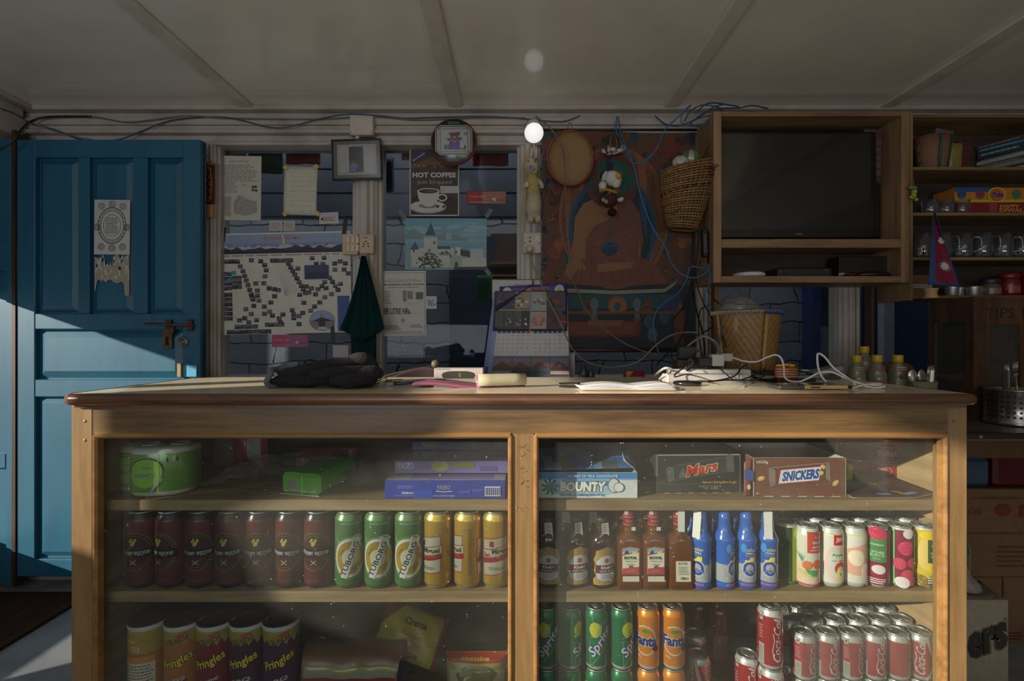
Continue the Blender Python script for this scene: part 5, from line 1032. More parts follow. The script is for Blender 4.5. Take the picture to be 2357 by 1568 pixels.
# hanging gilt ornament on the left post
t = thing('hanging_ornament', 'small maroon and gold hanging plaque with a wooden base on the left post', 'ornament', P(480, 440, YP)); c0 = t.location
def rel(px, py, Y): return P(px, py, Y)-c0
m = MB(); a, b = rel(470, 470, YP-.003), rel(492, 378, YP-.014); m.box(a, b, (74, 18, 24), bev=.002); A = Art(); A.ring(0, 0, .016, .075, .004, (150, 118, 30), 20); 
for k in range(9): A.ring(.008*(-1)**k, -.06+k*.015, .006, .008, .002, (156, 124, 36), 10)
A.onto(m, front((a.x+b.x)/2, (a.z+b.z)/2, b.y)); m.box(rel(470, 382, YP-.003), rel(492, 374, YP-.016), (120, 90, 40), bev=.002); m.build('plaque', att(rough=.4), t)
m = MB(); m.box(rel(470, 502, YP-.003), rel(489, 470, YP-.012), (170, 128, 68), bev=.002); m.build('wooden_base', att(), t)
m = MB(); m.tube([rel(472, 376, YP-.008), rel(458, 328, YP-.006), rel(489, 376, YP-.008)], .0012, 6, (40, 28, 24)); m.build('hanging_string', att(), t)
# sheets taped to the glass
INK = (96, 94, 88)
def a_doc(A, w, h):
    A.text('GHO KORING TREK', w*.5, h*.915, h=h*.03, w=w*.44, c=(100, 98, 92)); A.lines(w*.05, h*.60, w*.95, h*.87, 9, (132, 128, 118)); A.lines(w*.05, h*.42, w*.5, h*.60, 8, (134, 130, 120)); A.rect(w*.05, h*.06, w*.33, h*.37, (158, 154, 144)); A.lines(w*.07, h*.08, w*.31, h*.35, 14, (140, 136, 128))
    A.poly([(w*.40, h*.10), (w*.38, h*.28), (w*.50, h*.39), (w*.66, h*.33), (w*.90, h*.30), (w*.92, h*.12), (w*.66, h*.07)], (150, 147, 138)); A.line([(w*.42, h*.12), (w*.44, h*.28), (w*.52, h*.36), (w*.60, h*.38), (w*.70, h*.30), (w*.90, h*.26)], .0012, INK); A.line([(w*.5, h*.1), (w*.55, h*.2), (w*.7, h*.24), (w*.85, h*.14)], .001, INK)
    for x, y in ((.82, .52), (.88, .52), (.82, .47), (.89, .465)): A.ell(w*x, h*y, w*.03, h*.02, (60, 58, 56), 12)
    A.text('TTI @', w*.62, h*.545, h=h*.022, c=(110, 106, 100))
DOC = (186, 182, 166)
sheet('notice_sheet', 'aged printed sheet with a line map at its foot, taped left of the lined note', 'notice', 499, 359, 601, 507, YG, a_doc, DOC, tilt=.012)
def a_note(A, w, h):
    rr = random.Random(4); A.line([(w*.17, h*.02), (w*.17, h*.98)], .0006, (160, 140, 140))
    for k in range(9):
        y = h*(.88-k*.1); x = w*(.22 if k % 2 else .18); A.l += 1
        while x < w*.92:
            if rr.random() < .8: A.line([(x, y+rr.uniform(-.002, .002)), (x+.003, y+rr.uniform(-.001, .003)), (x+.006, y+rr.uniform(-.002, .002))], .0007, (96, 94, 110))
            x += .0066
sheet('handwritten_note', 'handwritten lined note held by tan tape at its four corners', 'note', 654, 383, 730, 495, YG, a_note, (188, 186, 166), tilt=.03, curl=lambda u, v: .004*math.sin(v*PI))
for i, (x, y) in enumerate(((657, 386), (727, 384), (656, 492), (731, 492))):
    sheet('corner_tape', ('piece of tan tape at the upper left corner', 'piece of tan tape at the upper right corner', 'piece of tan tape at the lower left corner', 'piece of tan tape at the lower right corner')[i]+' of the handwritten note', 'tape', x-5, y-5, x+5, y+5, YG-.006, None, TAN, tilt=.8, group='tan corner tapes')
sheet('business_card', 'small card with red lettering taped right of the handwritten note', 'card', 735, 489, 779, 515, YG, lambda A, w, h: (A.rect(0, h*.62, w, h, (176, 170, 186)), A.text('HIMALAYAN TREK', w*.5, h*.56, h=h*.12, w=w*.75, c=(180, 60, 70)), A.lines(w*.2, h*.2, w*.9, h*.5, 2, (90, 90, 100)), A.ell(w*.15, h*.42, w*.07, h*.12, (60, 56, 60))), (186, 182, 172), tilt=-.04)
for i, (a, b) in enumerate(((620, 650), (653, 679))): sheet('small_note', ('left', 'right')[i]+' one of the two small white notes joined by tape above the picture map', 'note', a, 508, b, 531, YG, lambda A, w, h: A.lines(w*.1, h*.1, w*.9, h*.85, 4, (130, 126, 120)), (176, 172, 160), group='small white notes above the map')
def a_map(A, w, h):
    rr = random.Random(12); A.rect(w*.01, h*.80, w*.99, h*.985, (120, 138, 164)); A.rect(w*.01, h*.78, w*.99, h*.80, (196, 190, 180)); A.rect(w*.01, h*.90, w*.99, h*.985, (132, 148, 172))
    for c_, lo, hi, n_ in (((120, 116, 146), .86, .90, 26), ((170, 170, 184), .85, .885, 40), ((52, 54, 80), .83, .875, 22), ((40, 40, 52), .815, .845, 18)):
        A.l += 1; ys = [rr.uniform(lo, hi) for _ in range(n_+1)]
        for k in range(n_): A.poly([(w*(.01+.98*k/n_), h*.795), (w*(.01+.98*(k+1)/n_), h*.795), (w*(.01+.98*(k+1)/n_), h*ys[k+1]), (w*(.01+.98*k/n_), h*ys[k])], c_, A.l)
    A.text('VDC BY GHANDRUK MAP', w*.48, h*.945, h=h*.028, w=w*.28, c=(180, 60, 70), bold=.02); A.lines(w*.02, h*.765, w*.98, h*.79, 1, (150, 110, 110))
    hub = (w*.50, h*.37)
    for k in range(15): x = w*(.43+.017*k) if k < 6 else w*(.53+.015*(k-6)); y = h*.72 if k < 6 else h*(.71-.032*(k-6)); A.line([hub, (x, y)], .0011, (140, 156, 168))
    def ph(x, y, s=1.0):
        c1 = rr.choice([(60, 62, 76), (80, 84, 100), (46, 46, 56), (70, 66, 62), (96, 100, 116)]); c2 = rr.choice([(34, 34, 42), (56, 56, 60), (90, 86, 84)]); a_, b_ = w*.0185*s, h*.0205*s
        A.rect(x-a_, y-b_, x+a_, y+b_, c1, 40); A.poly([(x-a_, y-b_), (x+a_, y-b_), (x+a_, y-b_*.1), (x, y+b_*.4*rr.random()), (x-a_*.6, y-b_*.2)], c2, 41); A.ell(x+a_*rr.uniform(-.5, .5), y+b_*.2, a_*.3, b_*.3, (120, 122, 134), 6, layer=42)
    for r_ in range(11):                                   # block of pictures down the left edge
        for c_ in range(2):
            if r_ != 4: ph(w*(.045+c_*.036), h*(.60-.047*r_+(.03 if r_ > 4 else 0)))
    for k in range(4): ph(w*(.03+.034*k), h*.722); 
    for k in range(9): ph(w*(.145+.02*k if k < 3 else .16+.012*k), h*(.72-.047*k))
    for k in range(5): ph(w*(.41+.034*k), h*.722)
    for k in range(9): ph(w*(.53+.0155*k), h*(.69-.037*k))
    for r_ in range(3): ph(w*.12, h*(.56-.045*r_)); ph(w*.155, h*(.56-.045*r_))
    pts = [(.25, .73), (.32, .72), (.35, .68), (.36, .63), (.35, .57), (.34, .50), (.28, .50), (.29, .43), (.29, .38), (.25, .36), (.38, .45), (.42, .44), (.45, .43), (.42, .37), (.39, .31), (.30, .33), (.34, .27), (.38, .22), (.26, .28), (.20, .25), (.24, .20), (.19, .16), (.15, .14), (.22, .12), (.28, .14), (.34, .20), (.40, .18), (.45, .15), (.55, .23), (.56, .19), (.56, .15), (.60, .17), (.63, .20), (.64, .30), (.61, .38), (.68, .40), (.66, .46), (.70, .44), (.73, .38), (.75, .43), (.78, .46), (.80, .50), (.84, .54), (.86, .50), (.88, .46), (.90, .42), (.92, .48), (.85, .38), (.80, .35), (.76, .30), (.72, .26), (.69, .22), (.60, .64), (.88, .68), (.92, .70), (.96, .68), (.88, .62), (.95, .62), (.98, .58), (.81, .44), (.71, .74), (.80, .74), (.74, .68), (.79, .68), (.46, .11), (.60, .09), (.48, .19)]
    for x, y in pts: ph(w*x, h*y)
    for _ in range(34): x, y = rr.choice(pts); x2, y2 = rr.choice(pts); (abs(x-x2)+abs(y-y2) < .28) and A.line([(w*x, h*y), (w*x2, h*y2)], .0008, (150, 150, 156))
    for k in range(6): ph(w*(.13+.028*k), h*.075); ph(w*(.36+.022*k), h*.09)
    for k in range(11): ph(w*(.07+.03*k), h*.025)
    A.rect(w*.65, h*.53, w*.835, h*.67, (60, 66, 96), 50); A.rect(w*.66, h*.54, w*.825, h*.60, (40, 46, 70), 51); A.rect(w*.895, h*.01, w*.985, h*.36, (60, 78, 140), 50); A.lines(w*.905, h*.03, w*.975, h*.34, 18, (130, 140, 180))
    for x, y in ((.115, .61), (.075, .535)): A.rect(w*(x-.017), h*(y-.018), w*(x+.017), h*(y+.018), (40, 140, 176), 60)
    for x, y in ((.37, .48), (.31, .52), (.43, .12), (.12, .10), (.62, .33), (.12, .17)): A.ell(w*x, h*y, .002, .003, (60, 140, 190), 10, layer=60)
    A.ell(w*.775, h*.12, w*.096, h*.10, (120, 112, 120), 28, layer=60); A.poly([(w*(.775+.093*math.cos(a_)), h*(.12+.097*math.sin(a_))) for a_ in [PI*k/12 for k in range(13)]], (130, 150, 180), 61); A.poly([(w*.70, h*.115), (w*.76, h*.145), (w*.775, h*.19), (w*.79, h*.145), (w*.86, h*.12), (w*.80, h*.11), (w*.80, h*.05), (w*.75, h*.05), (w*.75, h*.11)], (44, 40, 50), 62); A.ell(w*.775, h*.165, w*.012, h*.018, (150, 120, 100), 12, layer=63); A.poly([(w*.74, h*.03), (w*.82, h*.03), (w*.80, h*.06), (w*.75, h*.06)], (176, 176, 180), 63)
sheet('picture_map', 'large poster map crowded with tiny photographs joined by lines', 'poster', 504, 535, 808, 768, YG, a_map, (196, 192, 178), tilt=-.022)
for i, (a, b, c, d, tl, lab) in enumerate(((511, 524, 519, 557, .12, 'black tape strip at the upper left corner of the picture map'), (789, 502, 799, 540, .12, 'black tape strip running up to the flag pane by the power switches'), (761, 740, 770, 788, -.06, 'black tape strip at the foot of the picture map'))): sheet('black_tape', lab, 'tape', a, b, c, d, YG-.0012, None, TAPE_B, tilt=tl, group='black tape strips')
m = MB(); m.grid(lambda u, v: (-.006+.012*u+.004*math.sin(v*5), -.0008, -.022+.044*v), 4, 8, (190, 180, 140), thick=.0005); tag(m.build('torn_tape', att(), loc=P(652, 552, YG-.002)), 'crinkled cream tape over the title of the picture map', 'tape')
def a_yoga(A, w, h): A.poly([(w*.4, 0), (w, 0), (w, h), (w*.4, h)], (150, 100, 76)); A.text('YOGA TREK', w*.28, h*.58, h=h*.16, w=w*.42, c=(196, 160, 150)); A.text('WWW.YOGATREK.COM', w*.3, h*.14, h=h*.10, w=w*.48, c=(200, 170, 160)); A.ell(w*.70, h*.36, w*.05, h*.12, (196, 190, 190), 12); A.line([(w*.62, h*.24), (w*.72, h*.34), (w*.96, h*.28)], .002, (60, 30, 36)); A.rect(w*.78, h*.4, w*.97, h*.46, (130, 90, 90))
sheet('trek_sticker', 'pink trekking sticker stuck to the glass under the picture map', 'sticker', 626, 771, 709, 799, YG, lambda A, w, h: (a_yoga(A, w, h), A.p.pop(0), A.p.insert(0, ([(w*.4, 0), (w, 0), (w, h), (w*.4, h)], (150, 84, 112), 1))), (168, 62, 96), tilt=.0)
sheet('trek_sticker', 'red and orange trekking sticker right of the coffee poster', 'sticker', 1074, 440, 1165, 470, YG, lambda A, w, h: (a_yoga(A, w, h), A.line([(0, 0), (w, 0), (w, h), (0, h), (0, 0)], .003, (44, 22, 22))), (146, 44, 40))
sheet('blank_slip', 'blank off-white slip on the glass beside the hanging cloth', 'paper', 766, 795, 802, 823, YG, None, (170, 160, 156))
def a_water(A, w, h):
    K = (60, 60, 60); A.line([(w*.03, h*.03), (w*.97, h*.03), (w*.97, h*.97), (w*.03, h*.97), (w*.03, h*.03)], .0016, (84, 84, 80)); A.ring(w*.5, h*.925, .006, .006, .0008, (120, 120, 116), 14)
    A.text('National Trust for Nature Conservation', w*.5, h*.875, h=h*.018, w=w*.60, c=(90, 90, 88)); A.text('Annapurna Conservation Area Project', w*.5, h*.842, h=h*.024, w=w*.80, c=K, bold=.02); A.text('SAFE DRINKING WATER STATION', w*.5, h*.79, h=h*.03, w=w*.90, c=(50, 50, 52), bold=.03); A.text('Ghandruk VDC-9, Chhomrong', w*.5, h*.745, h=h*.024, w=w*.66, c=K, bold=.01)
    A.lines(w*.06, h*.49, w*.26, h*.70, 8, (130, 128, 124)); A.rect(w*.50, h*.53, w*.58, h*.70, (120, 120, 116)); A.rect(w*.60, h*.57, w*.72, h*.69, (140, 140, 136)); A.lines(w*.6, h*.57, w*.72, h*.69, 5, (90, 90, 90)); A.rect(w*.78, h*.56, w*.94, h*.67, (90, 90, 90)); A.ring(w*.70, h*.53, w*.19, h*.04, .001, (110, 110, 108))
    A.text('PER LITRE NRs.', w*.36, h*.38, h=h*.095, w=w*.62, c=(70, 70, 72), bold=.03); A.text('..............', w*.82, h*.345, w=w*.22, h=.001, c=(130, 130, 126)); A.ell(w*.5, h*.235, .0065, .0075, (70, 70, 72), 18); A.ell(w*.5, h*.235, .0035, .005, (180, 178, 170), 12); A.lines(w*.06, h*.085, w*.48, h*.17, 4, (100, 100, 98)); A.lines(w*.66, h*.12, w*.93, h*.175, 3, (110, 110, 108)); A.lines(w*.08, h*.045, w*.92, h*.07, 1, (130, 128, 124), rag=0)
sheet('water_station_notice', 'bordered notice about a safe drinking water station with a price per litre', 'notice', 874, 624, 981, 773, YG, a_water, (192, 188, 180), tilt=-.012)
sheet('wifi_note', 'small white scrap lettered with Wi beside the water notice', 'note', 981, 682, 1005, 711, YG-.001, lambda A, w, h: (A.text('Wi-', w*.5, h*.45, w=w*.8, h=h*.6, c=(40, 40, 44))), (190, 188, 184))
def a_coffee(A, w, h):
    A.rect(w*.025, h*.02, w*.975, h*.965, (70, 56, 44)); A.poly([(w*.025, h*.02), (w*.975, h*.02), (w*.975, h*.25), (w*.6, h*.35), (w*.025, h*.28)], (46, 32, 28)); A.poly([(w*.025, h*.72), (w*.3, h*.71), (w*.5, h*.78), (w*.975, h*.70), (w*.975, h*.80), (w*.6, h*.88), (w*.4, h*.84), (w*.025, h*.74)], (104, 78, 46)); rr = random.Random(1)
    for _ in range(40): A.ell(w*rr.uniform(.04, .96), h*rr.uniform(.71, .76), w*.025, h*.010, rr.choice([(120, 90, 50), (80, 56, 36), (140, 108, 64)]), 8, rr.random()*3, layer=6)
    for _ in range(34): A.ell(w*rr.uniform(.45, .9), h*rr.uniform(.74, .87), w*.03, h*.013, rr.choice([(110, 76, 60), (70, 46, 38), (130, 96, 70)]), 8, rr.random()*3, layer=7)
    A.l = 8; A.poly([(w*.03, h*.76), (w*.03, h*.83), (w*.30, h*.965), (w*.42, h*.965)], (46, 54, 112)); A.text('Organic', w*.19, h*.862, h=h*.030, w=w*.29, c=(190, 188, 184), bold=.03, rot=.62)
    A.text('HOT COFFEE', w*.5, h*.60, h=h*.075, w=w*.88, c=(196, 192, 186), bold=.04); A.text('Just Dripped', w*.5, h*.49, h=h*.065, w=w*.70, c=(170, 160, 146)); W = (186, 182, 176)
    A.ell(w*.37, h*.135, w*.37, h*.095, (168, 164, 158), 36); A.ell(w*.37, h*.145, w*.34, h*.080, (186, 182, 176), 36); A.ell(w*.38, h*.15, w*.20, h*.035, (120, 114, 108), 24); A.ring(w*.66, h*.27, w*.10, h*.055, w*.03, W)
    A.poly([(w*(.16+.44*k/20), h*(.375-.0)) for k in range(21)]+[(w*(.38+.22*math.cos(a_)), h*(.355+.22*math.sin(a_))) for a_ in [0-PI*k/20 for k in range(21)]], W); A.ell(w*.38, h*.365, w*.225, h*.042, (200, 196, 190), 30); A.ell(w*.38, h*.362, w*.195, h*.033, (60, 44, 34), 28); A.ell(w*.42, h*.360, w*.10, h*.015, (96, 74, 50), 18)
    for x, y in ((.57, .14), (.69, .14)): A.ell(w*x, h*y, w*.035, h*.018, (56, 34, 28), 12, .5)
    A.rect(w*.62, h*.335, w*.99, h*.44, (176, 172, 176)); A.text('Rs.', w*.68, h*.37, h=h*.03, w=w*.08, c=(110, 110, 110))
    A.line([(w*.01, h*.01), (w*.99, h*.01), (w*.99, h*.985), (w*.01, h*.985), (w*.01, h*.01)], w*.03, (176, 168, 156))
sheet('coffee_poster', 'brown poster with a steaming white cup reading HOT COFFEE', 'poster', 943, 340, 1057, 498, YG, a_coffee, (70, 56, 44))
def a_castle(A, w, h):
    rr = random.Random(6); A.rect(0, h*.30, w, h, (104, 150, 166)); A.rect(0, h*.52, w, h*.72, (126, 156, 164)); A.rect(0, 0, w, h*.36, (120, 148, 150))
    for _ in range(26): A.ell(w*rr.random(), h*rr.uniform(.55, .98), w*rr.uniform(.05, .14), h*rr.uniform(.02, .05), rr.choice([(122, 158, 170), (134, 164, 172), (112, 150, 166)]), 14, layer=5)
    A.l = 6; A.poly([(0, h*.66), (w*.1, h*.80), (w*.2, h*.70), (w*.34, h*.66), (w*.5, h*.72), (w*.75, h*.62), (w*.75, h*.56), (0, h*.60)], (112, 134, 142)); S = (176, 178, 168); RF = (52, 88, 104); D = (120, 124, 118)
    A.rect(w*.50, h*.58, w*.57, h*.72, (140, 158, 160)); A.poly([(w*.51, h*.72), (w*.545, h*.86), (w*.575, h*.72)], (130, 150, 158)); A.rect(w*.08, h*.05, w*.60, h*.42, S); A.rect(w*.42, h*.28, w*.56, h*.40, D); A.rect(w*.40, h*.34, w*.57, h*.46, S); A.rect(w*.40, h*.40, w*.56, h*.46, RF)
    A.rect(w*.235, h*.22, w*.395, h*.64, S); A.rect(w*.225, h*.62, w*.40, h*.665, (150, 152, 146)); A.poly([(w*.245, h*.665), (w*.38, h*.665), (w*.345, h*.80), (w*.315, h*.93), (w*.285, h*.80)], RF); A.rect(w*.31, h*.92, w*.316, h*.98, RF)
    A.rect(w*.07, h*.26, w*.17, h*.40, S); A.poly([(w*.06, h*.39), (w*.175, h*.39), (w*.13, h*.55)], RF); A.rect(w*.62, h*.20, w*.68, h*.44, (186, 188, 182)); A.rect(w*.55, h*.06, w*.70, h*.28, (150, 154, 148)); A.rect(w*.70, h*.06, w*1.0, h*.22, S); A.rect(w*.80, h*.20, w*.96, h*.40, (164, 172, 172)); A.poly([(w*.68, h*.28), (w*.80, h*.24), (w*.80, h*.36), (w*.68, h*.40)], (54, 66, 66))
    for k in range(22): A.rect(w*(.68+k*.0145), h*.215, w*(.687+k*.0145), h*.245, S, 40)
    for k in range(11): A.rect(w*(.80+k*.0145), h*.395, w*(.807+k*.0145), h*.425, (164, 172, 172), 40)
    for x, y in ((.35, .50), (.10, .34), (.29, .35), (.45, .30), (.50, .32), (.55, .24), (.62, .32)): A.rect(w*x, h*y, w*(x+.02), h*(y+.05), (60, 66, 66), 41)
    A.ell(w*.63, h*.10, w*.02, h*.06, (56, 60, 56), 14, layer=42); A.poly([(w*.60, 0), (w, 0), (w, h*.06), (w*.60, h*.05)], (50, 56, 46), 42)
    for _ in range(90): a_ = rr.uniform(.1, 3.0); q = rr.uniform(.3, 1); A.poly([(w*(.28+.18*q*math.cos(a_)), h*(.0+.30*q*math.sin(a_))), (w*(.28+.18*q*math.cos(a_)+.035), h*(.0+.30*q*math.sin(a_)+.01)), (w*(.28+.15*q*math.cos(a_)), h*(.03+.33*q*math.sin(a_)))], rr.choice([(56, 70, 46), (72, 84, 52), (44, 56, 42)]), 43)
    A.cut(0, w, 0, h)
sheet('castle_print', 'pale blue picture of a white castle with a conical tower roof', 'picture', 932, 503, 1120, 621, YG, a_castle, (110, 150, 160), tilt=.004)
for i, (x, y, tl) in enumerate(((926, 497, -.6), (1125, 493, .6), (1121, 626, -.6))): sheet('clear_tape', ('upper left', 'upper right', 'lower right')[i]+' corner tape of the castle picture', 'tape', x-5, y-13, x+5, y+9, YG-.001, None, (96, 100, 104), tilt=tl, group='dull tapes of the castle picture')
# framed photograph
t = thing('framed_photo', 'framed photograph of a child in a doorway with a wide grey-brown mount', 'picture frame', P(822, 368, 2.065), (0, -.03, 0)); w_, h_ = (P(880, 322, 2.065)-P(766, 415, 2.065)).x, (P(880, 322, 2.065)-P(766, 415, 2.065)).z
m = MB(); a, b = w_/2, h_/2; fr_ = .006
for p, q in (((-a, -.012, -b), (a, .012, -b+fr_)), ((-a, -.012, b-fr_), (a, .012, b)), ((-a, -.012, -b), (-a+fr_, .012, b)), ((a-fr_, -.012, -b), (a, .012, b))): m.box(p, q, (30, 30, 30), bev=.002)
m.build('frame', att(rough=.3, coat=.4), t)
m = MB(); m.box((-a+.004, -.004, -b+.004), (a-.004, .010, b-.004), (84, 80, 70)); A = Art(); g, h2 = a*.78, b*.74
A.rect(-g, -h2, g, h2, (168, 166, 160)); A.rect(-g+.004, -h2+.004, g-.004, h2-.004, (70, 70, 68)); A.rect(-g+.006, -h2+.006, g-.006, h2-.006, (156, 152, 146)); A.rect(-g+.010, -h2+.009, g-.010, h2-.009, (150, 148, 142)); A.rect(-.032, -h2+.009, .028, h2-.009, (44, 42, 46))
A.ell(-.014, -.006, .006, .008, (120, 90, 76), 14); A.ell(-.014, .0, .0065, .004, (30, 26, 26), 12); A.poly([(-.028, -h2+.012), (-.028, -.022), (-.020, -.014), (-.008, -.014), (.002, -.024), (.006, -.030), (-.004, -h2+.012)], (84, 92, 126)); A.poly([(-.004, -.024), (.010, -.028), (.008, -.033), (-.006, -.032)], (130, 96, 80)); A.lines(-.026, -h2+.014, .0, -.018, 5, (120, 126, 150))
A.onto(m, front(0, 0, -.004)); m.build('mounted_picture', att(rough=.25, coat=.5), t)
# round plaque
t = thing('round_plaque', 'round black souvenir plaque with a red rim and a photo of two women', 'plaque', P(1045, 327, 2.05), (.0, 0, 0)); r = 53/F*2.05; Rx = Matrix.Rotation(PI/2, 4, 'X'); m = MB()
m.lathe([(r*.96, -.012, (24, 26, 24)), (r, -.008, (120, 30, 34)), (r, .004, (130, 34, 38)), (r*.96, .008, (28, 28, 28)), (0, .008, (26, 28, 26))], 48, (26, 28, 26), M=Rx); A = Art()
A.text('मनकामना', 0, r*.78, h=.014, w=.05, c=(46, 110, 70), bold=.02); A.text('को चिनो', -.002, -r*.80, h=.012, w=.05, c=(40, 96, 60), bold=.02); o8 = lambda s_: [(x*s_, y*s_) for x, y in ((-.058, .072), (.058, .072), (.078, .052), (.078, -.042), (.058, -.062), (-.058, -.062), (-.078, -.042), (-.078, .052))]
k_ = r/.0953; O = lambda s_: [(x*k_*s_*.98, y*k_*s_*.92) for x, y in o8(1)]
A.poly(O(1.0), (150, 150, 144)); A.poly(O(.95), (60, 60, 60)); A.poly(O(.90), (150, 150, 146)); A.poly([(x*.9, y*.9) for x, y in ((-.064*k_, .056*k_), (.062*k_, .060*k_), (.066*k_, -.046*k_), (-.060*k_, -.050*k_))], (140, 50, 60)); A.poly([(x*.86, y*.86) for x, y in ((-.064*k_, .056*k_), (.062*k_, .060*k_), (.066*k_, -.046*k_), (-.060*k_, -.050*k_))], (160, 164, 166))
A.poly([(-.022, .034), (.028, .038), (.020, .020), (-.012, .018)], (90, 50, 44)); A.poly([(-.030, .012), (.036, .016), (.028, .002), (-.022, .0)], (100, 60, 46)); A.rect(-.04, -.034, .05, -.016, (60, 80, 60))
for x, c_ in ((-.008, (90, 60, 130)), (.014, (96, 60, 140))): A.ell(x, .010, .005, .007, (150, 110, 90), 14); A.ell(x, .014, .0055, .004, (30, 24, 26), 12); A.poly([(x-.013, -.032), (x-.010, -.004), (x, .003), (x+.010, -.004), (x+.013, -.032)], c_)
A.ell(-.030, -.024, .010, .010, (70, 110, 70), 12); A.ell(.034, -.02, .010, .012, (170, 166, 170), 12); A.text('*', .048, .03, h=.014, c=(40, 40, 50)); A.onto(m, front(0, 0, -.0082)); m.build('disc', att(rough=.3, coat=.3, noise=.05), t)
# junction box and switches
m = MB(); a, b = P(806, 312, 2.055), P(860, 266, 2.055); m.box((a.x, 2.045, a.z), (b.x, 2.08, b.z), (186, 176, 166), bev=.004); m.box((a.x+.02, 2.06, a.z-.02), (a.x+.035, 2.08, a.z), (180, 170, 160)); 
for x, z in ((a.x+.008, a.z+.008), (b.x-.008, a.z+.008)): m.lathe([(.003, 0), (.0025, .0012), (0, .0012)], 10, (130, 124, 116), o=(x, 2.045, z), M=Rx)
tag(m.build('junction_box', att(rough=.4)), 'blank square junction box on the cornice above the framed photo', 'junction box')
t = thing('switch_panel', 'cream switch and socket panel above the hanging cloth', 'switch panel', P(825, 563, 2.07)); c0 = t.location; C = (186, 160, 132)
m = MB(); m.box(rel(787, 586, 2.06), rel(827, 541, 2.08), C, bev=.003); m.box(rel(826, 584, 2.062), rel(863, 541, 2.08), C, bev=.003); m.build('back_box', att(rough=.4), t)
for i in range(3):
    for j in range(2): m = MB(); m.box(rel(797+i*10.5, 560+j*19, 2.055), rel(806+i*10.5, 545+j*19, 2.062), (200, 186, 164), bev=.002); m.build('switch', att(rough=.35), t)
m = MB(); A = Art(); d_ = lambda px, py, r_, c_=(24, 18, 18): A.ell(rel(px, py, 2.06).x, rel(px, py, 2.06).z, r_, r_, c_, 12)
for px, py in ((842, 556), (837, 561), (847, 561), (836, 567), (848, 567)): d_(px, py, .0034)
q = rel(841.5, 547, 2.06); A.rect(q.x-.007, q.z-.002, q.x+.007, q.z+.002, (130, 30, 24)); A.onto(m, front(0, 0, rel(0, 0, 2.0618).y)); m.build('socket_holes', att(rough=.4), t)
# hanging dark cloth
def cloth(u, v):
    w_ = .008+.085*(1-v)**1.0; ang = 1
    x = (u-.5)*2*w_*(1.0)+.006*math.sin(v*3); y = -.010-.018*(1-v)*(.5+.5*math.sin(u*13+.5))-.006*math.sin(u*27); z = v*.34
    z -= .055*(1-v)**3*(abs(u-.5)*-2+.3)+.0
    return (x, y, z)
m = MB(); m.grid(cloth, 36, 30, (16, 46, 48), thick=.002); m.grid(lambda u, v: ((u-.52)*.105, .004-.006*math.sin(u*9), -.115+.16*v), 14, 8, (14, 42, 45), thick=.002)
tag(m.build('tea_towel', att(rough=.9, noise=.2, nscale=200, bump=.3, spec=.1), loc=P(838, 778, 2.06)), 'dark teal cloth hanging in folds from a nail on the second post', 'towel')
m = MB(); m.lathe([(.003, 0), (.002, .02), (.003, .022), (0, .022)], 8, (50, 40, 36), o=P(831, 595, 2.075), M=Rx); tag(m.build('nail', ALU), 'nail from which the teal cloth hangs', 'nail')
# ---------------------------------------------- lamp, toy rabbit, socket on the middle post
t = thing('light_bulb', 'round glowing white bulb in a ceiling-high holder on the middle post', 'lamp', P(1229, 306, 2.0)); c0 = t.location
m = MB(); m.ball((0, 0, 0), 22/F*2.0, (255, 255, 255), 32, 20); m.build('bulb', emit('bulb_glow', (1, 1, .99), .68), t)
m = MB(); m.lathe([(.020, 0), (.022, .004), (.022, .03), (.032, .034), (.034, .045), (0, .045)], 24, (180, 172, 162), o=(0, .022, .020), M=Matrix.Rotation(-.9, 4, 'X')); m.lathe([(.036, 0), (.036, .012), (.03, .02), (0, .02)], 28, (176, 168, 158), o=(-.002, .083, .046), M=Rx); m.build('lamp_holder', att(rough=.4), t)
t = thing('toy_rabbit', 'cream plush rabbit in a yellow top hanging on the middle post', 'soft toy', P(1224, 440, 2.045)); c0 = t.location; FU = att(rough=.95, noise=.15, nscale=120, bump=.5, spec=.1); CR = (176, 166, 140)
m = MB(); hd = rel(1222, 386, 2.045); m.ball(hd, .034, CR, 20, 14, (.95, .8, 1.15)); m.ball(hd+Vector((-.004, -.024, -.012)), .018, (150, 146, 138), 14, 10, (1.1, .5, .8))
m.build('head', FU, t)
for s_, px in ((-1, 1222), (1, 1233)): m = MB(); m.tube([rel(px, 366, 2.05), rel(px+1, 356, 2.05), rel(px+2, 342, 2.052)], lambda q: .009*(1-.5*q), 10, CR); m.build('ear', FU, t)
m = MB(); 
for px, py in ((1216, 371), (1231, 371)): m.ball(rel(px, py, 2.018), .003, (24, 20, 20), 8, 6)
m.ball(rel(1221, 384, 2.004), .003, (60, 56, 56), 8, 6); A = Art(); A.line([(rel(1216, 0, 2).x, rel(0, 388, 2).z), (rel(1221, 0, 2).x, rel(0, 386, 2).z), (rel(1227, 0, 2).x, rel(0, 389, 2).z)], .0012, (90, 86, 84)); A.onto(m, front(0, 0, rel(0, 0, 2.004).y)); m.build('face', att(rough=.4), t)
m = MB(); m.tube([rel(1222, 402, 2.05), rel(1226, 420, 2.048), rel(1228, 452, 2.05)], lambda q: .024+.006*q, 16, (176, 156, 96)); m.ball(rel(1213, 425, 2.02), .011, (196, 188, 160), 12, 8); m.build('yellow_top', FU, t)
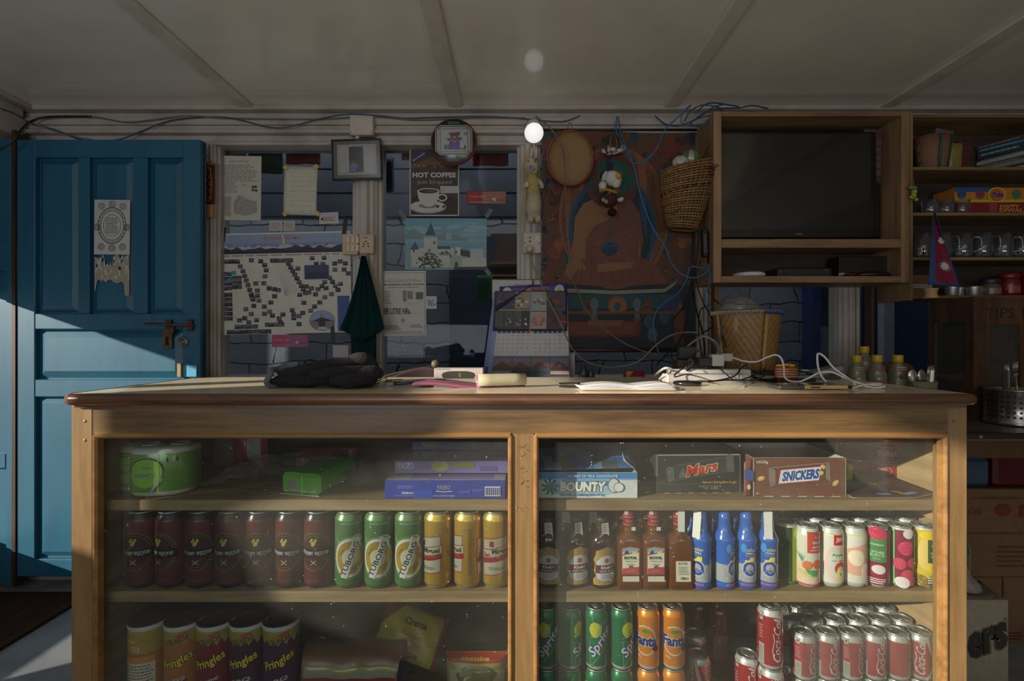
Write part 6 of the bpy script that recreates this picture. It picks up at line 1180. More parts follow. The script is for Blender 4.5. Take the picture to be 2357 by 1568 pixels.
m = MB(); m.tube([rel(1228, 446, 2.05), rel(1228, 475, 2.05), rel(1228, 496, 2.05)], lambda q: .030+.004*math.sin(q*3), 18, CR); m.ball(rel(1222, 503, 2.045), .014, CR, 12, 8, (1, 1, 1.3)); m.ball(rel(1238, 503, 2.045), .014, CR, 12, 8, (1, 1, 1.3)); m.ball(rel(1229, 494, 2.05), .030, CR, 14, 10, (1, .9, .7)); m.build('body', FU, t)
for px, px2 in ((1216, 1208), (1238, 1247)): m = MB(); m.tube([rel(px, 414, 2.035), rel(px2, 425, 2.03), rel(px2+1, 434, 2.03)], .009, 10, CR); m.build('arm', FU, t)
m = MB(); m.tube([rel(1221, 330, 2.06), rel(1208, 375, 2.035), rel(1212, 400, 2.03), rel(1203, 540, 2.06)], .0022, 6, (190, 150, 60), smooth_path=6); m.build('hanging_cord', att(), t)
t = thing('wall_socket', 'cream wall socket low on the middle post with a plug in it', 'socket', P(1224, 560, 2.07)); c0 = t.location
m = MB(); m.box(rel(1204, 583, 2.058), rel(1245, 538, 2.085), (180, 170, 158), bev=.004); A = Art()
for px, py, r_ in ((1220, 547, .0035), (1220, 556, .0045), (1208, 560, .003), (1241, 560, .003)): q = rel(px, py, 2.058); A.ell(q.x, q.z, r_, r_, (30, 26, 26), 12)
q = rel(1235, 549, 2.058); A.rect(q.x-.007, q.z-.009, q.x+.007, q.z+.009, (196, 188, 176)); A.onto(m, front(0, 0, rel(0, 0, 2.058).y)); m.build('face_plate', att(rough=.4), t)
t = thing('cable', 'cream cord with a round plug that drops from the socket across the calendar', 'cable', P(1219, 573, 2.045)); c0 = t.location
m = MB(); m.lathe([(.016, 0), (.017, .004), (.014, .018), (.008, .022), (0, .022)], 18, (176, 164, 140), o=(0, .010, 0), M=Rx); m.build('plug', att(rough=.4), t)
m = MB(); m.tube([rel(x, y, Y) for x, y, Y in ((1219, 580, 2.03), (1222, 600, 2.03), (1240, 640, 2.02), (1262, 690, 2.0), (1287, 738, 1.99), (1310, 790, 1.95), (1322, 808, 1.9), (1345, 830, 1.85), (1385, 844, 1.78), (1425, 845, 1.72), (1470, 832, 1.7), (1510, 795, 1.72), (1545, 772, 1.75), (1590, 765, 1.8), (1625, 775, 1.75), (1650, 800, 1.6), (1655, 830, 1.42))], .0030, 8, (128, 118, 96), smooth_path=8); m.build('cord', att(rough=.4), t)
# ---------------------------------------------- calendar
t = thing('calendar', 'wall calendar with photographs, two months of dates and a curling cover', 'calendar', P(1225, 758, 2.07)); c0 = t.location; W = (204, 198, 196)
m = MB(); m.box(rel(1133, 880, 2.078), rel(1323, 643, 2.081), (184, 178, 172)); A = Art(); X = lambda px: rel(px, 0, 2.078).x; Z = lambda py: rel(0, py, 2.078).z
A.text('पोखरा फाइनान्स लिमिटेड', X(1225), Z(657), w=X(1269)-X(1183), h=.013, c=(66, 64, 110)); A.ring(X(1170), Z(660), .008, .008, .001, (140, 140, 160)); A.line([(X(1133), Z(644)), (X(1323), Z(644))], .003, (40, 36, 36)); A.onto(m, front(0, 0, rel(0, 0, 2.078).y)); m.build('back_board', PAPER, t)
def pg(u, v):                        # page; u right, v up, leaning out at the foot and shifted left
    px = 1137+u*168-(1-v)*27*(1-u)+(1-v)*10*u; py = 872-v*200; return rel(px, py, 2.066-.028*(1-v)-.012*math.sin(u*PI)*(1-v))
m = MB(); m.grid(pg, 12, 16, (140, 150, 196), thick=.001); A = Art(1, 1); A.rect(.10, .265, .985, .60, W); A.rect(.10, .02, .985, .255, (90, 80, 90)); 
for k in range(4):
    A.rect(.105+k*.22, .03, .315+k*.22, .24, ((96, 84, 80), (76, 70, 76), (90, 96, 110), (84, 60, 56))[k]); A.rect(.105+k*.22, .13, .315+k*.22, .24, (130, 120, 130)); A.poly([(.105+k*.22, .13), (.2+k*.22, .20), (.315+k*.22, .13)], (120, 76, 66)); A.rect(.105+k*.22, .05, .315+k*.22, .09, ((150, 150, 160), (60, 56, 60), (60, 90, 110), (160, 150, 150))[k])
rr = random.Random(8)
for hx in (.10, .55):
    A.rect(hx+.26 if hx < .5 else hx+.02, .562, (hx+.40) if hx < .5 else hx+.15, .59, (60, 66, 150)); A.rect(hx+.12 if hx < .5 else hx+.18, .566, hx+.22 if hx < .5 else hx+.28, .588, (150, 170, 160)); A.text('अप्रिल' if hx < .5 else 'मे', hx+.33 if hx < .5 else hx+.085, .576, h=.014, w=.08, c=(200, 200, 214))
    for k in range(7):
        A.rect(hx+.01+k*.060, .525, hx+.055+k*.060, .548, (190, 70, 50) if k == 6 else (60, 64, 140), 30)
        for j in range(5):
            if (j == 0 and k < (3 if hx < .5 else 5)) or (j == 4 and k > 4): continue
            A.text('०१२३४५६७८९'[(j*7+k) % 10]+'१२३४५६७८९०'[(j+k*3) % 10], hx+.032+k*.060, .495-j*.047, h=.018, w=.022, c=(190, 70, 70) if k == 6 else (90, 90, 120), squeeze=1)
A.ring(.40, .448, .02, .02, .002, (120, 130, 190)); A.ring(.735, .40, .022, .022, .002, (120, 130, 190)); A.rect(.02, .04, .045, .14, (60, 60, 90))
B = []
for p, cc, l in A.p:
    lo = min(q[1] for q in p); hi = max(q[1] for q in p)
    for k in range(math.floor(lo*16), math.floor(hi*16)+1):
        q = clip(clip(p, 1, k/16, False), 1, (k+1)/16, True) if hi > lo else p
        if len(q) >= 3: B.append((q, cc, l))
A.p = B; A.onto(m, lambda x, y, e: tuple(Vector(pg(x, y))-Vector((0, e+.0008, 0))), eps=.0002, step=1/12); m.build('date_page', PAPER, t)
def pg2(u, v):
    px = 1140+u*165-(1-v)*6*(1-u); py = 762-v*92; cv = .03*max(0, .22-u)/.22*max(0, v-.3); return rel(px, py, 2.058-.018*(1-v)-cv-.01*math.sin(u*PI)-.012*max(0, u-.8)*5*(1-v))
m = MB(); m.grid(pg2, 12, 12, (60, 54, 60), thick=.001); A = Art(1, 1)
for a, b, c, d, c1, c2 in ((.02, .56, .27, .98, (70, 64, 90), (96, 100, 60)), (.28, .56, .49, .98, (150, 130, 110), (190, 180, 170)), (.51, .50, .72, .98, (150, 156, 146), (180, 176, 170)), (.73, .50, .98, .98, (70, 66, 70), (120, 60, 50)), (.02, .10, .14, .50, (60, 70, 60), (150, 150, 150)), (.15, .10, .27, .50, (70, 70, 74), (160, 156, 150)), (.28, .10, .38, .50, (80, 80, 84), (120, 124, 130)), (.39, .10, .49, .50, (40, 40, 44), (190, 186, 186)), (.51, .05, .72, .48, (170, 150, 140), (150, 90, 84)), (.75, .05, .98, .40, (80, 40, 44), (60, 110, 150))):
    A.rect(a, c*0+b, c, d, c1); 
    for k in range(9): A.ell(a+(c-a)*rr.uniform(.15, .85), b+(d-b)*rr.uniform(.15, .6), (c-a)*.13, (d-b)*.09, c2 if k % 2 else tuple(int(v*.7) for v in c1), 8)
A.rect(.02, .51, .49, .535, (176, 160, 40)); A.line([(.5, 0), (.5, 1)], .012, (150, 156, 190)); A.text('बागलुङ', .60, .93, h=.05, w=.12, c=(190, 170, 50)); A.lines(.53, .1, .70, .4, 5, (190, 120, 110)); A.rect(.9, .20, .99, .25, (170, 50, 50))
A.onto(m, lambda x, y, e: tuple(Vector(pg2(x, y))-Vector((0, e+.0008, 0))), eps=.0002, step=1/12); m.build('photo_page', PAPER, t)
def pg3(u, v):
    px = 1150+u*156; py = 690-v*30-8*u; return rel(px, py, 2.064-.012*math.sin(u*PI))
m = MB(); m.grid(pg3, 12, 4, (62, 64, 130), thick=.001); A = Art(1, 1)
for x in (.11, .88): A.ell(x, .5, .07, .42, (170, 186, 200), 20); A.ell(x, .42, .035, .22, (190, 150, 70), 14); A.ell(x, .68, .016, .1, (200, 170, 110), 10)
A.text('बागलुङ नगरपालिका', .53, .70, h=.32, w=.40, c=(190, 90, 60), bold=.02); A.lines(.35, .08, .75, .5, 2, (150, 150, 190)); A.text('श्री', .42, .62, h=.3, w=.07, c=(190, 170, 50)); A.onto(m, lambda x, y, e: tuple(Vector(pg3(x, y))-Vector((0, e+.0008, 0))), eps=.0002, step=1/12); m.build('title_band', PAPER, t)
def pg4(u, v):                    # torn dark flap curling across the top left
    px = 1141+u*86; py = 706-u*52+v*(18-14*u)-v*6; return rel(px, py, 2.040-.02*math.sin(v*PI)*(1-u*.6)+.01*u)
m = MB(); m.grid(pg4, 16, 8, lambda u, v: (40, 36, 74) if v < .7 else (96, 96, 130), thick=.001); m.build('curled_flap', PAPER, t)
m = MB(); m.tube([rel(1228, 672, 2.05), rel(1227, 655, 2.06), rel(1227, 643, 2.075)], .003, 6, (150, 50, 50)); m.build('hanger_loop', att(), t)
# ================================================================== painted cloth hanging (a plain stand-in composition)
YT = 2.070
def a_th(A, w, h):
    a_th0(A, w, h); A.p = [(p_, tuple(int(.80*v+.14*sum(c_)/3) for v in c_), l_) for p_, c_, l_ in A.p]
def a_th0(A, w, h):
    rr = random.Random(5); BR = (110, 70, 44); DB = (34, 58, 84); TE = (34, 76, 84); RD = (104, 42, 36); GN = (40, 78, 56); OR = (140, 80, 50); GD = (140, 104, 56)
    A.rect(0, h*.27, w, h, (96, 62, 42)); A.rect(0, 0, w, h*.29, (40, 48, 54))
    for _ in range(80):                            # clouds, leaves and scrolls round the edges
        x = rr.choice([rr.uniform(0, w*.2), rr.uniform(w*.78, w), rr.uniform(0, w)]); y = rr.uniform(h*.3, h) if x < w*.2 or x > w*.78 else rr.uniform(h*.80, h)
        c = rr.choice([DB, TE, RD, GN, OR, (70, 40, 36), (34, 38, 46), (120, 56, 44)]); r_ = rr.uniform(.012, .034)
        A.ell(x, y, r_, r_*rr.uniform(.4, .9), c, 14, rr.uniform(0, 3)); A.ring(x, y, r_*.75, r_*.55, .0022, rr.choice([GD, (120, 130, 130), TE, (60, 30, 30)]), 12, 0, 4.5, rr.uniform(0, 6))
    for _ in range(16): A.ell(w*.85+rr.uniform(-.05, .04), h*.93+rr.uniform(-.04, .03), .022, .014, rr.choice([(120, 44, 38), (110, 60, 50), (84, 36, 36)]), 16)
    A.ell(w*.47, h*.60, w*.36, h*.33, OR, 40); A.ell(w*.47, h*.60, w*.345, h*.315, (104, 72, 44), 40)
    for k in range(14): a_ = -.35+PI*1.22*k/13; x, y = w*.47+w*.32*math.cos(a_), h*.60+h*.29*math.sin(a_); A.ell(x, y, .009, .006, DB if k % 2 else (96, 44, 36), 10, a_); A.ring(x+.008, y+.002, .007, .006, .0016, GD, 8, 0, 4)
    A.ell(w*.46, h*.545, w*.285, h*.255, (32, 74, 108), 40); A.ell(w*.46, h*.54, w*.262, h*.235, (36, 50, 56), 40)
    for k in range(40): a_ = 2*PI*k/40; A.line([(w*.46+w*.17*math.cos(a_), h*.54+h*.15*math.sin(a_)), (w*.46+w*.26*math.cos(a_), h*.54+h*.23*math.sin(a_))], .0008, (60, 76, 74))
    A.ell(w*.455, h*.765, w*.175, h*.125, (104, 44, 40), 36); A.ell(w*.455, h*.765, w*.15, h*.107, (30, 82, 70), 36); A.ell(w*.455, h*.765, w*.10, h*.075, (40, 92, 78), 30)
    SK = (140, 96, 60); RB = (112, 66, 56)         # seated robed figure, seen only in outline
    A.ell(w*.44, h*.745, w*.068, h*.062, SK, 26); A.ell(w*.44, h*.795, w*.064, h*.030, (34, 38, 60), 22); A.ell(w*.44, h*.835, w*.026, h*.022, (34, 38, 60), 16); A.rect(w*.405, h*.66, w*.475, h*.72, SK)
    A.poly([(w*.36, h*.69), (w*.27, h*.665), (w*.215, h*.60), (w*.20, h*.48), (w*.235, h*.36), (w*.62, h*.36), (w*.66, h*.50), (w*.64, h*.62), (w*.58, h*.68), (w*.50, h*.695)], SK)
    A.poly([(w*.50, h*.695), (w*.58, h*.68), (w*.64, h*.62), (w*.66, h*.50), (w*.63, h*.37), (w*.28, h*.37), (w*.285, h*.50), (w*.34, h*.56), (w*.43, h*.59), (w*.49, h*.63)], RB)
    A.poly([(w*.11, h*.30), (w*.16, h*.37), (w*.30, h*.42), (w*.47, h*.40), (w*.64, h*.42), (w*.76, h*.37), (w*.82, h*.30), (w*.47, h*.275)], (116, 66, 52))
    for k in range(7): A.ring(w*(.30+.05*k), h*(.60-.018*k), .05, .09, .0022, (136, 84, 66), 16, 3.6, 5.2)
    for k in range(9): A.line([(w*(.18+.07*k), h*.30), (w*(.20+.062*k), h*.36), (w*(.19+.066*k), h*.41)], .0022, (84, 44, 40))
    for k in range(6): A.line([(w*.34, h*(.53-.025*k)), (w*.48, h*(.50-.022*k)), (w*.62, h*(.56-.03*k))], .002, (140, 84, 70))
    A.poly([(w*.215, h*.60), (w*.20, h*.48), (w*.15, h*.34), (w*.19, h*.31), (w*.25, h*.38), (w*.28, h*.50), (w*.28, h*.60)], SK); A.poly([(w*.36, h*.345), (w*.58, h*.365), (w*.60, h*.395), (w*.36, h*.385)], SK)
    A.ell(w*.44, h*.455, w*.055, h*.034, (34, 60, 84), 20); A.rect(w*.385, h*.455, w*.495, h*.475, (40, 70, 90)); A.ell(w*.44, h*.475, w*.05, h*.014, (50, 84, 96), 18); A.ring(w*.44, h*.525, .014, .016, .004, TE, 14)
    A.poly([(w*.06, h*.30), (w*.14, h*.272), (w*.47, h*.262), (w*.80, h*.272), (w*.88, h*.31), (w*.86, h*.285), (w*.80, h*.255), (w*.47, h*.245), (w*.13, h*.255)], (130, 130, 116))
    A.rect(w*.0, h*.0, w, h*.245, (38, 44, 50)); A.rect(w*.05, h*.18, w*.90, h*.245, (36, 74, 78))
    for k in range(5):
        x = w*(.10+.18*k); c = ((50, 54, 104), GN, OR, GN, (50, 54, 104))[k]; A.ell(x+.02, h*.195, .040, .038, c, 22); A.ell(x+.02, h*.19, .030, .028, ((96, 44, 40), (110, 60, 44), (140, 90, 50), (110, 60, 44), (90, 44, 44))[k], 20); A.ell(x+.02, h*.19, .015, .017, (40, 80, 90) if k == 2 else (84, 44, 40), 16)
    for x in (.34, .62): A.ell(w*x, h*.20, .018, .026, (84, 100, 110), 16); A.rect(w*x-.010, h*.13, w*x+.010, h*.19, (84, 104, 116)); A.ell(w*x, h*.13, .016, .009, (96, 76, 50), 14)
    A.rect(w*.06, h*.155, w*.92, h*.168, (110, 70, 40)); A.rect(w*.13, h*.05, w*.64, h*.12, (104, 46, 40)); A.rect(w*.15, h*.06, w*.62, h*.115, (114, 60, 46)); A.rect(w*.30, h*.10, w*.54, h*.125, (124, 82, 50))
    for x, y in ((.08, .06), (.72, .06), (.70, .12), (.12, .13), (.80, .14)): A.ell(w*x, h*y, .022, .03, rr.choice([(76, 88, 90), (54, 74, 84)]), 14); A.ring(w*x, h*y, .02, .024, .003, (60, 100, 110), 12, 0, 4)
    A.poly([(w*.86, h*.02), (w*.92, h*.02), (w*.93, h*.16), (w*.90, h*.20), (w*.86, h*.16)], (104, 60, 52)); A.ell(w*.90, h*.19, .010, .014, (120, 84, 64), 12)
sheet('painted_hanging', 'large dark painted cloth hanging of a seated robed figure with a blue halo', 'wall hanging', 1247, 302, 1601, 800, YT, a_th, (66, 46, 36), rough=.75, curl=lambda u, v: .004*math.sin(u*6))
m = MB(); m.tube([P(1244, 806, YT-.006), P(1560, 806, YT-.006)], .010, 12, (52, 34, 26)); m.tube([P(1246, 299, YT-.004), P(1604, 299, YT-.004)], .005, 10, (34, 28, 26)); tag(m.build('hanging_rod', att(rough=.5)), 'dark rods at the head and foot of the painted hanging', 'rod')
# woven things
def weave(name, c1, c2, sx=90, sz=90, rough=.7):
    if name in MATS: return MATS[name]
    m_, nt, b = nodemat(name); N = nt.nodes; L = nt.links; tc = N.new('ShaderNodeTexCoord')
    w1 = N.new('ShaderNodeTexWave'); w1.inputs['Scale'].default_value = sx; w1.bands_direction = 'X'; w1.inputs['Distortion'].default_value = 2; w2 = N.new('ShaderNodeTexWave'); w2.inputs['Scale'].default_value = sz; w2.bands_direction = 'Z'; w2.inputs['Distortion'].default_value = 2
    for q in (w1, w2): L.new(tc.outputs['Object'], q.inputs['Vector'])
    mu = N.new('ShaderNodeMath'); mu.operation = 'MULTIPLY'; L.new(w1.outputs['Fac'], mu.inputs[0]); L.new(w2.outputs['Fac'], mu.inputs[1])
    cr = N.new('ShaderNodeValToRGB'); cr.color_ramp.elements[0].color = (*lin(c2), 1); cr.color_ramp.elements[1].color = (*lin(c1), 1); cr.color_ramp.elements[1].position = .6; L.new(mu.outputs[0], cr.inputs[0]); L.new(cr.outputs[0], b.inputs['Base Color'])
    bp = N.new('ShaderNodeBump'); bp.inputs['Distance'].default_value = .002; bp.inputs['Strength'].default_value = .7; L.new(mu.outputs[0], bp.inputs['Height']); L.new(bp.outputs[0], b.inputs['Normal']); b.inputs['Roughness'].default_value = rough
    MATS[name] = m_; return m_
t = thing('winnowing_basket', 'flat oval winnowing basket with a red-brown bound rim hanging on the painted cloth', 'basket', P(1311, 369, 2.03)); rx, rz = 52/F*2.03, 62/F*2.03
m = MB(); m.lathe([(.001, .0), (.6, -.0), (.85, -.003), (.97, -.018), (1.0, -.026), (.985, -.026), (.95, -.016), (.84, -.0), (.6, .003), (.001, .003)], 44, (150, 120, 76), M=Matrix.Diagonal((rx, 1, rz, 1)) @ Rx @ Matrix.Diagonal((1, 1, -1, 1)), cap=False); m.build('woven_tray', weave('split_cane', (190, 156, 104), (110, 84, 52), 60, 60), t)
m = MB(); ring = [Vector((rx*math.cos(a_)*1.0, -.026+.0015*math.sin(a_*40), rz*math.sin(a_)*1.0)) for a_ in [2*PI*k/88 for k in range(89)]]; m.tube(ring, lambda q: .0042+.0010*math.sin(q*250), 8, (136, 62, 44)); m.build('bound_rim', att(rough=.7, noise=.3, nscale=90), t)
m = MB(); m.tube([(-.010, -.02, rz), (-.006, -.01, rz+.035), (0, 0, rz+.042), (.006, -.01, rz+.035), (.010, -.02, rz)], .0014, 6, (130, 40, 40), smooth_path=4); m.build('hanging_loop', att(), t)
# shell and bead cluster, duck toy
t = thing('shell_ornament', 'cluster of pale shells and dark cords hanging above the white-headed toy', 'ornament', P(1410, 335, 2.03)); rr = random.Random(4)
m = MB()
for _ in range(16): m.ball((rr.uniform(-.035, .04), rr.uniform(-.02, 0), rr.uniform(-.035, -.005)), rr.uniform(.008, .013), rr.choice([(180, 160, 150), (150, 90, 84), (190, 176, 168)]), 10, 7, (1.2, .7, .8))
m.build('shells', att(rough=.4), t)
m = MB()
for _ in range(9): x = rr.uniform(-.03, .03); m.tube([(x*.3, 0, .045), (x, -.02, .02), (x*1.2, -.02, -.02), (x*.8, -.01, -.035)], .0025, 6, rr.choice([(110, 84, 50), (60, 40, 30), (40, 34, 30)]), smooth_path=4)
m.build('cords', att(), t)
t = thing('duck_toy', 'plush duck with a white head, yellow bill and brown patterned body', 'soft toy', P(1402, 440, 2.02)); c0 = t.location
m = MB(); m.ball(rel(1411, 412, 2.0), .035, (196, 192, 186), 20, 14, (1.05, .85, .9), Matrix.Rotation(.6, 3, 'Y')); m.ball(rel(1418, 422, 1.985), .019, (200, 196, 190), 14, 10); m.build('head', FU, t)
m = MB(); m.ball(rel(1423, 405, 1.972), .012, (206, 150, 40), 14, 10, (1, 1.1, 1)); m.build('bill', FU, t)
m = MB(); m.tube([rel(1396, 396, 2.0), rel(1390, 406, 2.0), rel(1389, 416, 2.0)], .008, 10, (190, 186, 180)); m.ball(rel(1387, 428, 1.99), .016, (196, 190, 184), 14, 10, (1, 1, 1.2)); m.build('wing', FU, t)
m = MB(); m.ball(rel(1402, 458, 2.01), .036, (70, 50, 42), 20, 14, (1, .7, .95)); rr = random.Random(2)
for _ in range(9): a_, b_ = rr.uniform(-2.6, -.5), rr.uniform(-.8, .8); p = rel(1402, 458, 2.01)+Vector((.034*math.cos(a_)*math.cos(b_), .024*math.sin(a_)*math.cos(b_), .033*math.sin(b_))); m.ball(p, .010, rr.choice([(150, 136, 104), (90, 40, 38), (50, 40, 36)]), 8, 6, (1, .4, 1))
m.build('patterned_body', FU, t)
m = MB(); m.tube([rel(1380, 440, 1.985), rel(1395, 436, 1.975), rel(1412, 441, 1.975), rel(1424, 446, 1.985)], .006, 10, (160, 130, 50)); m.ball(rel(1424, 450, 1.985), .014, (80, 60, 40), 12, 8); m.build('scarf', FU, t)
for px, py, c_ in ((1428, 459, (190, 184, 176)), (1409, 489, (44, 32, 28))): m = MB(); m.ball(rel(px, py, 1.99), .014 if c_[0] > 100 else .019, c_, 14, 10, (1, 1, .8)); m.build('foot', FU, t)
m = MB(); m.tube([rel(1405, 398, 2.0), rel(1403, 375, 2.02), rel(1405, 350, 2.03)], .0015, 6, (60, 30, 30)); m.tube([rel(1400, 398, 2.0), rel(1396, 372, 2.02), rel(1404, 350, 2.03)], .0015, 6, (60, 30, 30)); m.build('hanging_cord', att(), t)
# ================================================================== television cabinet
TW = wood('cabinet_pine', (158, 126, 92), (120, 92, 66), 'z', rough=.5); TWX = wood('cabinet_pine_rail', (150, 118, 84), (112, 84, 58), 'x', rough=.5)
YC = 1.90; cx0, cx1 = ax(1643, YC), ax(2094, YC); zt, zb = Z1(256, YC), Z1(651, YC); th_ = .03
cab = thing('television_cabinet', 'open pine cabinet on the wall that holds the television and a lower shelf', 'cabinet', (0, 0, 0))
for a in (cx0, cx1-th_): m = MB(); m.box((a, YC, zb), (a+th_, 2.075, zt), bev=.002); m.build('side', TW, cab)
m = MB(); m.box((cx0+th_+.0005, YC+.002, zt-.018), (cx1-th_-.0005, 2.075, zt-.0005)); m.build('top', TWX, cab)
m = MB(); m.box((cx0+th_+.0005, YC+.001, zb+.0005), (cx1-th_-.0005, 2.075, zb+.026), bev=.002); m.build('bottom', TWX, cab)
zs = Z1(550, YC); m = MB(); m.box((cx0+th_+.0005, YC+.001, zs-.034), (cx1-th_-.0005, 2.075, zs), bev=.002); m.build('shelf', TWX, cab)
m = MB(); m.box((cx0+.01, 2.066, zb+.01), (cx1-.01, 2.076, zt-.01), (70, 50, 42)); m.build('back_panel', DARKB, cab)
t = thing('television', 'flat television with a black glossy screen, still in clear film', 'television', ((cx0+cx1)/2, 1.985, zs+.006)); tw, tz0, tz1 = .665, 0, 1.868-zs-.006
m = MB(); m.box((-tw/2, 0, .012), (tw/2, .035, tz1), (18, 18, 19), bev=.006); m.box((-.10, .005, 0), (.10, .06, .014), (16, 16, 17), bev=.002); m.build('housing', att(rough=.25, coat=.5), t)
m = MB(); m.box((-tw/2+.014, -.0015, .05), (tw/2-.014, .0005, tz1-.014), (22, 22, 24)); m.build('screen', paint('screen_glass', (16, 16, 18), rough=.12, spots=(22, 22, 24), coat=1.0, coat_rough=.05, bump=.02), t)
m = MB(); A = Art(); A.text('WEGA', .0, .030, w=.030, h=.008, c=(130, 126, 110), bold=.02); A.onto(m, front(0, 0, -.0005)); m.build('maker_mark', att(), t)
m = MB(); A = Art(); A.rect(tw/2-.026, .24, tw/2-.004, tz1-.004, (72, 50, 54)); A.poly([(tw/2-.026, .24), (tw/2-.004, .225), (tw/2-.004, .26), (tw/2-.026, .26)], (30, 60, 44)); A.rect(tw/2-.075, tz1-.014, tw/2-.026, tz1-.003, (84, 66, 72))
for k in range(5): A.ring(tw/2-.015, .275+k*.030, .008, .011, .0016, (126, 116, 116), 14); A.rect(tw/2-.019, .273+k*.030, tw/2-.011, .277+k*.030, (126, 116, 116))
A.onto(m, front(0, 0, -.002)); m.build('feature_sticker', att(), t)
zc = zb+.0265
m = MB(); m.lathe([(.001, .0), (.055, .002), (.062, .010), (.055, .018), (.001, .020)], 32, (206, 206, 204), cap=False); tag(m.build('wifi_router', att(rough=.35), loc=(ax(1727, 1.95), 1.965, zc)), 'white oval router at the left of the shelf below the television', 'router')
t = thing('set_top_box', 'black set-top box in the middle of the shelf below the television', 'set-top box', (ax(1850, 1.95), 1.955, zc)); m = MB(); m.box((-.10, 0, .002), (.115, .09, .038), (26, 26, 28), bev=.003); A = Art(); A.rect(-.07, .010, .10, .034, (34, 40, 44)); A.rect(.085, .028, .098, .031, (110, 110, 110)); 
for x, z in ((-.088, .030), (-.092, .022), (-.084, .022), (-.088, .014)): A.ell(x, z, .003, .003, (84, 84, 90), 10)
A.onto(m, front(0, 0, -.0005)); m.build('housing', att(rough=.2, coat=.5), t)
t = thing('speaker_box', 'plain black box standing at the right of the shelf below the television', 'box', (ax(1995, 1.97), 1.975, zc)); m = MB(); m.box((-.105, 0, .021), (.095, .08, .088), (28, 28, 27), bev=.003); m.build('housing', att(rough=.5), t)
m = MB(); m.lathe([(.001, 0), (.062, 0), (.070, .006), (.070, .012), (.055, .020), (.001, .0205)], 28, (26, 28, 30), sy=.5, cap=False); tag(m.build('remote_dock', att(rough=.3), loc=(ax(2005, 1.955), 1.948, zc)), 'low rounded black device lying under the black box', 'device')
m = MB(); m.tube([(ax(1930, 1.95), 1.945, zc+.016), (ax(1945, 1.95), 1.94, zc+.014), (ax(1958, 1.95), 1.94, zc+.010), (ax(1968, 1.95), 1.945, zc+.014)], .004, 8, (110, 34, 36), smooth_path=4); m.tube([(ax(1926, 1.95), 1.94, zc+.01), (ax(1938, 1.95), 1.938, zc+.012)], .006, 8, (150, 150, 150)); tag(m.build('video_plugs', att(rough=.3)), 'red and silver video plugs between the set-top box and the black device', 'plug')
# hanging basket on the cabinet side
t = thing('hanging_basket', 'wicker basket slung by a strap from the cabinet side, holding green plastic bags', 'basket', P(1578, 450, 1.96), (.0, .10, 0)); c0 = P(1578, 450, 1.96)
def bk(u, v):                               # v: 0 foot, 1 rim
    a_ = 2*PI*u; h_ = .245; k_ = .055+.058*v**.8; sk = .020*v*math.cos(a_)*0
    return (k_*math.cos(a_)+.004*v, k_*.62*math.sin(a_), -.132+h_*v+.034*v*math.cos(a_))
m = MB(); NB, NR = 34, 24
for k in range(NR+1):                         # rows of willow woven round stakes
    v = k/NR; pts = []
    for j in range(NB*2+1):
        u = j/(NB*2); p = Vector(bk(u, v)); o_ = Vector((math.cos(2*PI*u), math.sin(2*PI*u), 0)); pts.append(p+o_*.0022*(1 if (j+k) % 2 else -1))
    m.tube(pts, .0036 if k < NR else .005, 5, (150, 114, 70) if k % 3 else (128, 94, 54))
for j in range(NB): u = j/NB; m.tube([bk(u, v/6) for v in range(7)], .0026, 5, (120, 86, 48))
m.lathe([(.058, 0), (.001, 0)], 24, (110, 80, 46), o=(0, 0, -.130), cap=False, sy=.62); m.build('wicker_body', att(rough=.6, noise=.35, nscale=60), t)
m = MB(); pts = [Vector(bk(u, .62+.05*math.cos(2*PI*u)))+Vector((math.cos(2*PI*u)*.006, math.sin(2*PI*u)*.006, 0)) for u in [k/40 for k in range(41)]]
for k in range(0, 40, 2): m.tube([pts[k], pts[k+1]], .0022, 5, (30, 28, 28))
pts = [Vector(bk(.55+.012*k, .25-.018*k+.002*k*k))+Vector((0, -.007, 0)) for k in range(12)]; m.tube(pts, .0015, 5, (34, 30, 28)); m.build('dark_stitching', att(), t)
m = MB(); rel2 = lambda px, py, Y: P(px, py, Y)-c0
m.tube([rel2(1597, 372, 1.93), rel2(1615, 330, 1.94), rel2(1625, 313, 1.96), rel2(1634, 345, 1.96), rel2(1636, 395, 1.96)], .0055, 8, (116, 78, 48), flat=.35); m.build('strap', att(rough=.7), t)
for i, (px, py, c_, lab) in enumerate(((1567, 386, (176, 176, 160), 'white plastic bag at the left inside the hanging basket'), (1590, 376, (74, 116, 56), 'green striped plastic bag bulging out of the hanging basket'))):
    m = MB(); rr = random.Random(i+3); ph = [rr.uniform(0, 6) for _ in range(4)]
    def bag(u, v, i=i, ph=ph): a_ = 2*PI*u; t_ = PI*v; q = .030*(1+.12*math.sin(5*a_+ph[0])*math.sin(t_*2+ph[1])+.08*math.sin(9*a_+ph[2])); return (q*math.sin(t_)*math.cos(a_)*1.1, q*math.sin(t_)*math.sin(a_)*.8, -.033*math.cos(t_)*(1.0 if i else .8))
    m.grid(bag, 28, 18, lambda u, v, c_=c_, i=i: c_ if i == 0 or int(u*9) % 3 else (150, 156, 140)); tag(m.build('plastic_bag', FOIL, loc=P(px, py-12, 1.955)), lab, 'plastic bag', 'bags in the hanging basket')
m = MB(); rr = random.Random(3)
for _ in range(9): m.ball((rr.uniform(-.006, .006), rr.uniform(-.006, .006), rr.uniform(-.026, .008)), .0055, (96, 24, 36), 8, 6)
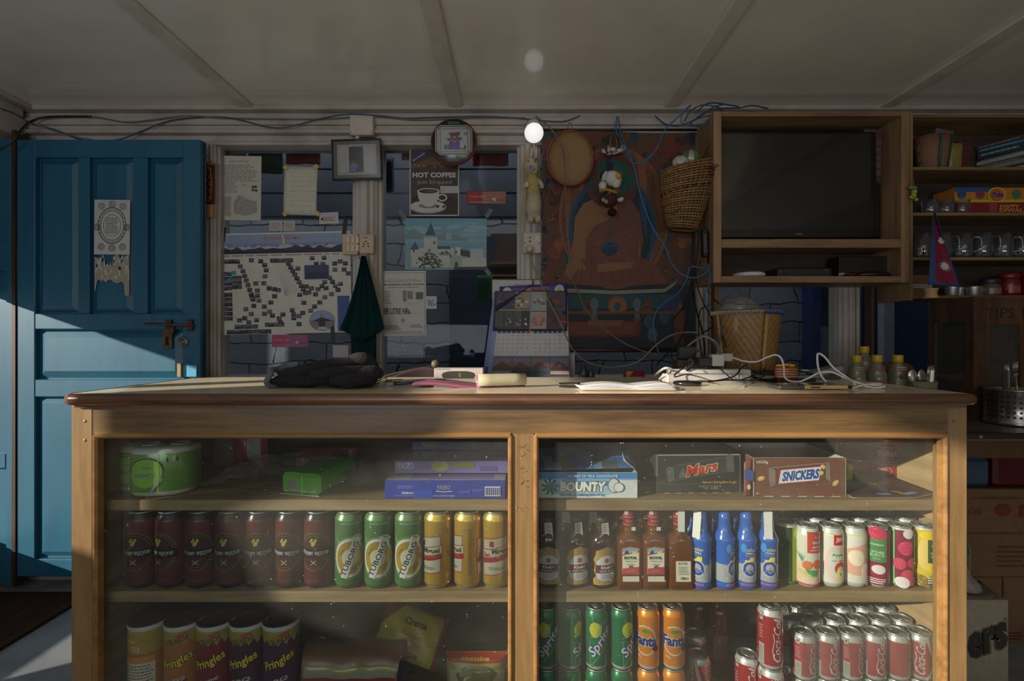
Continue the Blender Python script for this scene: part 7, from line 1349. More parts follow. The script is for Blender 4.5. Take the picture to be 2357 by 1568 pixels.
m.tube([(0, 0, .01), (-.002, 0, .045), (0, .0, .052)], .001, 5, (90, 90, 80)); m.ball((.012, 0, .012), .008, (60, 110, 60), 8, 6, (1.4, .5, .8)); tag(m.build('grape_ornament', att(rough=.3), loc=P(1641, 388, 1.89)), 'small bunch of dark red toy grapes hooked on the left cabinet edge', 'ornament', 'toy grapes')
m = MB()
for _ in range(12): m.ball((rr.uniform(-.008, .008), rr.uniform(-.006, .006), rr.uniform(-.034, .008)), .0065, (150, 170, 60), 8, 6)
m.ball((-.002, 0, .018), .013, (90, 130, 60), 8, 6, (1.5, .4, .6)); m.tube([(0, 0, .02), (0, 0, .05)], .001, 5, (120, 120, 110)); tag(m.build('grape_ornament', att(rough=.3), loc=P(2103, 443, 1.88)), 'small bunch of green toy grapes hanging on the shelf unit edge', 'ornament', 'toy grapes')
m = MB(); m.box((-.010, -.014, -.055), (.010, .014, .055), (24, 24, 24), bev=.003); A = Art(); A.lines(-.008, -.04, .008, .035, 9, (110, 110, 108)); A.onto(m, front(0, 0, -.0142)); m.box((.012, -.016, -.085), (.034, .012, .045), (20, 20, 20), bev=.003); tag(m.build('power_adapter', att(rough=.4), loc=P(1621, 560, 1.955), rot=(0, -.04, 0)), 'black power adapters hanging on the left side of the television cabinet', 'adapter')
# ================================================================== cables
def cable(lab, pts, r, c, name='cable', group=None, rough=.4):
    m = MB(); m.tube([P(*p) for p in pts], r, 7, c, smooth_path=8); return tag(m.build(name, att(rough=rough, noise=.03)), lab, 'cable', group)
BL = (46, 104, 146); DBL = (34, 62, 92); BK = (24, 22, 22)
cable('blue cable draped along the cornice from the left corner to the junction box', [(0, 250, 1.97), (35, 262, 2.03), (75, 285, 2.04), (130, 300, 2.06), (190, 322, 2.06), (270, 322, 2.05), (330, 300, 2.06), (400, 276, 2.06), (500, 269, 2.06), (560, 278, 2.055), (615, 292, 2.05), (660, 293, 2.05), (730, 275, 2.055), (800, 263, 2.04), (870, 266, 2.04), (930, 272, 2.06), (1000, 270, 2.06), (1110, 268, 2.06), (1190, 272, 2.06), (1290, 280, 2.055), (1335, 266, 2.06)], .0025, DBL)
cable('grey twisted cable running along the cornice above the door', [(50, 310, 1.97), (60, 290, 2.03), (95, 273, 2.05), (150, 270, 2.06), (220, 270, 2.06), (290, 281, 2.06), (350, 276, 2.06), (430, 267, 2.06), (520, 272, 2.06), (620, 274, 2.065), (740, 274, 2.065), (860, 268, 2.05), (960, 276, 2.065), (1100, 271, 2.065), (1210, 272, 2.06)], .0028, (100, 96, 88))
cable('black cable bundle in the upper left corner by the door', [(0, 345, 1.93), (30, 325, 1.94), (48, 300, 1.96), (70, 280, 2.03), (110, 269, 2.05), (210, 268, 2.055)], .004, BK)
cable('grey cable falling from the left corner to the door top', [(80, 285, 2.03), (120, 300, 2.05), (160, 312, 2.06), (215, 322, 2.05)], .002, (110, 106, 98))
cable('long cable hanging from the lamp past the round basket down to the counter', [(1233, 268, 2.05), (1262, 290, 2.02), (1282, 316, 1.99), (1296, 350, 1.97), (1300, 400, 1.97), (1303, 470, 1.98), (1308, 560, 1.99), (1315, 635, 2.0), (1330, 670, 1.98), (1350, 715, 1.95), (1385, 752, 1.9), (1430, 786, 1.85), (1480, 808, 1.8), (1530, 822, 1.7), (1570, 848, 1.45)], .0028, (96, 90, 82))
cable('bright blue network cable looping from the cornice behind the hanging basket', [(1420, 268, 2.05), (1418, 298, 2.03), (1432, 335, 2.0), (1455, 372, 1.98), (1480, 373, 1.97), (1510, 345, 1.96), (1530, 300, 1.95), (1555, 275, 1.95), (1580, 250, 1.94), (1590, 243, 1.95), (1570, 262, 1.96), (1572, 285, 1.97), (1605, 290, 1.98)], .0027, BL)
cable('bright blue network cable falling from the cornice to the black adapters', [(1423, 270, 2.04), (1430, 310, 2.02), (1450, 360, 1.98), (1462, 395, 1.97), (1475, 450, 1.97), (1500, 520, 1.97), (1532, 570, 1.96), (1545, 605, 1.95), (1570, 632, 1.93), (1600, 640, 1.92), (1625, 628, 1.92), (1632, 610, 1.925)], .0029, BL)
cable('bright blue network cable from the adapters down to the counter plugs', [(1632, 612, 1.92), (1634, 650, 1.88), (1622, 685, 1.85), (1635, 715, 1.82), (1658, 740, 1.75), (1658, 780, 1.65), (1652, 808, 1.55)], .0029, BL)
cable('bright blue network cable swinging left towards the white power strips', [(1625, 620, 1.93), (1590, 615, 1.93), (1580, 645, 1.92), (1560, 675, 1.9), (1520, 705, 1.86), (1504, 740, 1.82), (1510, 790, 1.75), (1520, 820, 1.65), (1535, 828, 1.5)], .0029, BL)
for i, (pts, lab) in enumerate(((((1508, 267, 2.05), (1530, 285, 2.02), (1560, 290, 1.99), (1590, 280, 1.97), (1620, 262, 1.96), (1640, 248, 1.94), (1665, 240, 1.94)), 'blue cable coil strand reaching out left of the cabinet top'), (((1575, 280, 1.98), (1590, 255, 1.96), (1620, 242, 1.95), (1660, 250, 1.94), (1650, 262, 1.93), (1610, 272, 1.94), (1590, 285, 1.96), (1615, 292, 1.96), (1640, 270, 1.94)), 'blue cable coil strand looped beside the cabinet corner'), (((1600, 262, 1.95), (1630, 238, 1.94), (1680, 242, 1.95), (1700, 248, 1.96), (1640, 252, 1.93), (1605, 270, 1.94)), 'blue cable coil strand lying over the cabinet corner'), (((1700, 250, 1.96), (1730, 243, 1.96), (1768, 250, 1.97)), 'blue cable strand peeping over the cabinet top'))): cable(lab, pts, .0028, DBL, group='coil of blue cable on the cabinet corner')
for i, (pts, lab) in enumerate(((((1595, 530, 2.02), (1592, 640, 2.0), (1600, 700, 1.95), (1618, 770, 1.85), (1622, 800, 1.7), (1623, 842, 1.34)), 'black mains lead dropping straight to the black plug'),
    (((1607, 530, 2.01), (1603, 600, 2.0), (1592, 650, 1.97), (1576, 700, 1.95), (1548, 740, 1.9), (1556, 758, 1.88), (1590, 772, 1.85), (1620, 765, 1.85), (1650, 745, 1.88)), 'black lead that swings left and hooks back to the bamboo basket'),
    (((1612, 600, 1.95), (1590, 680, 1.93), (1575, 760, 1.85), (1555, 800, 1.7), (1535, 815, 1.6), (1510, 840, 1.5)), 'black lead running down to the left of the power strips'), (((1598, 620, 1.96), (1612, 680, 1.92), (1640, 735, 1.85), (1660, 770, 1.75), (1672, 800, 1.6)), 'black lead running down right past the blue cable'),
    (((1630, 670, 1.9), (1645, 690, 1.88), (1662, 705, 1.82)), 'short black lead by the rim of the bamboo basket'), (((1632, 703, 1.88), (1612, 715, 1.86), (1608, 760, 1.8), (1614, 810, 1.6), (1618, 842, 1.36)), 'black lead looping beside the bamboo basket to the plugs'))): cable(lab, pts, .0035 if i == 0 else .0024, BK, group='black leads below the television cabinet')
# ================================================================== open shelf unit on the right
SW = wood('shelf_unit_pine', (140, 114, 76), (100, 80, 52), 'x', rough=.6); su = thing('shelf_unit', 'open wooden shelf unit on the wall at the right, crowded with household goods', 'shelf unit', (0, 0, 0))
sx0, sx1 = cx1+.002, 2.36; m = MB(); m.box((sx0, YC+.002, 1.175), (sx0+.012, 2.075, 1.89)); m.build('side', wood('shelf_unit_side', (150, 122, 84), (110, 86, 58), 'z'), su); m = MB(); m.box((2.36, YC+.002, 1.175), (2.38, 2.075, 1.89)); m.build('side', MATS['shelf_unit_side'], su)
SZ = [Z1(y, YC) for y in (263, 384, 489, 592, 680)]
for k, z in enumerate(SZ): m = MB(); m.box((sx0+.0125, YC, z-.012), (2.3595, 2.075, z), bev=.001); m.build('shelf', SW, su)
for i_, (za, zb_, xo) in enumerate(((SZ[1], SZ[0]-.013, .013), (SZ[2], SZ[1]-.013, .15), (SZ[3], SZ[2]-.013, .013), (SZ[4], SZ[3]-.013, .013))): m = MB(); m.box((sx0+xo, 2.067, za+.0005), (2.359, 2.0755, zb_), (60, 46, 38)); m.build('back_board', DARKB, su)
def sh(px, py, Y=1.94): return P(px, py, Y)
# top shelf
z = SZ[1]+.0005; t = thing('lidded_basket', 'small woven basket with green straps and a red stitched rim on the top shelf', 'basket', (ax(2146, 1.97), 1.97, z)); m = MB()
m.lathe([(.042, 0), (.050, .01), (.058, .07), (.066, .135), (.064, .135), (.05, .02), (0, .012)], 28, (176, 130, 96), sy=.8); m.build('woven_wall', weave('straw_weave', (170, 128, 96), (104, 74, 54), 60, 110), t)
m = MB(); 
for a_ in (-1.75, -.95): m.tube([(.053*math.cos(a_), .053*.8*math.sin(a_)-.002, .006), (.062*math.cos(a_), .062*.8*math.sin(a_)-.002, .07), (.069*math.cos(a_), .069*.8*math.sin(a_)-.002, .134)], .0045, 6, (36, 92, 76), flat=.5)
m.build('green_strap', att(), t); m = MB(); m.tube([(.066*math.cos(a_), .053*math.sin(a_), .135+.002*math.sin(a_*24)) for a_ in [2*PI*k/60 for k in range(61)]], .0028, 6, (140, 56, 50)); m.build('red_rim', att(), t)
m = MB(); m.box((-.04, -.02, .13), (.03, .02, .155), (90, 90, 94), M=Matrix.Rotation(.2, 4, 'Y')); tag(m.build('paper_bundle', PAPER, loc=(ax(2150, 1.97), 1.97, z+.01)), 'folded grey paper sticking out of the small woven basket', 'paper')
m = pillow(.055, .115, .02, (130, 116, 50), None, seed=9); tag(m.build('gold_packet', FOIL, loc=(ax(2200, 1.95), 1.96, z), rot=(0, .09, 0)), 'gold foil packet beside the small woven basket', 'packet')
m = MB(); m.box((0, 0, 0), (.05, .06, .14), (84, 34, 34), bev=.002); tag(m.build('folder', CARD, loc=(ax(2207, 1.99), 1.995, z)), 'dark red folder standing behind the gold packet', 'folder')
rr = random.Random(14); zz = z
for i, (c_, hgt, off, lab) in enumerate((((176, 172, 164), .014, 0, 'pale book at the bottom of the pile on the top shelf'), ((96, 40, 40), .010, .02, 'thin dark red book second from the bottom of the pile'), ((120, 116, 110), .018, -.01, 'grey paperback third in the pile of books'), ((60, 70, 60), .012, .01, 'dull green booklet in the middle of the pile'), ((160, 154, 146), .014, .0, 'cream paperback above the dull green booklet'), ((40, 60, 90), .008, .01, 'thin blue booklet under the thick guidebook'), ((34, 60, 56), .030, .0, 'thick dark green guidebook with pale pages'), ((40, 130, 170), .010, .01, 'thin bright blue book near the top of the pile'), ((80, 60, 60), .014, -.005, 'brown book on top of the pile'))):
    m = MB(); w_ = .15; M_ = Matrix.Rotation(rr.uniform(-.06, .06)+.5, 4, 'Z'); m.box((-w_/2, -.10, 0), (w_/2, .10, hgt), c_, M=M_); m.box((-w_/2+.002, -.1008, .0015), (w_/2+.0006, .098, hgt-.0015), (166, 162, 154), M=M_); A = Art(); A.lines(-.09, hgt*.25, .04, hgt*.75, 1, (150, 150, 140)); A.onto(m, lambda x, y, e: tuple(M_ @ Vector((-w_/2-e-.0002, -x, y))))
    tag(m.build('book', PAPER, loc=(ax(2330, 1.99)+off*.6+.03, 2.0, zz)), lab, 'book', 'pile of books on the top shelf'); zz += hgt+.0006
# second shelf: glasses upside down, two printed boxes
GL = glass('drinking_glass', tint=(.90, .93, .94), haze=.07, spots=0, refl=2.2, hazecol=(170, 176, 180), rough=.06)
def tumbler(h=.055, r=.03, handle=True):
    t = thing('glass_mug' if h > .07 else 'tea_glass', 'x', 'glass'); m = MB(); m.lathe([(r*.85, 0), (r*.9, .002), (r, h), (r*.93, h), (r*.80, .010), (0, .009)], 16, (220, 225, 228), cap=True); m.build('bowl', GL, t)
    if handle: m = MB(); m.tube([(r*.93, 0, h*.82), (r*1.55, 0, h*.78), (r*1.6, 0, h*.35), (r*.92, 0, h*.25)], .0035, 8, (220, 225, 228), smooth_path=5); m.build('handle', GL, t)
    return t
tg = tumbler(.052, .028, False); used = []
for i, (px, Y) in enumerate(((2140, 1.93), (2176, 1.93), (2212, 1.93), (2158, 1.985), (2196, 1.985))): put(tg, (ax(px, Y), Y, SZ[2]+.0005), .3*i, '%s of the short tea glasses on the shelf above the mugs' % ('front left one', 'front middle one', 'front right one', 'back left one', 'back right one')[i], 'short tea glasses')
gm = tumbler(.098, .034, True)
for i in range(7): put(gm, (ax(2122, 1.945)+i*.079, 1.945, SZ[3]+.0005), -1.2 if i % 2 else -.6, '%s glass mug from the left in the front row behind the flag' % ORD[i], 'glass mugs on the third shelf')
for i in range(6): put(gm, (ax(2122, 1.945)+.04+i*.079, 2.018, SZ[3]+.0005), -.9, '%s glass mug from the left in the back row behind the flag' % ORD[i], 'glass mugs on the third shelf')
def a_tide(A, w, h):
    A.rect(-w/2, 0, w/2, h*.18, (190, 170, 40)); A.rect(-w*.5, h*.7, -w*.05, h, (40, 80, 130)); 
    for k, c_ in enumerate(((50, 70, 130), (130, 60, 70), (50, 90, 140), (70, 110, 90), (60, 80, 130))): x = -w*.42+k*w*.21; k != 2 and (A.ell(x, h*.56, .018, .018, c_, 18), A.rect(x-.008, h*.22, x+.008, h*.36, (120, 90, 90)))
    A.ell(-w*.02, h*.5, .036, .030, (196, 180, 50), 26); A.ell(-w*.02, h*.5, .030, .025, (190, 90, 40), 24); A.text('Tide', -w*.02, h*.5, h=.020, w=.044, c=(44, 60, 140), bold=.05, rot=.1, shear=.1)
for nm, lab, c_, a_, z_, hh in (('firework_box', 'red festive box reading HAPPY DIWALI under the orange washing box', (120, 30, 36), lambda A, w, h: (A.text('HAPPY', .04, h*.68, h=.013, w=.075, c=(190, 140, 50), bold=.04), A.text('DIWALI', .05, h*.35, h=.015, w=.10, c=(190, 140, 50), bold=.04), A.rect(-.04, 0, -.01, h, (150, 60, 60)), A.lines(.12, h*.2, .2, h*.8, 4, (150, 90, 60))), SZ[2]+.0005, .046), ('washing_box', 'orange and yellow washing powder box with coloured balls', (186, 120, 36), a_tide, SZ[2]+.048, .058)):
    w_ = .34; m = MB(); m.box((-w_/2, 0, 0), (w_/2, .10, hh), c_, bev=.001); A = Art(); a_(A, w_, hh); A.cut(-w_/2, w_/2, 0, hh); A.onto(m, front(0, 0, 0)); tag(m.build(nm, CARD, loc=(ax(2200, 1.93)+w_/2, 1.93 if z_ < SZ[2]+.01 else 1.935, z_), rot=(0, 0, 0)), lab, 'box')
# bottom shelf: small boxes, steel cups, jars
for i, (px, c_, z_, lab) in enumerate(((2118, (104, 76, 48), 0, 'lower brown carton behind the flag pole foot'), (2118, (150, 146, 138), .034, 'white carton between two brown ones on the bottom shelf'), (2118, (120, 88, 54), .055, 'upper brown carton on the bottom shelf'))): m = MB(); m.box((-.03, 0, 0), (.05, .09, .033 if i != 1 else .020), c_, bev=.001); tag(m.build('small_carton', CARD, loc=(ax(px, 1.98), 1.98, SZ[4]+z_+.0005)), lab, 'box', 'small cartons at the left of the bottom shelf')
cup = thing('steel_cup', 'x', 'cup'); m = MB(); m.lathe([(.020, 0), (.021, .002), (.023, .030), (.0245, .036), (.023, .036), (.020, .004), (0, .003)], 24, (190, 190, 190)); m.build('cup_wall', ALU, cup)
for i, px in enumerate((2183, 2205, 2232, 2246)): put(cup, (ax(px, 1.94+.02*(i % 2)), 1.925+.035*(i % 2), SZ[4]+.0005), 0, '%s small steel cup from the left by the flag' % ORD[i], 'small steel cups on the bottom shelf')
def jar(px, Y, r, h, c, lid, lab):
    t = thing('storage_jar', lab, 'jar', (ax(px, Y), Y, SZ[4]+.0005), group='storage jars on the bottom shelf'); m = MB(); m.lathe([(r*.9, 0), (r, .004), (r, h*.8), (r*.85, h*.9), (r*.85, h)], 24, c); A = Art(); A.rect(-r*.8, h*.15, r*.8, h*.6, tuple(min(255, int(v*1.35)) for v in c)); A.lines(-r*.7, h*.2, r*.7, h*.55, 4, (150, 120, 90)); A.wrap(m, r, 24); m.build('jar_body', att(rough=.2, coat=.5), t); m = MB(); m.lathe([(r*.92, h), (r*.95, h+.003), (r*.95, h+.016), (r*.85, h+.018), (0, h+.018)], 24, lid); m.build('jar_lid', att(rough=.35), t)
jar(2278, 1.955, .034, .050, (90, 78, 74), (46, 44, 66), 'low jar with a dark blue lid right of the steel cups'); jar(2322, 1.95, .034, .070, (112, 24, 28), (130, 24, 26), 'red jar with a red lid on the bottom shelf, right of the low jar'); jar(2372, 1.945, .036, .078, (120, 22, 28), (136, 30, 30), 'taller red jar cut by the right edge of the picture'); jar(2305, 2.025, .028, .072, (96, 70, 60), (120, 24, 24), 'small red-lidded jar standing behind the low jar')
# ================================================================== low side table with its cabinet, bottles and cutlery
TZ = .75; tb = thing('side_table', 'low side table with a grey plastic top behind the right end of the counter', 'table', (0, 0, 0))
m = MB(); m.box((1.02, 1.47, TZ-.012), (2.42, 2.06, TZ)); m.build('table_top', paint('grey_oilcloth', (92, 86, 82), rough=.35, spots=(76, 72, 70), coat=.5, coat_rough=.15), tb)
m = MB(); m.box((1.015, 1.45, TZ-.022), (2.42, 1.475, TZ+.001), (40, 28, 26), bev=.005); m.build('front_edge', att(rough=.3, coat=.4), tb); m = MB(); m.box((1.04, 1.475, TZ-.078), (2.42, 1.50, TZ-.013)); m.build('apron', wood('side_table_wood', (100, 70, 40), (70, 48, 28), 'x'), tb)
for x, y in ((1.04, 1.48), (2.36, 1.48), (1.04, 2.0), (2.36, 2.0)): m = MB(); m.box((x, y, 0), (x+.05, y+.05, TZ-.013)); m.build('leg', MATS['side_table_wood'], tb)
m = MB(); m.lathe([(.0045, 0), (.0045, .004), (0, .004)], 10, (140, 134, 126), o=(ax(2257, 1.45), 1.4515, TZ-.01), M=Rx); m.build('edge_clip', att(), tb)
dcx0, dcy0, dcy1, dcz = 1.584, 1.70, 1.885, 1.160; CB = wood('brown_cabinet_wood', (92, 62, 38), (58, 38, 26), 'z', rough=.4, coat=.2)
dc = thing('display_cabinet', 'small dark wooden cabinet with glass panes marked TIPS on the side table', 'cabinet', (0, 0, 0))
m = MB(); X0, X1_ = dcx0, 2.30
for y0, y1 in ((dcy0, dcy0+.035), (dcy1-.03, dcy1)): m.box((X0, y0, TZ+.001), (X0+.03, y1, dcz))
m.box((X0, dcy0+.035, dcz-.075), (X0+.02, dcy1-.03, dcz)); m.box((X0, dcy0+.035, TZ+.001), (X0+.02, dcy1-.03, TZ+.10)); m.build('side_frame', CB, dc)
m = MB(); m.box((X0+.03, dcy0, dcz-.085), (X1_, dcy0+.02, dcz)); m.box((X0+.03, dcy0, TZ+.001), (X1_, dcy0+.02, TZ+.115)); m.box((X0+.03, dcy0+.001, TZ+.115), (X0+.055, dcy0+.02, dcz-.085)); m.box((ax(2350, 1.7), dcy0+.001, TZ+.115), (ax(2350, 1.7)+.04, dcy0+.02, dcz-.085)); m.build('front_frame', CB, dc)
m = MB(); m.box((X0, dcy0, dcz+.0005), (X1_, dcy1, dcz+.012)); m.box((X0+.031, dcy0+.021, TZ+.001), (X1_, dcy1, TZ+.012)); m.build('top_board', CB, dc); m = MB(); m.box((X0+.03, dcy1-.012, TZ+.013), (X1_, dcy1-.002, dcz), (60, 44, 34)); m.build('back_board', DARKB, dc)
m = MB(); m.box((X0+.006, dcy0+.035, TZ+.10), (X0+.009, dcy1-.03, dcz-.075)); m.build('side_pane', glass('cabinet_glass', tint=(.8, .82, .84), haze=.06, spots=.1, refl=.9), dc); m = MB(); m.box((X0+.055, dcy0+.008, TZ+.115), (ax(2350, 1.7), dcy0+.011, dcz-.085)); m.build('front_pane', MATS['cabinet_glass'], dc)
m = MB(); A = Art(); A.text('TIPS', ax(2302, 1.7), dcz-.045, h=.036, w=.10, c=(30, 24, 20)); A.text('B', ax(2362, 1.7), dcz-.045, h=.036, c=(30, 24, 20)); A.onto(m, front(0, 0, dcy0)); m.build('marker_lettering', att(), dc)
# flag in its wooden pot
t = thing('table_flag', 'small crimson double-point flag with a blue border, moon and sun, in a wooden pot', 'flag', (ax(2137, 1.80), 1.79, dcz+.0125)); c0 = t.location
m = MB(); m.lathe([(.021, 0), (.023, .002), (.020, .010), (.018, .020), (.021, .032), (.0225, .036), (.015, .036), (.014, .006), (0, .006)], 24, (176, 140, 96)); m.build('wooden_pot', att(), t); m = MB(); m.tube([rel(2137, 660, 1.79), rel(2148, 500, 1.79)], .0022, 8, (120, 110, 90)); m.build('stick', att(), t)
def fg(u, v): px = 2136+v*14+u*((1-v)*80+3-(0 if v < .55 else 0))*.88; py = 655-v*165-(0)+u*(1-v)*6; return rel(px, py, 1.785-.006*math.sin(u*5+v*3)-.012*u)
m = MB(); m.grid(fg, 20, 24, lambda u, v: (40, 66, 116) if u < .26 or v < .045 or u > .93 else (116, 20, 50), thick=.0012); A = Art()
A.ell(.62, .27, .16, .052, (190, 190, 190), 16); 
for k in range(12): a_ = 2*PI*k/12; A.poly([(.62+.12*math.cos(a_-.2), .27+.04*math.sin(a_-.2)), (.62+.30*math.cos(a_), .27+.085*math.sin(a_)), (.62+.12*math.cos(a_+.2), .27+.04*math.sin(a_+.2))], (190, 190, 190), 2)
A.l = 3; A.ring(.66, .62, .26, .045, .09, (180, 180, 180), 16, PI, 2*PI); A.ell(.66, .60, .13, .022, (180, 180, 180), 14); A.onto(m, lambda x, y, e: tuple(Vector(fg(x, y))-Vector((0, .0015+e, 0))), step=.05); m.build('cloth', att(rough=.8), t)
# bottles with yellow caps
def sauce(lab, px, Y, z0, wlab):
    t = thing('sauce_bottle', lab, 'bottle', (ax(px, Y), Y, z0), group='clear bottles with yellow caps'); m = MB(); m.lathe([(.026, 0), (.030, .004), (.030, .085), (.024, .110), (.015, .128), (.0135, .135)], 20, (130, 124, 100)); m.build('bottle_glass', liquor('pale_bottle', (170, 168, 140), trans=.6), t)
    m = MB(); m.lathe([(.0155, .132), (.0165, .135), (.0165, .156), (.0155, .158), (0, .158)], 18, (186, 156, 30)); m.build('yellow_cap', att(rough=.35), t); m = MB(); A = Art(); A.rect(-.02, .098-.0, .02, .118, wlab); A.lines(-.018, .1, .018, .116, 2, (140, 60, 50)); A.wrap(m, .0255, 20); A = Art(); A.rect(-.025, .02, .025, .075, wlab); A.wrap(m, .0302, 20); m.build('label', PAPER, t)
sauce('yellow-capped bottle standing higher than the rest behind the wooden handle', 1989, 1.88, TZ+.09, (120, 110, 100)); sauce('left one of the three front yellow-capped bottles', 1971, 1.76, TZ+.005+.055, (150, 146, 136)); sauce('middle one of the three front yellow-capped bottles', 2018, 1.74, TZ+.062, (130, 96, 84)); sauce('right one of the three front yellow-capped bottles', 2066, 1.74, TZ+.062, (170, 160, 150))
m = MB(); m.box((ax(1945, 1.75)-.02, 1.70, TZ+.0005), (ax(2085, 1.75)+.01, 1.80, TZ+.06), (84, 60, 44), bev=.003); tag(m.build('bottle_crate', CARD), 'low brown carton under the three front yellow-capped bottles', 'box'); m = MB(); m.box((ax(1970, 1.88)-.03, 1.85, TZ+.0005), (ax(2010, 1.88)+.02, 1.91, TZ+.089), (70, 52, 40), bev=.003); tag(m.build('bottle_crate', CARD), 'carton under the rearmost yellow-capped bottle', 'box')
t = thing('carry_caddy', 'dark wooden caddy with an oval hand hole behind the yellow-capped bottles', 'caddy', (ax(2055, 1.84), 1.835, TZ+.0005)); m = MB(); pts = [(-.095, 0), (-.095, .13), (-.07, .165), (-.045, .175), (.045, .175), (.075, .165), (.095, .12), (.095, 0)]; hl = [(.035*math.cos(a_)*1.0, .142+.014*math.sin(a_)) for a_ in [2*PI*k/16 for k in range(16)]]
outer = []; inner = []
for k in range(32):
    a_ = 2*PI*k/32; d_ = (math.cos(a_), math.sin(a_)); ex = 4
    rr_ = (abs(d_[0]/.095)**3+abs(d_[1]/(.038 if d_[1] > 0 else .135))**(2.5))**(-1/2.75); outer.append((d_[0]*rr_, .140+d_[1]*rr_)); inner.append((.035*d_[0], .142+.013*d_[1]))
vs = [(x, -.006, z_) for x, z_ in outer]+[(x, -.006, z_) for x, z_ in inner]+[(x, .006, z_) for x, z_ in outer]+[(x, .006, z_) for x, z_ in inner]; fs = []
for k in range(32): j = (k+1) % 32; fs += [[k, j, 32+j, 32+k][::-1], [64+k, 64+j, 96+j, 96+k], [k, 64+k, 64+j, j][::-1], [32+k, 96+k, 96+j, 32+j]]
m.idx(vs, fs, (84, 54, 44), False); m.build('handle_board', att(rough=.45), t); m = MB(); m.box((-.09, -.05, 0), (.09, .05, .02), (70, 46, 36)); m.build('base', att(), t)
# cutlery holders
ST = att(rough=.22, metal=.9, noise=.08)
def cutlery(kind, lab, x, y, z, rx_, rz_, grp):
    t = thing(kind, lab, kind, (x, y, z), (rx_, 0, rz_), grp); m = MB()
    if kind == 'spoon': m.tube([(0, 0, 0), (0, 0, .11)], lambda q: .003+.001*q, 8, (170, 168, 164), flat=.4); m.ball((0, 0, .132), .018, (190, 188, 184), 14, 10, (1, .35, 1.35))
    elif kind == 'knife': m.tube([(0, 0, 0), (0, 0, .09), (.002, 0, .15), (.005, 0, .17)], lambda q: .006+.004*math.sin(q*3), 8, (160, 158, 154), flat=.2)
    else:
        m.tube([(0, 0, 0), (0, 0, .12)], .003, 8, (180, 178, 174), flat=.4); m.box((-.010, -.001, .118), (.010, .001, .128), (180, 178, 174))
        for k in range(4): m.tube([(-.0085+k*.0057, 0, .126), (-.0085+k*.0057, -.002, .165)], .0012, 6, (190, 188, 184))
    m.build('steel_'+kind, ST, t); return t
hx, hy = ax(2347, 1.60), 1.61; ch = thing('cutlery_basket', 'perforated steel cutlery basket at the front of the side table', 'cutlery basket', (hx, hy, TZ+.0005)); r_ = .080; m = MB(); m.lathe([(r_, 0), (r_+.004, .004), (r_+.002, .010), (r_, .014), (r_, .108), (r_+.003, .112), (r_+.001, .116), (r_-.003, .114), (r_-.003, .016), (0, .014)], 48, (150, 146, 142)); m.build('steel_wall', ST, ch)
m = MB(); A = Art()
for k in range(-9, 12):
    for j in range(5): A.ell(k*.0145, .028+j*.0155, .0036, .0036, (22, 20, 20), 10, layer=1)
A.wrap(m, r_, 48, a0=-PI/2-.3); m.build('holes', att(), ch)
for i, (kd, dx_, dy_, rx_, rz_, lab) in enumerate((('knife', -.052, -.02, .05, .5, 'steel knife leaning left in the perforated basket'), ('fork', -.030, -.035, .02, .2, 'steel fork with bright tines in the perforated basket'), ('spoon', -.002, -.05, .0, .0, 'front steel spoon with a round bowl in the perforated basket'), ('spoon', .028, .0, .1, .3, 'steel spoon behind the front one in the perforated basket'), ('knife', .045, -.03, .15, .1, 'steel knife at the right of the perforated basket'))): cutlery(kd, lab, hx+dx_, hy+dy_, TZ+.03+(.01 if kd == 'fork' else 0), rx_, rz_, 'cutlery in the perforated basket').rotation_euler[1] = (-.22, -.12, .02, .1, .2)[i]
t = thing('cutlery_tub', 'pale plastic tub of cutlery between the bottles and the dark cabinet', 'cutlery tub', (ax(2124, 1.66), 1.66, TZ+.0005)); m = MB(); m.lathe([(.036, 0), (.040, .1), (.043, .135), (.039, .135), (.036, .006), (0, .006)], 20, (120, 116, 88), sy=.8); m.build('tub_wall', att(rough=.4), t)
for i, (kd, dx_, ry_, lab) in enumerate((('spoon', -.028, 0, 'leftmost spoon in the pale tub'), ('spoon', -.012, .1, 'second spoon in the pale tub, turned edge on'), ('fork', .002, -.1, 'fork in the middle of the pale tub'), ('knife', .016, 0, 'knife standing right in the pale tub'), ('spoon', .026, .2, 'slanted spoon at the right of the pale tub'))): o = cutlery(kd, lab, ax(2124, 1.66)+dx_, 1.655, TZ+.02, .05, .3*i, 'cutlery in the pale tub'); o.rotation_euler[1] = (-.12, -.05, .03, .12, .2)[i]
# bamboo basket with a clear bag
t = thing('bamboo_basket', 'tall woven bamboo basket with a white and blue stitched rim', 'basket', (ax(1724, 1.74), 1.76, TZ+.0005)); R0, R1, HB = .070, .112, .37; m = MB(); n_ = 64
def herring(u, v): return (156, 118, 66) if (int(u*192)+(int(v*72) if int(u*8) % 2 else -int(v*72))) % 6 < 3 else (132, 98, 54)
m.grid(lambda u, v: ((R0+(R1-R0)*v)*math.cos(2*PI*u), (R0+(R1-R0)*v)*math.sin(2*PI*u), HB*v), 192, 72, herring, thick=.004, two=(96, 70, 40)); m.build('woven_wall', att(rough=.5, noise=.25, nscale=80, bump=.2, coat=.2), t)
m = MB(); m.tube([((R1+.001)*math.cos(a_), (R1+.001)*math.sin(a_), HB) for a_ in [2*PI*k/64 for k in range(65)]], .006, 8, (120, 100, 70))
for k in range(90): a_ = 2*PI*k/90; px_ = math.cos(a_); m.tube([((R1-.006)*math.cos(a_), (R1-.006)*math.sin(a_), HB+.007), ((R1+.008)*math.cos(a_+.02), (R1+.008)*math.sin(a_+.02), HB), ((R1+.003)*math.cos(a_+.04), (R1+.003)*math.sin(a_+.04), HB-.010)], .0022, 5, (40, 90, 160) if px_ > 0 else (180, 178, 160))
m.build('stitched_rim', att(), t)
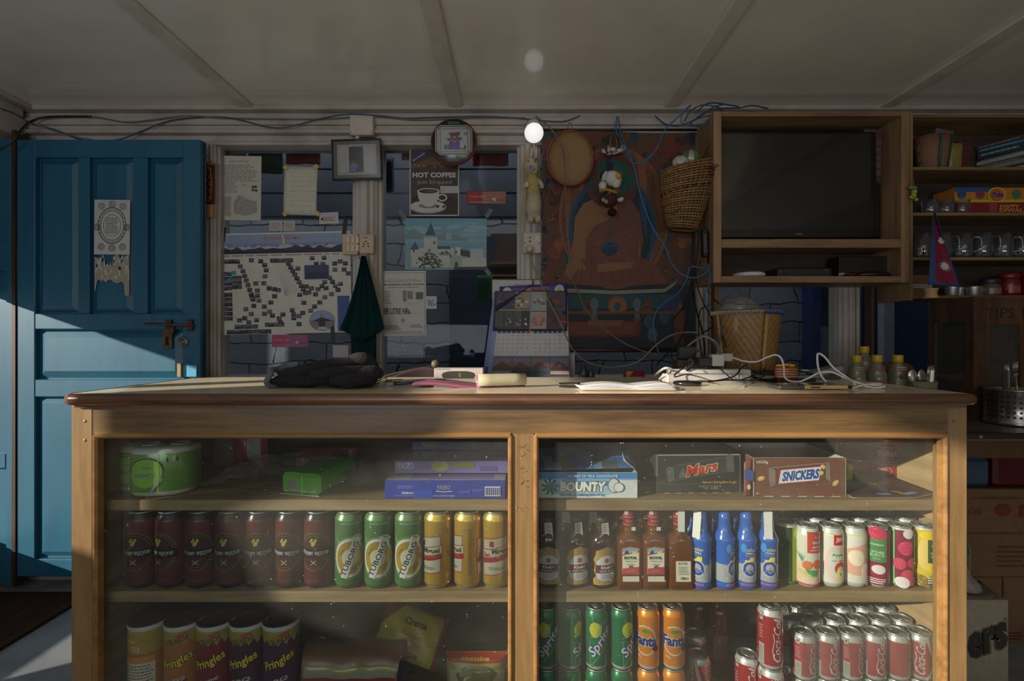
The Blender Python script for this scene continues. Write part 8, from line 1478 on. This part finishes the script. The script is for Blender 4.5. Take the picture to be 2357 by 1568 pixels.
for a_ in (-1.45, -2.9, 0.1): m = MB(); m.tube([((R0+.006)*math.cos(a_), (R0+.006)*math.sin(a_), .02), ((R1+.006)*math.cos(a_), (R1+.006)*math.sin(a_), HB-.012)], .0075, 8, (164, 130, 80), flat=.6); m.build('bamboo_rib', att(rough=.4), t)
m = MB(); rr = random.Random(6); m.grid(lambda u, v: (.075*math.sin(PI*v)*math.cos(2*PI*u)*(1+.08*math.sin(8*PI*u)), .075*math.sin(PI*v)*math.sin(2*PI*u)*(1+.08*math.cos(6*PI*u)), -.05*math.cos(PI*v)*(1+.1*math.sin(6*PI*u))), 32, 18, (160, 156, 150)); tag(m.build('clear_bag', glass('bag_film', haze=.25, spots=0, refl=1.2, hazecol=(150, 146, 138), rough=.15), loc=(ax(1702, 1.75)+.0, 1.76, TZ+HB+.012)), 'clear tied plastic bag puffing out of the tall bamboo basket', 'plastic bag')
# ================================================================== cartons under the side table
KR = (112, 84, 56); cartons = []
def cart(lab, x0, x1, y0, y1, z0, z1, art=None, c=KR): m = MB(); m.box((x0, y0, z0), (x1, y1, z1-.001), c, bev=.003); A = Art(); A.line([(x0, (z1+z0)/2), (x0, (z1+z0)/2)], .001, c); (art and art(A, x0, z0, x1-x0, z1-z0)); A.onto(m, front(0, 0, y0)); o = m.build('drinks_carton', CARD); tag(o, lab, 'carton', 'stacked drinks cartons under the side table')
def a_cc(A, x, z, w, h): RDK = (110, 40, 36); A.text('Coca-Cola', x+.03, z+h*.50, h=.026, w=.105, c=RDK, bold=.01, shear=.3); A.ell(x+.155, z+h*.52, .028, .022, RDK, 18); A.text('Limca', x+.155, z+h*.52, h=.010, w=.036, c=KR); A.poly([(x+.21, z+h*.35), (x+.28, z+h*.42), (x+.28, z+h*.72), (x+.21, z+h*.62)], RDK); A.text('Sprite', x+.247, z+h*.53, h=.018, w=.060, c=KR, shear=.3, rot=.15); A.text('www.coca-cola.com', x+.14, z+h*.82, h=.006, w=.12, c=RDK); A.lines(x+.05, z+h*.76, x+.24, z+h*.80, 1, RDK)
ycr = 1.66; xq = ax(2215, ycr)
cart('top carton of the stack with red drink names printed on it', xq-.02, xq+.42, ycr, 2.0, .375, .525, a_cc); cart('second carton down, plain brown with small red print', xq-.02, xq+.42, ycr+.005, 2.0, .225, .3745, lambda A, x, z, w, h: A.lines(x+.14, z+.03, x+.25, z+.11, 5, (92, 52, 40))); cart('bottom left carton of the stack under the side table', xq-.02, xq+.145, ycr+.01, 2.0, 0.0, .2245); cart('bottom right carton of the stack with faint red print', xq+.15, xq+.42, ycr+.01, 2.0, 0.0, .2245, lambda A, x, z, w, h: A.lines(x+.01, z+.01, x+.07, z+.04, 3, (84, 40, 34)))
m = MB(); m.box((xq-.02, ycr+.02, .5265), (xq+.115, 2.0, .62), (60, 80, 104), bev=.01); tag(m.build('cloth_bundle', att(rough=.8)), 'blue-grey bundle lying on the cartons under the table', 'bundle'); m = MB(); m.box((xq+.12, ycr+.01, .5265), (xq+.40, 1.95, .65), (84, 16, 22), bev=.01); tag(m.build('crimson_crate', att(rough=.4)), 'dark crimson plastic crate on the cartons under the table', 'crate')
Yb_ = 1.46; t = thing('printed_carton', 'pale upright carton with large black italic letters ending in ers', 'carton', (ax(2215, Yb_), Yb_, 0)); zb1 = Z1(1382, Yb_); w_ = ax(2322, Yb_)-ax(2215, Yb_); m = MB(); m.box((-.16, 0, 0), (w_, .14, zb1), (150, 142, 126), bev=.002); A = Art(); outline(A, 'ers', w_*.46, zb1*.52, .125, .075, (40, 38, 34), (96, 92, 80), rot=.35, shear=.3, b=.10, ob=.2); A.text('®', w_*.93, zb1*.78, h=.010, c=(70, 66, 60)); A.cut(-.16, w_, 0, zb1); A.onto(m, front(0, 0, 0)); m.build('carton', CARD, t); m = MB(); m.grid(lambda u, v: (-.1+(w_+.08)*u, .01+.06*v, zb1+.001+.018*v+.008*math.sin(u*7)), 12, 4, (96, 88, 76), thick=.0015); m.build('flap', CARD, t)
m = MB(); rr = random.Random(7)
def pb(u, v): k_ = .016+.030*math.exp(-((v-.82)/.16)**2)+.020*math.exp(-((v-.05)/.10)**2); a_ = 2*PI*u; return (.075*(1-v)**1.2+k_*math.cos(a_)*(1+.12*math.sin(5*a_+v*9)), k_*.6*math.sin(a_)*(1+.1*math.sin(7*a_)), v*.23)
m.grid(pb, 30, 30, (136, 132, 126)); tag(m.build('carrier_bag', att(rough=.4, noise=.3, nscale=20, bump=.4), loc=(ax(2232, 1.42), 1.50, zb1+.008)), 'knotted translucent grey carrier bag hanging down onto the pale carton', 'plastic bag')
m = MB(); m.lathe([(.022, 0), (.026, .004), (.026, .10), (.020, .125), (.012, .15), (.012, .165), (0, .166)], 20, (64, 84, 80)); A = Art(); A.rect(-.03, .02, .03, .09, (90, 110, 104)); A.ell(0, .055, .015, .018, (110, 106, 60), 16); A.wrap(m, .0262, 20); tag(m.build('teal_can', att(rough=.3), loc=(ax(2222, 1.54), 1.56, zb1+.012)), 'tall teal container half hidden by the right counter post', 'bottle')
# ================================================================== things on the counter top
Z0 = ZT+.0006
def on(px, py): Y = yon(py, Z0); return Vector(((px-CX)/F*Y, Y, Z0))
# folded black fleece
t = thing('fleece_hat', 'crumpled black fleece garment lying on the counter before the picture map', 'clothing', on(755, 890)); 
def fl1(u, v):
    a_ = 2*PI*v; L_ = .225; x = (u-.5)*L_; up = .5+.5*math.tanh((u-.30)*6); hh = .026+.030*up*(1-max(0, u-.85)*2.4); d_ = .050+.012*math.sin(u*5)
    fold = 1+.10*math.sin(a_*3+u*6)+.06*math.sin(a_*5-u*11); e = 1-max(0, (u-.93)/.07)**2*.85
    return (x, d_*math.cos(a_)*fold*e+.02*u, max(.001, hh*.52+hh*.52*math.sin(a_)*(1+.08*math.sin(u*19+a_*2))*e))
FL = paint('black_fleece', (27, 26, 28), rough=1.0, spots=(44, 43, 48), amount=.2, scale=300, bump=.8)
m = MB(); m.grid(fl1, 70, 44, (40, 40, 42)); m.build('main_fold', FL, t)
for k, (p0, p1, p2, p3, r_) in enumerate((((-.10, -.030, .030), (-.04, -.035, .040), (.03, -.02, .055), (.09, .0, .062), .014), ((-.02, -.045, .030), (.03, -.05, .036), (.08, -.035, .040), (.11, -.01, .045), .013), ((.05, .0, .064), (.08, -.01, .068), (.10, .0, .060), (.115, .01, .04), .013), ((.085, -.04, .030), (.105, -.03, .034), (.12, -.015, .034), (.122, .01, .026), .016), ((.03, -.055, .018), (.07, -.058, .022), (.10, -.045, .022), (.118, -.025, .016), .014))):
    m = MB(); m.tube([p0, p1, p2, p3], lambda q, r_=r_: r_*(.35+.75*math.sin(PI*min(1, q*.9+.08))), 14, (40, 40, 42), smooth_path=8); m.build('fold', FL, t)
m = MB(); loop = [(-.112+.004*math.sin(a_*3), -.030+.030*math.cos(a_), .022+.020*math.sin(a_)) for a_ in [2*PI*k/30 for k in range(31)]]; m.tube(loop, .0065, 12, (84, 84, 96), flat=1.0); m.build('grey_cuff', paint('grey_fleece', (96, 96, 108), rough=1, spots=(110, 110, 120), scale=300, bump=.6), t)
m = MB(); m.tube([(-.115, -.01, .036), (-.105, .012, .046), (-.08, .02, .048)], .011, 12, (40, 40, 42), smooth_path=4); m.build('fold', MATS['grey_fleece'], t)
t.rotation_euler = (0, 0, -.06)
# keys
t = thing('key_ring', 'bunch of dull keys on a ring right of the black fleece', 'keys', on(880, 884)); m = MB(); m.tube([(.012*math.cos(a_), .012*math.sin(a_), .012+.004*math.cos(a_)) for a_ in [2*PI*k/20 for k in range(21)]], .0014, 6, (120, 112, 100)); m.build('ring', ALU, t)
for k, a_ in enumerate((-2.6, -.3, .5, 2.9)):
    m = MB(); M_ = Matrix.Translation((.006*math.cos(a_), .006*math.sin(a_), .002+.0032*k)) @ Matrix.Rotation(a_, 4, 'Z'); m.lathe([(.009, 0), (.009, .002)], 14, (110, 98, 76), M=M_ @ Matrix.Translation((.010, 0, 0))); m.box((.016, -.0025, 0), (.044, .0025, .002), (120, 108, 84), M=M_); m.box((.034, -.006, 0), (.042, -.002, .002), (120, 108, 84), M=M_); m.build('key', att(rough=.4, metal=.7), t)
cable('cord with a small round plug running from the keys behind the white box', [(872, 872, 1.40), (905, 860, 1.42), (950, 852, 1.44), (985, 845, 1.46), (1003, 838, 1.48)], .002, (92, 82, 58))
m = MB(); m.lathe([(.012, 0), (.013, .004), (.010, .016), (0, .017)], 16, (92, 84, 66), M=Rx); 
for x_, z_ in ((-.004, .003), (.004, .003), (0, -.005)): m.lathe([(.0014, 0), (.0014, .0004), (0, .0004)], 8, (30, 26, 24), o=(x_, -.0172, z_), M=Rx)
tag(m.build('loose_plug', att(rough=.4), loc=P(1003, 838, 1.48)), 'small round cream plug end held up above the white box', 'plug')
# rolled pink notebook
t = thing('rolled_notebook', 'pink notebook lying open with its right end rolled up', 'notebook', on(1050, 890)); 
def nb(u, v):
    x = -.098+.165*u; return (x, -.030+.075*v, .006+.0055*math.sin(u*4+.6)+.003*v)
m = MB(); m.grid(nb, 24, 6, (150, 96, 120), thick=.006, two=(136, 70, 92)); m.build('pink_pages', att(rough=.6), t)
def rl(u, v): a_ = -PI*.65+u*2.0*PI*1.02; r_ = .0165; return (.064+.055*v+r_*math.cos(a_)*.35, -.035+.022*v*0+r_*math.cos(a_)*0-.0+.012*math.sin(a_)*0, .0)
m = MB(); ax_ = Vector((.110, .030, 0)); o_ = Vector((.052, -.036, .0172)); nn = Vector((-.262, .965, 0))
sp = []
for k in range(37): a_ = -PI/2+k/36*2*PI*1.15; r_ = .0165-.004*k/36; sp.append((r_*math.cos(a_), r_*math.sin(a_)))
m.grid(lambda u, v: tuple(o_+ax_*v+nn*sp[int(round(u*36))][0]+Vector((0, 0, sp[int(round(u*36))][1]))), 36, 4, (176, 168, 140), thick=.0016, two=(150, 96, 116)); m.build('rolled_cover', att(rough=.55), t)
m = MB(); m.tube([(-.150, .012, .005), (-.135, .014, .0055), (-.03, .028, .012)], .0038, 10, (40, 44, 80)); m.tube([(-.166, .010, .004), (-.150, .012, .005)], .0026, 10, (150, 150, 156)); tag(m.build('pen', att(rough=.3), loc=on(1050, 890)), 'dark blue pen lying behind the left end of the pink notebook', 'pen')
# white box with a dark oval
m = MB(); wb = P(999, 873, 1.40); wb2 = P(1112, 848, 1.40); w_, h_ = wb2.x-wb.x, wb2.z-Z0; m.box((0, 0, 0), (w_, .045, h_), (176, 168, 164), bev=.0015); A = Art(); 
A.poly([(w_*(.50+.34*math.copysign(abs(math.cos(a_))**.6, math.cos(a_))), h_*(.30+.42*math.copysign(abs(math.sin(a_))**.8, math.sin(a_)))) for a_ in [2*PI*k/32 for k in range(32)]], (44, 40, 38)); A.cut(0, w_, 0.0005, h_); A.text('mi', w_*.52, h_*.32, h=.008, c=(140, 130, 124), rot=PI/2); A.lines(w_*.04, h_*.86, w_*.4, h_*.94, 1, (90, 80, 80)); A.onto(m, front(0, 0, 0)); tag(m.build('white_box', CARD, loc=(wb.x, 1.40, Z0)), 'low white box with a dark oval window behind the pink notebook', 'box')
m = MB(); m.grid(lambda u, v: (-.13+.26*u, .012*math.sin(u*4), .10*v*(1-.45*(2*u-1)**2)), 16, 8, (44, 16, 26), thick=.01); tag(m.build('crimson_bag', att(rough=.5), loc=(ax(985, 1.62), 1.60, .838)), 'dark crimson bag half seen behind the white box', 'bag')
m = MB(); m.box((-.16, 0, 0), (.16, .12, .837), (60, 48, 40)); tag(m.build('low_stool', att(rough=.6), loc=(ax(985, 1.62), 1.56, .0)), 'brown stand behind the counter that carries the crimson bag', 'stand')
# sheaf of papers with a clip
t = thing('paper_sheaf', 'sheaf of white pages fanned at its right end on the counter', 'papers', on(1450, 898)); rr = random.Random(3)
for k in range(7):
    m = MB(); o_ = rr.uniform(-.004, .004)
    def pp(u, v, k=k, o_=o_): x = -.105+.205*u+o_-k*.0012; return (x, -.020+.085*v+k*.0022+.012*(1-u), .0012+k*.0012+.0045*(k/6)*max(0, math.sin(u*6.0-.6))+.010*(k/6)*max(0, u-.62)*2.2*math.sin(PI*min(1, (u-.3)*1.1)))
    m.grid(pp, 24, 4, (212, 212, 212) if k else (190, 150, 80), thick=.0008); m.build('page', att(rough=.6, noise=.02), t)
m = MB(); m.tube([(0, 0, 0), (.02, -.006, .001), (.045, -.016, .002)], .0055, 8, (34, 30, 30), smooth_path=4); m.build('clip', att(rough=.4), t, loc=(-.150, .055, .006))
# power strips and plugs
def pstrip(lab, px0, px1, Y, z0, hh, c):
    t = thing('power_strip', lab, 'power strip', (0, 0, 0), group='white power strips on the counter'); m = MB(); m.box((ax(px0, Y), Y, z0), (ax(px1, Y), Y+.05, z0+hh), c, bev=.003); m.build('housing', att(rough=.4, noise=.03), t)
    m = MB(); A = Art()
    for k in range(5): x_ = ax(px0, Y)+.03+k*.042; [A.ell(x_+dx_, Y+.025+dy_, .0035, .0035, (40, 36, 36), 8) for dx_, dy_ in ((0, .01), (-.009, -.006), (.009, -.006))]
    A.onto(m, lambda x, y, e: (x, y, z0+hh+e)); m.build('socket_holes', att(), t); return t
pstrip('front power strip, lower and greyer, with black leads over it', 1536, 1726, 1.255, Z0, .0215, (176, 172, 168)); pstrip('rear power strip, whiter, carrying the black and white plugs', 1546, 1730, 1.312, Z0, .030, (200, 198, 194))
def plug(nm, lab, px0, px1, py0, py1, Y, c, dp=.026): a, b = P(px0, py1, Y), P(px1, py0, Y); m = MB(); m.box((a.x, Y, a.z), (b.x, Y+dp, b.z), c, bev=.002); return tag(m.build(nm, att(rough=.45, noise=.03)), lab, 'plug')
plug('charger_plug', 'black square charger plugged into the rear power strip', 1608, 1640, 824, 843.2, 1.32, (24, 24, 24)); t = plug('charger_plug', 'white charger block plugged beside the black one', 1640, 1668, 816, 843.2, 1.32, (176, 174, 172)); plug('charger_plug', 'small white charger lying against the white block', 1664, 1688, 814, 832, 1.335, (160, 158, 156), .02); plug('charger_plug', 'black charger standing behind the power strips, left of the plugs', 1564, 1602, 798, 828, 1.42, (26, 26, 27)).location.z = 0
m = MB(); m.box((ax(1560, 1.43)-.01, 1.40, Z0), (ax(1604, 1.43)+.01, 1.445, P(0, 828.5, 1.42).z), (60, 50, 46)); tag(m.build('small_carton', CARD), 'dull carton that carries the rear black charger', 'box')
m = MB(); a = P(1590, 836, 1.30); m.tube([P(1578, 850, 1.31), P(1590, 842, 1.31), P(1594, 832, 1.31), P(1586, 826, 1.31)], .007, 8, (26, 24, 24), smooth_path=4); tag(m.build('angled_plug', att(rough=.4)), 'black angled plug at the left of the rear power strip', 'plug')
t = thing('black_mouse', 'flat black disc-shaped phone charger before the power strips', 'charger', on(1582, 887)); m = MB(); m.lathe([(.030, .0), (.034, .003), (.033, .009), (.026, .011), (0, .0115)], 32, (26, 26, 27), sy=.8); m.build('disc', att(rough=.25, coat=.4), t)
for pts, lab in ((((1546, 850, 1.30), (1530, 848, 1.30), (1510, 862, 1.34), (1498, 873, 1.38)), 'upper white flex curving off the left end of the power strips'), (((1537, 862, 1.26), (1526, 866, 1.28), (1518, 873, 1.32)), 'lower white flex curving off the left end of the power strips')): cable(lab, pts, .0035, (176, 172, 160), group='white flexes of the power strips')
for i, (pts, lab) in enumerate(((((1582, 838, 1.28), (1572, 848, 1.245), (1556, 860, 1.235), (1554, 868, 1.225), (1580, 862, 1.225), (1610, 868, 1.21), (1640, 877, 1.19), (1680, 876, 1.19), (1735, 882, 1.16)), 'thin black lead that loops down the front of the grey power strip'), (((1658, 849, 1.24), (1672, 862, 1.235), (1690, 874, 1.21), (1715, 872, 1.22), (1742, 860, 1.25), (1757, 852, 1.27)), 'thin black lead crossing the right half of the grey power strip'), (((1610, 879, 1.18), (1650, 876, 1.19), (1690, 866, 1.23), (1705, 848, 1.27), (1720, 838, 1.30)), 'thin black lead rising from the disc charger to the right'), (((1630, 880, 1.17), (1670, 874, 1.19), (1720, 876, 1.19), (1755, 868, 1.22), (1764, 858, 1.25), (1758, 848, 1.28)), 'thin black lead lying lowest before the power strips'), (((1586, 838, 1.30), (1596, 820, 1.32), (1610, 806, 1.33), (1622, 822, 1.33)), 'thin black lead arching over the rear power strip to the black charger'), (((1510, 842, 1.42), (1530, 822, 1.45), (1560, 818, 1.46), (1578, 826, 1.44)), 'thin black lead from the left behind the rear power strip'))): cable(lab, pts, .0017, BK, group='thin black leads over the power strips')
cable('grey metal-looking lead arching over the plugs to the white charger', [(1580, 800, 1.50), (1600, 784, 1.48), (1622, 775, 1.45), (1645, 786, 1.42), (1654, 800, 1.38), (1652, 816, 1.35)], .003, (130, 126, 120))
cable('white charging lead from the small white charger over the copper tin to the phone', [(1684, 822, 1.34), (1710, 831, 1.31), (1740, 833, 1.29), (1765, 823, 1.27), (1785, 817, 1.26), (1798, 825, 1.25), (1804, 845, 1.24), (1805, 865, 1.22), (1815, 876, 1.20), (1838, 879, 1.18), (1860, 871, 1.18), (1885, 859, 1.17), (1915, 857, 1.16), (1950, 873, 1.15), (1985, 884, 1.14), (2025, 888, 1.13), (2032, 892, 1.12)], .0024, (206, 200, 204), group='white charging leads')
cable('white charging lead that stands up in a tall loop beside the phone', [(1902, 879, 1.15), (1892, 868, 1.16), (1884, 850, 1.17), (1881, 825, 1.18), (1884, 814, 1.18), (1898, 822, 1.17), (1918, 846, 1.16), (1945, 866, 1.15), (1962, 878, 1.13), (1968, 886, 1.12)], .0024, (206, 200, 204), group='white charging leads')
cable('white charging lead looping flat on the counter right of the phone', [(1962, 894, 1.12), (1990, 886, 1.13), (2025, 884, 1.14), (2036, 890, 1.12), (2015, 893, 1.12), (1990, 889, 1.13)], .0024, (206, 200, 204), group='white charging leads')
cable('short grey lead hanging by the copper tin', [(1708, 838, 1.29), (1702, 858, 1.26), (1702, 876, 1.20), (1712, 890, 1.15)], .0015, (130, 130, 132))
# phone with a wooden-coloured edge
t = thing('mobile_phone', 'dark phone with a pale wooden-coloured edge near the right of the counter', 'phone', on(1875, 897)); m = MB(); m.box((-.078, 0, .0005), (.074, .060, .0095), (84, 84, 84), bev=.003); m.build('dark_case', att(rough=.25, metal=.3), t)
m = MB(); m.box((-.022, -.0012, .001), (.0745, .0585, .0092), (200, 160, 104), bev=.0015); A = Art(); A.poly([(-.009+.021*0, .0035), (.012, .0035), (.012, .0065), (-.009, .0065)], (40, 34, 30)); A.onto(m, front(0, 0, -.0013)); m.build('wooden_edge', att(rough=.4), t); m = MB(); m.box((-.070, .004, .0093), (.072, .056, .0101), (40, 48, 52)); m.build('screen', att(rough=.1, coat=1), t)
m = MB(); m.box((.0755, .010, .001), (.092, .024, .008), (20, 20, 20), bev=.002); m.build('plug_tip', att(), t)
# calculator, copper tin with a flower, grey reader
t = thing('calculator', 'slanted black calculator with a pale turquoise key behind the phone', 'calculator', on(1818, 880), (0, 0, .06)); t.location.z = Z0; M_ = Matrix.Translation((0, 0, .012)) @ Matrix.Rotation(.08, 4, 'X'); m = MB(); m.box((-.075, 0, -.003), (.085, .10, .005), (120, 116, 112), M=M_, bev=.002); m.box((-.070, .003, .0045), (.080, .097, .0065), (30, 30, 32), M=M_); m.box((-.06, .0, -.012), (.07, .09, -.003), (30, 30, 30), M=M_); m.build('casing', att(rough=.35), t)
for j in range(3):
    for k in range(6): m = MB(); m.box((-.064+k*.024, .008+j*.026, .0066), (-.046+k*.024, .026+j*.026, .0095), (60, 160, 170) if (j, k) == (0, 4) else (56, 44, 38), M=M_, bev=.001); m.build('key', att(rough=.4), t)
t = thing('card_reader', 'grey wedge-shaped device leaning behind the calculator', 'device', on(1905, 874)); t.location.z = Z0; m = MB(); m.box((-.055, 0, 0), (.05, .05, .016), (120, 120, 120), M=Matrix.Translation((0, .0, .012)) @ Matrix.Rotation(-.22, 4, 'Y'), bev=.004); m.box((-.05, .005, .0), (.04, .045, .012), (60, 60, 60)); m.build('housing', att(rough=.4), t)
tn = on(1754, 872); t = thing('incense_tin', 'copper-coloured striped stack with marigold petals on top', 'tin', (tn.x, 1.265, Z0)); m = MB()
m.box((-.028, -.014, 0), (.030, .018, .0115), (44, 50, 40), bev=.001)
for k in range(9): m.lathe([(.0295-.0012*(k % 2), .012+k*.0031), (.0302-.001*(k % 2), .0148+k*.0031)], 28, (214, 160, 120) if k % 2 else (150, 96, 66), sy=.55)
m.build('striped_stack', att(rough=.25, metal=.4, noise=.1), t); rr = random.Random(12)
for k in range(12): m = MB(); m.ball((rr.uniform(-.020, .022), rr.uniform(-.008, .008), .043+rr.uniform(0, .004)), rr.uniform(.004, .0065), (214, 150, 16) if k else (150, 40, 60), 8, 6, (1.3, 1, .6)); m.build('petal', att(rough=.8), t)
cartbox('envelope', 'white envelope lying flat at the back of the counter by the grey device', 'paper', 1800, 1868, 840, None, 1.40, .03, Z0, (196, 192, 186)).scale.z = .62
# things seen behind the counter between calendar and strips
m = MB(); m.box((ax(1330, 1.66), 1.60, 0), (ax(1560, 1.66), 1.85, .868), (60, 66, 72), bev=.003); tag(m.build('low_cupboard', att(rough=.5)), 'dark blue-grey low cupboard behind the counter under the painted hanging', 'cupboard')
m = MB(); m.box((0, 0, 0), (.062, .04, .052), (140, 24, 34), bev=.001); A = Art(); A.poly([(0, .052), (0, 0), (.008, 0), (.008, .030), (.024, .052)], (176, 150, 30)); A.text('Century', .034, .034, h=.007, w=.042, c=(190, 130, 130), bold=.03); A.text('MASALA', .034, .024, h=.006, w=.032, c=(90, 150, 70), bold=.03); A.ell(.036, .010, .018, .009, (60, 40, 36), 14); A.ell(.036, .007, .010, .005, (180, 170, 160), 12); A.onto(m, front(0, 0, 0)); tag(m.build('spice_box', CARD, loc=(P(1441, 0, 1.62).x, 1.62, .869)), 'small red and yellow spice box behind the counter', 'box')
for i, (px, r_, h_, c_, lab) in enumerate(((1345, .018, .07, (44, 60, 50), 'left dark green bottle behind the papers under the hanging cable'), (1362, .014, .06, (50, 56, 60), 'small dark bottle beside the green one behind the papers'), (1400, .020, .022, (140, 128, 80), 'low tan lid of a jar behind the white papers'))): m = MB(); m.lathe([(r_, 0), (r_, h_*.7), (r_*.5, h_*.85), (r_*.5, h_), (0, h_)] if i < 2 else [(r_, 0), (r_, h_), (0, h_)], 16, c_); tag(m.build('small_bottle' if i < 2 else 'jar_lid', att(rough=.2), loc=(ax(px, 1.64), 1.66, .869)), lab, 'bottle' if i < 2 else 'lid')
